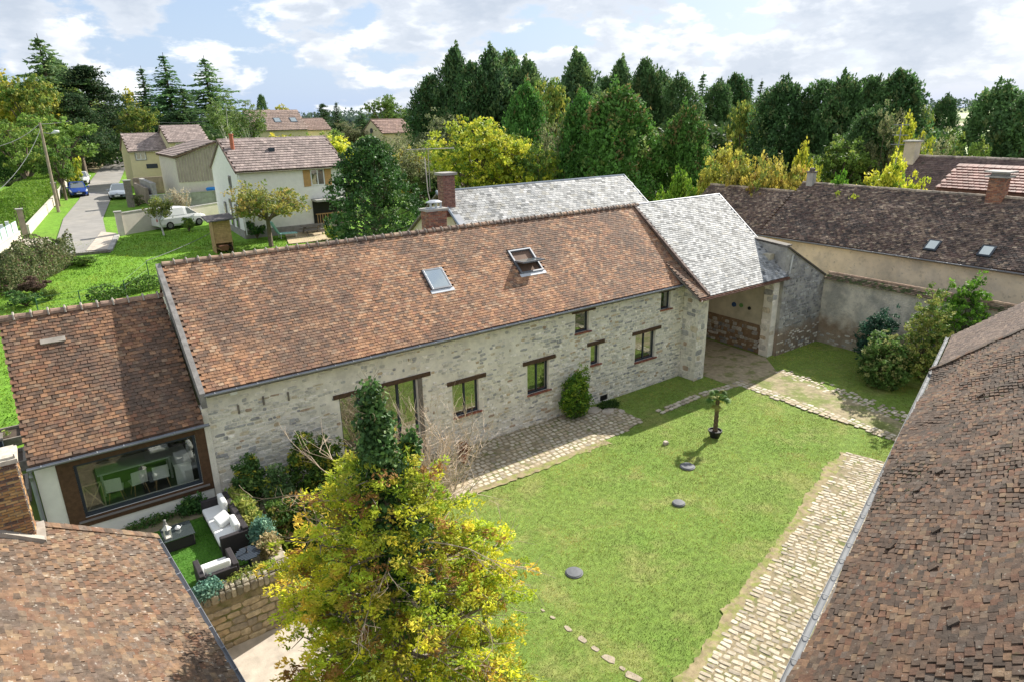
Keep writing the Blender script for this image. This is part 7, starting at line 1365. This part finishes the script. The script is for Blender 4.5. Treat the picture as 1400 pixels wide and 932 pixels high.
p = gp(371, 338); q = at(372, 242, Y=p[1]); custom_tree('apple_tree', 'old spreading apple tree with golden leaves in front of the white house', p, q[2], 110*depth(p)/FPX, [(.42, .36, .09), (.33, .33, .08), (.20, .25, .06), (.50, .34, .10)], [4, 4, 3, 2], .20, 31, 2.3, M_bark, per=13, cr=.32, boughs=20, nc=20, trk=.16)
p = gp(225, 323); q = at(217, 258, Y=p[1]); custom_tree('young_tree', 'slender young tree with thin pale trunk in front of the garden wall', p, q[2], 42*depth(p)/FPX, [(.24, .27, .07), (.32, .31, .09), (.16, .20, .05)], [4, 3, 3], .16, 32, 1.3, mat('birch_bark'), per=10, cr=.26, boughs=14, nc=14, lean=(-.2, 0), trk=.07)
p = at_d(515, 330, 47); zb = float(terr(p[0], p[1])); pt_ = at_d(517, 186, 47)
# laurel: dense dark pyramid
rg = np.random.default_rng(40); n = 1000; tt = rg.random(n)**.85; a = rg.uniform(0, 6.283, n); H_ = pt_[2]-zb; Rl = 135*depth(p)/FPX/2
lump = 1+.25*np.sin(a*3+tt*8)+.15*np.sin(a*5-tt*13+1); rad = Rl*np.clip((1-tt)**.5*1.2, .03, 1)*lump*rg.uniform(.55, 1.0, n); C = np.stack([np.cos(a)*rad, np.sin(a)*rad, H_*(.04+.94*tt)], 1); P, D = clumps(rg, C, .36*rg.uniform(.6, 1.3, n), 20, .8); col = np.repeat(colmix(n, G_LAU, [4, 4, 3, 1.2], rg, .25), 20, 0)*(1+rg.uniform(-.2, .2, (len(P), 1)))
t = thing('laurel_tree', 'large dense dark green glossy leaved tree behind the farmhouse ridge', 'tree', (p[0], p[1], zb)); segs = [([(0, 0, -.3), (0, 0, H_*.8)], [.25, .06])]+[([(0, 0, c[2]*.7), tuple(c)], [.05, .015]) for c in C[::12]]
link('trunk', limb_mesh('trunk', segs), t, loc=(p[0], p[1], zb)); link('crown', quads('crown', P, .22*rg.uniform(.7, 1.3, len(P)), (0, 0, .6), col, M_gloss, .6, rg=rg), t, loc=(p[0], p[1], zb))
# far treeline and fields
def far_wood(name, lab, pts, hgt, n, pal, seed):
    rg = np.random.default_rng(seed); P = []; 
    for (x0, x1, D, h, k) in pts:
        px_ = rg.uniform(x0, x1, k); 
        for q in px_:
            c = at_d(q, 160, D*rg.uniform(.92, 1.1)); z0 = float(terr(c[0], c[1])); hh = h*(.55+.5*float(fbm(q*.05, D))+.25*rg.random()); P.append([c[0], c[1], z0+hh*rg.random()**.6])
    P = np.array(P); me = quads(name, P, rg.uniform(.6, 1.4, len(P))*hgt*.22, (0, 0, .5), colmix(len(P), pal, np.ones(len(pal)), rg), M_leaf, .8, rg=rg); o = link(name, me); o['kind'] = 'stuff'; return o
far_wood('distant_woodland', '', [(-60, 1460, 900, 14, 9000), (-60, 700, 420, 8, 2500), (330, 620, 300, 6, 1500)], 14, 0, [(.06, .09, .075), (.075, .11, .085), (.05, .08, .065)], 3)  # blue haze of distance is painted into these leaf colours
far_wood('woodland_undergrowth', '', [(570, 1300, 100, 8, 24000), (560, 1300, 72, 4, 9000), (-40, 180, 125, 5, 3500), (180, 420, 128, 4, 2500)], 3.2, 0, [(.045, .085, .025), (.06, .11, .03), (.09, .13, .035)], 4)
M_f1 = mat('pale_green_field', (.24, .30, .09), var=.08, nscale=.05); M_f2 = mat('stubble_field', (.36, .28, .17), var=.08, nscale=.05)
def field(name, px0, px1, d0, d1, m):
    pts = [at_d(px0, 200, d0), at_d(px1, 200, d0), at_d(px1, 200, d1), at_d(px0, 200, d1)]; z = float(terr(*pts[2][:2])); b = MB(); b.poly([(q[0], q[1], max(float(terr(q[0], q[1])), z)+.35) for q in pts]); o = b.build(name, m, fix=False); o['kind'] = 'structure'
field('field', 1240, 1460, 330, 420, M_f2); field('field', 1240, 1460, 430, 860, M_f1); field('field', 300, 640, 460, 850, M_f1); field('field', 1240, 1460, 160, 320, M_f1)

# ---------------------------------------------------------------- golden conifer in the courtyard
def sprays(C, Dv, size, per, pal_tip, pal_base, brown, rg, leaf=.075):
    """fan shaped sprays: leaflets on a drooping plane, yellow at the tips"""
    n = len(C); P = []; 
    s_ = rg.random((n, per))**.7; side = rg.uniform(-1, 1, (n, per)); up = np.array([0, 0, 1.])
    Dv = Dv/np.linalg.norm(Dv, axis=1)[:, None]; S_ = np.cross(Dv, up); S_ /= np.linalg.norm(S_, axis=1)[:, None]+1e-9; U_ = np.cross(S_, Dv)
    sz = size*rg.uniform(.6, 1.3, n)
    L_ = s_*sz[:, None]; Wd = side*(sz*.42)[:, None]*np.sin(np.clip(s_*2.6+.3, 0, 3.1)); hgt = .16*sz[:, None]*np.sin(s_*3.)+rg.normal(size=(n, per))*.035-.10*sz[:, None]*side**2
    P = C[:, None, :]+Dv[:, None, :]*L_[..., None]+S_[:, None, :]*Wd[..., None]+U_[:, None, :]*hgt[..., None]
    dirs = Dv[:, None, :]+S_[:, None, :]*(side*.9)[..., None]+U_[:, None, :]*(.45)
    tipn = np.clip((s_-.02)*1.8+rg.normal(size=(n, per))*.16+hgt/sz[:, None]*1.3, 0, 1); rr_ = np.linalg.norm((C-base)[:, :2], axis=1); amt = (np.clip(.45+.8*(rr_/rr_.max()), 0, 1)*rg.uniform(.35, 1.15, n)).clip(0, 1)[:, None]; tp = (tipn*amt)[..., None]
    ct = np.array(pal_tip)[rg.integers(0, len(pal_tip), n)][:, None, :]; cb_ = np.array(pal_base)[rg.integers(0, len(pal_base), n)][:, None, :]; col = cb_*(1-tp)+ct*tp
    br = (rg.random(n) < brown)[:, None, None]; col = np.where(br, np.array([.30, .15, .06])*(1-tp)+np.array([.46, .28, .07])*tp, col); col = col*(1+rg.uniform(-.2, .2, (n, per, 1)))
    return P.reshape(-1, 3), dirs.reshape(-1, 3), col.reshape(-1, 3)
gt = thing('golden_conifer', 'large golden green conifer with ivy covered leader in the foreground', 'tree', (4.5, 10.3, 0)); rg = np.random.default_rng(77)
base = np.array([4.5, 10.3, -.05]); segs = [([base, base+[.0, .0, 2.5], base+[-.1, 0, 5.2]], [.26, .2, .12])]; b0 = base
tip1 = at(505, 533, Y=10.3); tip2 = at(562, 600, Y=10.6)
segs.append(([base+[-.1, 0, 3.8], (tip1+base+[0, 0, 6.2])/2*np.array([1, 1, 1]), tip1], [.12, .08, .02])); segs.append(([base+[.1, .1, 3.2], base+[.35, .2, 5.0], tip2], [.12, .08, .02]))
C = []; Dv = []
nbr = 120
for i in range(nbr):
    t = (i+.5)/nbr; z = .8+5.3*t**1.08; a = i*2.39996+rg.uniform(-.3, .3); Rm = 2.85*(1-.80*t**1.5)*(.62+.38*min(1, t*5)); R0 = Rm*rg.uniform(.70, 1.08)
    if math.cos(a-math.atan2(.35, .94)) > .8 and t > .62: R0 *= .55
    e = base+np.array([math.cos(a)*R0, math.sin(a)*R0, z+.22*R0*rg.uniform(.4, 1.4)]); st = base+np.array([0, 0, z-.3]); mid = (st+e)/2+np.array([0, 0, -.05*R0]); segs.append(([st, mid, e], [.05, .03, .01]))
    dirn = np.array([math.cos(a), math.sin(a), .25]); k = int((4+R0*5.5)*(1.0 if t < .62 else .85))
    for j in range(k):
        s_ = rg.uniform(.2, 1)**.5; p = st*(1-s_)+e*s_+rg.normal(size=3)*np.array([.17, .17, .08]); C.append(p); dd = dirn+rg.normal(size=3)*np.array([.6, .6, .28]); Dv.append(dd)
        if j % 3 == 0: segs.append(([st*(1-s_)+e*s_, p], [.014, .006]))
C = np.array(C); Dv = np.array(Dv)
YT = [(.92, .86, .06), (.84, .84, .06), (.92, .78, .08), (.60, .72, .05), (.92, .66, .10)]; YB = [(.10, .22, .025), (.15, .29, .03), (.07, .16, .022), (.24, .36, .04)]
P1, D1, c1_ = sprays(C, Dv, .44, 46, YT, YB, .075, rg)
cr = quads('crown', P1-base, .088*rg.uniform(.6, 1.5, len(P1)), (0, 0, 1.1), c1_, M_spray, .42, rg=rg, dirs=D1); link('crown', cr, gt, loc=tuple(base))
V0 = limb_mesh('trunk', [([np.array(p)-base for p in pts], rs) for pts, rs in segs], mat('grey_bark', (.26, .22, .18), var=.3, nscale=9), 5); link('trunk', V0, gt, loc=tuple(base))
# dry twigs without foliage around the crown
def twigs(root, starts, rg, name='bare_twig', m=None, depth_=3, L0=1.0, r0=.016, up=.5, bias=(0, 0, 0), parent_loc=None, segn=3):
    b = MB()
    def grow(p, d, L_, r, k):
        pts = [p]; 
        for i in range(segn): d = d+rg.normal(size=3)*.18+np.array([0, 0, up*.12]); d /= np.linalg.norm(d); p = p+d*L_/segn; pts.append(p)
        b.tube(pts, np.linspace(r, r*.55, len(pts)), 3, cap=False)
        if k > 0:
            for j in range(rg.integers(2, 5)): q = pts[rg.integers(1, len(pts))]; grow(q, d+rg.normal(size=3)*.55, L_*rg.uniform(.5, .75), r*.6, k-1)
    for p, d in starts: grow(np.array(p, float), np.array(d, float), L0*rg.uniform(.7, 1.2), r0, depth_)
    o = b.build(name, m or mat('dry_twig', (.42, .33, .24), var=.2), root, fix=False); o['kind'] = 'stuff'; return o
st_l = []
for i in range(46):
    a = rg.uniform(0, 6.28); z = rg.uniform(1.5, 5.6); st_l.append((base+np.array([math.cos(a)*.9, math.sin(a)*.9, z]), (math.cos(a), math.sin(a), .15)))
twigs(gt, st_l, rg, L0=1.1, r0=.013, depth_=2)
# ivy on the leader stems
def ivy(root, p, q, r, n, rg, pal=G_LAU, leaf=.095, nm='ivy', wts=(4, 4, 3, 1)):
    p, q = np.array(p, float), np.array(q, float); nc = n//14; t = rg.random(nc); a = rg.uniform(0, 6.28, nc); rr = r*(1.5-1.3*t)*rg.uniform(.35, 1.25, nc)*(1+.35*np.sin(t*17+a*2)); C = p+(q-p)*t[:, None]+np.stack([np.cos(a)*rr, np.sin(a)*rr, rg.normal(size=nc)*.1], 1)
    P, D = clumps(rg, C, .17, 14, .9); me = quads(nm, P-p, leaf*rg.uniform(.6, 1.3, len(P)), np.repeat(np.stack([np.cos(a), np.sin(a), np.full(nc, .5)], 1), 14, 0), np.repeat(colmix(nc, pal, wts, rg, .2), 14, 0)*(1+rg.uniform(-.2, .2, (len(P), 1))), M_gloss, .8, rg=rg); return link(nm, me, root, loc=tuple(p))
ivy(gt, base+[0, 0, 3.8], tip1, .46, 7600, rg); ivy(gt, base+[.35, .2, 4.0], tip2, .24, 4600, rg); ivy(gt, base+[.1, -.1, 2.4], base+[0, 0, 4.6], .6, 4200, rg)
b_ = at(500, 560, Y=10.3); st_l = [(tip1-np.array([0, 0, rg.uniform(0, 1.2)]), (rg.normal(), rg.normal(), 1.2)) for i in range(9)]; twigs(gt, st_l, rg, L0=.5, r0=.008, depth_=1)
# bare shrub against the glazed door
bs_ = thing('bare_shrub', 'leafless pale twiggy shrub in front of the glazed door', 'shrub', (9.2, 17.3, 0)); st_l = []
for i in range(42): st_l.append(((9.2+rg.normal()*.45, 17.3+rg.normal()*.3, 0), (rg.normal()*.32, rg.normal()*.25, 1)))
twigs(bs_, st_l, rg, 'twigs', mat('pale_twig', (.62, .50, .38), var=.2), 3, 1.75, .020, 1.0)
# shrubs and climbers along the foot of the farmhouse
def wall_bush(name, lab, x, y, zb, w, d_, h, pal, wts, n, leaf, seed, m=None, cat='shrub', conic=.3):
    rg = np.random.default_rng(seed); nc = n//12; C = rg.normal(size=(nc, 3)); C /= np.linalg.norm(C, axis=1)[:, None]; C *= rg.uniform(.55, 1, (nc, 1)); zz = (C[:, 2]+1)/2; lump = .55+.95*fbm(C[:, 0]*3.2+seed, C[:, 2]*3.2+C[:, 1]*2+2); k = (1-conic*zz)*lump
    C = np.stack([C[:, 0]*w/2*k, C[:, 1]*d_/2*k, zz*h*lump], 1); P, D = clumps(rg, C, .14, 12, .8); cc = np.repeat(colmix(nc, pal, wts, rg, .22), 12, 0)*(1+rg.uniform(-.18, .18, (nc*12, 1)))
    t = thing(name, lab, cat, (x, y, zb)); link('foliage', quads('foliage', P, leaf*rg.uniform(.6, 1.3, len(P)), (0, -.2, .6), cc, m or M_leaf, .6, rg=rg), t, loc=(x, y, zb))
    segs = [([(0, 0, 0), tuple(c*.9)], [.02, .006]) for c in C[::9]]; link('stem', limb_mesh('stem', segs, n=4), t, loc=(x, y, zb)); return t
wall_bush('camellia_bush', 'upright yellow green bush against the wall between two ground floor windows', 16.95, 19.25, 0, 1.6, 1.1, 1.95, [(.26, .38, .04), (.15, .27, .035), (.38, .44, .05), (.09, .18, .03)], [4, 4, 2, 2], 7000, .10, 51)
wall_bush('rose_bush', 'dark climbing bush with yellow leaves at the left end of the stone wall', 3.95, 19.2, .9, 1.1, .7, 1.5, G_LAU+[(.40, .38, .04)], [4, 4, 2, 2, .7], 3500, .11, 52, M_gloss)
wall_bush('clematis', 'pale grey green climber second from the left on the stone wall', 4.6, 18.7, .5, 1.0, .8, 1.6, [(.20, .28, .12), (.12, .20, .07), (.38, .40, .06)], [3, 4, 1], 2600, .10, 53)
wall_bush('vine_bush', 'broad green and gold vine bush left of the golden conifer', 5.9, 18.9, .4, 2.2, 1.1, 2.3, [(.07, .14, .02), (.12, .20, .03), (.34, .33, .04), (.04, .09, .02), (.2, .13, .05)], [4, 4, 1.4, 3, .5], 8000, .11, 54)
wall_bush('laurel_bush', 'dense dark bush hidden between the wall and the conifer', 5.0, 17.6, 0, 2.6, 1.6, 1.7, [(.05, .11, .02), (.10, .17, .03), (.22, .22, .05), (.16, .10, .05)], [4, 3, 1, .6], 7000, .11, 55)
wall_bush('ornamental_grass', 'tall yellow green grass growing along the planter behind the sofa', 3.35, 17.9, 1.15, .5, 2.2, .75, [(.30, .32, .06), (.20, .27, .05), (.40, .38, .10)], [3, 3, 2], 3400, .13, 56, cat='ornamental grass', conic=-.2)
wall_bush('euphorbia', 'blue green spurge at the right corner behind the sofa', 3.45, 16.6, 1.2, .75, .75, .65, [(.16, .30, .22), (.10, .22, .16), (.24, .38, .27)], [4, 3, 2], 2600, .09, 57)
wall_bush('euphorbia', 'blue green spurge at the left end of the retaining wall, beside the armchair', 1.75, 15.12, 1.15, .75, .45, .45, [(.16, .30, .22), (.10, .22, .16), (.24, .38, .27)], [4, 3, 2], 2200, .09, 58)
wall_bush('dry_grass_tuft', 'tuft of dry straw coloured grass beside the round side table', 3.45, 15.9, 1.2, .5, .5, .5, [(.46, .36, .20), (.36, .30, .14), (.2, .22, .07)], [4, 3, 1], 1300, .12, 59, cat='ornamental grass', conic=-.2)
wall_bush('sedum_border', 'strip of yellow green sedum along the top of the retaining wall', 2.75, 15.22, 1.2, 1.3, .35, .22, [(.24, .30, .05), (.14, .22, .04), (.34, .34, .08)], [3, 3, 2], 2200, .07, 60, cat='ground plants', conic=-.1)
wall_bush('fern_clump', 'dark green clump at the foot of the annex window behind the sofa', 2.35, 19.45, 1.1, .9, .5, .4, G_LAU, [4, 3, 3, 1], 1500, .10, 61)
wall_bush('weed_strip', 'ragged weeds along the base of the annex wall', 1.2, 19.55, 1.1, 1.6, .35, .16, [(.07, .14, .03), (.15, .2, .05)], [3, 2], 900, .07, 62, cat='weeds')
wall_bush('creeping_plant', 'low creeping plants around the loose slabs under the cellar vent', 18.75, 19.2, 0, 1.3, .8, .18, [(.05, .11, .02), (.10, .17, .03)], [3, 3], 1500, .08, 63, cat='ground plants')
for (x, y, r, s) in ((0, 0, 0, 0),):
    pass
# corner bush by the boundary wall
wall_bush('corner_shrub', 'dark spreading shrub with cream tinted leaves in the corner near the boundary wall', 30.1, 13.2, 0, 2.6, 2.6, 2.3, [(.14, .26, .06), (.19, .31, .08), (.42, .44, .16), (.09, .18, .04)], [4, 4, 2, 2], 9000, .13, 64)
wall_bush('corner_shrub', 'taller yellow speckled shrub in the middle of the corner bushes', 31.0, 12.0, .4, 2.2, 2.2, 3.9, [(.16, .25, .05), (.38, .40, .12), (.09, .16, .035), (.30, .34, .08)], [4, 3, 2, 2], 7000, .13, 65)
wall_bush('corner_shrub', 'bright green shrub topping the boundary wall coping, next to the barn gutter', 33.0, 11.6, .3, 2.6, 2.6, 4.3, [(.15, .32, .03), (.22, .40, .045), (.09, .19, .03)], [4, 3, 3], 8000, .14, 66)
wall_bush('corner_shrub', 'blue green feathery shrub at the left of the corner bushes', 31.6, 14.4, 0, 2.2, 2.2, 2.9, [(.035, .09, .055), (.05, .12, .06)], [4, 3], 7000, .13, 67)
q = at(1240, 375, Z=4.5); 
# potted palm
p = at(977, 597, Z=0); q = at(977, 532, Y=p[1]); H_ = q[2]; pm = thing('potted_palm', 'small palm tree in a black pot standing on the lawn', 'palm', (p[0], p[1], 0)); b = MB(); b.lathe((p[0], p[1], 0), [(.17, 0), (.25, .26), (.27, .26), (.27, .31), (.23, .31), (.23, .26)], 18); b.build('pot', M_black, pm)
b = MB(); b.lathe((p[0], p[1], .2), [(.22, 0), (.22, .05), (.02, .07)], 14); b.build('soil', mat('dark_soil'), pm)
th = H_*.66; b = MB(); prof = []
for i in range(15): z = th*i/14; prof += [(.085+.018*(i % 2)-.02*i/14, z)]
b.lathe((p[0], p[1], .22), prof, 10); b.build('trunk', mat('palm_trunk', (.13, .09, .06), var=.4, nscale=20), pm)
rg = np.random.default_rng(9)
for k in range(20):
    a = k*2.4; el = rg.uniform(-.5, 1.1); L_ = .27; c = np.array([p[0], p[1], .22+th]); d = np.array([math.cos(a)*math.cos(el), math.sin(a)*math.cos(el), math.sin(el)]); e = c+d*L_; V = []; F = []; s_ = np.cross(d, (0, 0, 1)); s_ /= np.linalg.norm(s_); u3 = np.cross(s_, d); b = MB(); b.col = (.09, .17, .035) if k % 4 else (.26, .26, .06)
    b.tube([c, e], [.012, .008], 4)
    for j in range(13):
        t_ = (j-6)/6*1.35; dd = d*math.cos(t_)+s_*math.sin(t_); tipp = e+dd*.27+np.array([0, 0, -.09-.05*abs(t_)]); m_ = e+dd*.13; w_ = np.cross(dd, u3)*.022; b.add([e, m_+w_, tipp, m_-w_], [(0, 1, 2, 3)])
    b.build('frond', M_leaf, pm, attr=True, fix=False)
# agave in pot and reddish plant by the path
t = thing('potted_agave', 'spiky green agave in a terracotta pot by the wall left of the window', 'potted plant', (10.6, 19.1, 0)); b = MB(); b.lathe((11.25, 18.9, 0), [(.13, 0), (.19, .3), (.21, .3), (.21, .35), (.17, .35)], 14); b.build('pot', mat('terracotta_pot', (.42, .16, .08), var=.2), t)
b = MB(); b.col = (.05, .13, .05)
for k in range(22):
    a = k*2.4; el = .35+.5*(k % 3)/2; d = np.array([math.cos(a)*math.cos(el), math.sin(a)*math.cos(el), math.sin(el)]); s_ = np.cross(d, (0, 0, 1)); s_ /= np.linalg.norm(s_); c = np.array([10.55, 18.95, .05]); b.add([c-s_*.03, c+d*.35-s_*.05, c+d*.75+np.array([0, 0, -.03]), c+d*.35+s_*.05, c+s_*.03, c+d*.35-np.array([0, 0, .03])], [(0, 1, 2, 5), (5, 2, 3, 4)])
b.build('leaf_rosette', M_gloss, t, attr=True, fix=False)
wall_bush('red_potted_plant', 'small reddish leaved plant in the terracotta pot below the window', 11.25, 18.9, .33, .45, .45, .5, [(.42, .14, .07), (.30, .10, .05)], [3, 2], 420, .09, 71, cat='potted plant')
# copper of the garden beds: rows of vegetables
for i, y_ in enumerate((23.2, 25.2, 27.2)):
    z = float(terr(-3, y_)); wall_bush('vegetable_row', ['row of low vegetables in the bed nearest the camera', 'row of low vegetables in the middle bed', 'row of low vegetables in the farthest bed'][i], -2.9, y_, z+.18, 2.3, .8, .3, G_BRD, [3, 3, 2, 1], 1200, .10, 80+i, cat='vegetables')
# ---------------------------------------------------------------- grass blades in the courtyard
def grass(name, inside, xr, yr, n, pal, wts, hgt, wid, zf, seed, patch=True):
    rg = np.random.default_rng(seed); x = rg.uniform(*xr, n); y = rg.uniform(*yr, n); ok = inside(x, y); x, y = x[ok], y[ok]; n = len(x); z = zf(x, y)
    a = rg.uniform(0, 6.28, n); h = hgt*rg.uniform(.4, 1.3, n)*(.6+.8*fbm(x*.9, y*.9)); l = rg.normal(size=(n, 2))*hgt*.5; w = wid*rg.uniform(.6, 1.3, n)
    V = np.stack([np.stack([x-np.cos(a)*w, y-np.sin(a)*w, z], 1), np.stack([x+np.cos(a)*w, y+np.sin(a)*w, z], 1), np.stack([x+l[:, 0], y+l[:, 1], z+h], 1)], 1).reshape(-1, 3)
    col = colmix(n, pal, wts, rg, .22)
    if patch: f = fbm(x*.35+3, y*.35+8)[:, None]; f2 = fbm(x*1.1, y*1.1+30)[:, None]; f3 = fbm(x*3.1+9, y*3.1)[:, None]; st3 = np.sin((x*.96+y*.27)*0+(x*-.27+y*.96)*5.2)[:, None]*.05; col = col*(1+1.3*(f-.5)+.9*(f3-.5)+st3*1.5)*(1+np.clip((f2-.56)*5, 0, 1)*(np.array([1.35, 1.05, 1.25])-1))*(1+np.clip((.42-f)*8, 0, 1)*(np.array([.8, 1.0, .7])-1)); 
    me = mesh_np(name, V, np.arange(3*n), [3]*n, leaf_mat('grass_blade', .3, .7, 0), col); o = link(name, me); o['kind'] = 'stuff'; return o
def infast(poly):
    P = np.array([q[:2] for q in poly])
    def f(x, y):
        s_ = [np.cross(P[(i+1) % len(P)]-P[i], np.stack([x-P[i][0], y-P[i][1]], -1)) for i in range(len(P))]
        s_ = np.array(s_); return (s_ > 0).all(0) | (s_ < 0).all(0)
    return f
fA, fB = infast(PA), infast(PB); fD = infast([(25.2, 4.0), (25.1, 17.4), (28.4, 17.4), (27.5, 12.7), (26.2, 4.0)]); fE = infast([(24.8, 17.2), (24.9, 24.0), (29.4, 24.0), (29.3, 18.7), (28.0, 17.2)])
def lawn_in(x, y):
    e = (x-22.73)*bn[0]+(y-8.47)*bn[1]
    r_ = np.random.default_rng(1).random(len(x))
    rj = np.random.default_rng(2); jx = rj.normal(size=len(x))*.09+(fbm(x*2.3, y*2.3)-.5)*.35; jy = rj.normal(size=len(x))*.09+(fbm(x*2.3+20, y*2.3)-.5)*.35; x0, y0 = x, y; x, y = x+jx, y+jy
    bare = np.abs(((x-ob[0])*nb[0]+(y-ob[1])*nb[1])+.05) < .22; bare |= (np.abs(y-16.85) < .22) & (x > 8) & (x < 16)
    return (~bare | (r_ < .35)) & (~fA(x, y) | (r_ < .03)) & (~fB(x, y) | (r_ < .16)) & (~fD(x, y) | (r_ < .38)) & ~fE(x, y) & (x > 3.9) & (y < 19.75) & (x < 33.6) & (e < .2)
grass('courtyard_grass', lawn_in, (3.8, 33.7), (2.0, 19.8), 420000, [(.26, .315, .045), (.34, .37, .065), (.18, .26, .035), (.44, .42, .13), (.42, .34, .17)], [4, 4, 3, 2.2, 1.], .034, .0075, lambda x, y: np.full(len(x), .0)+.02*np.sin(x*.7)*np.sin(y*.6), 5)
grass('back_lawn_grass', lambda x, y: (y > 27) & ~((x > 13) & (y > 55)), (-14, 24), (27, 62), 90000, [(.18, .31, .025), (.25, .38, .045), (.13, .25, .02)], [4, 3, 3], .10, .03, lambda x, y: terr(x, y)+.03, 6)
grass('terrace_grass', lambda x, y: (x < 3.0), (.2, 3.0), (15.5, 19.0), 16000, [(.075, .21, .02), (.11, .27, .03)], [3, 2], .035, .007, lambda x, y: np.full(len(x), 1.126), 8)
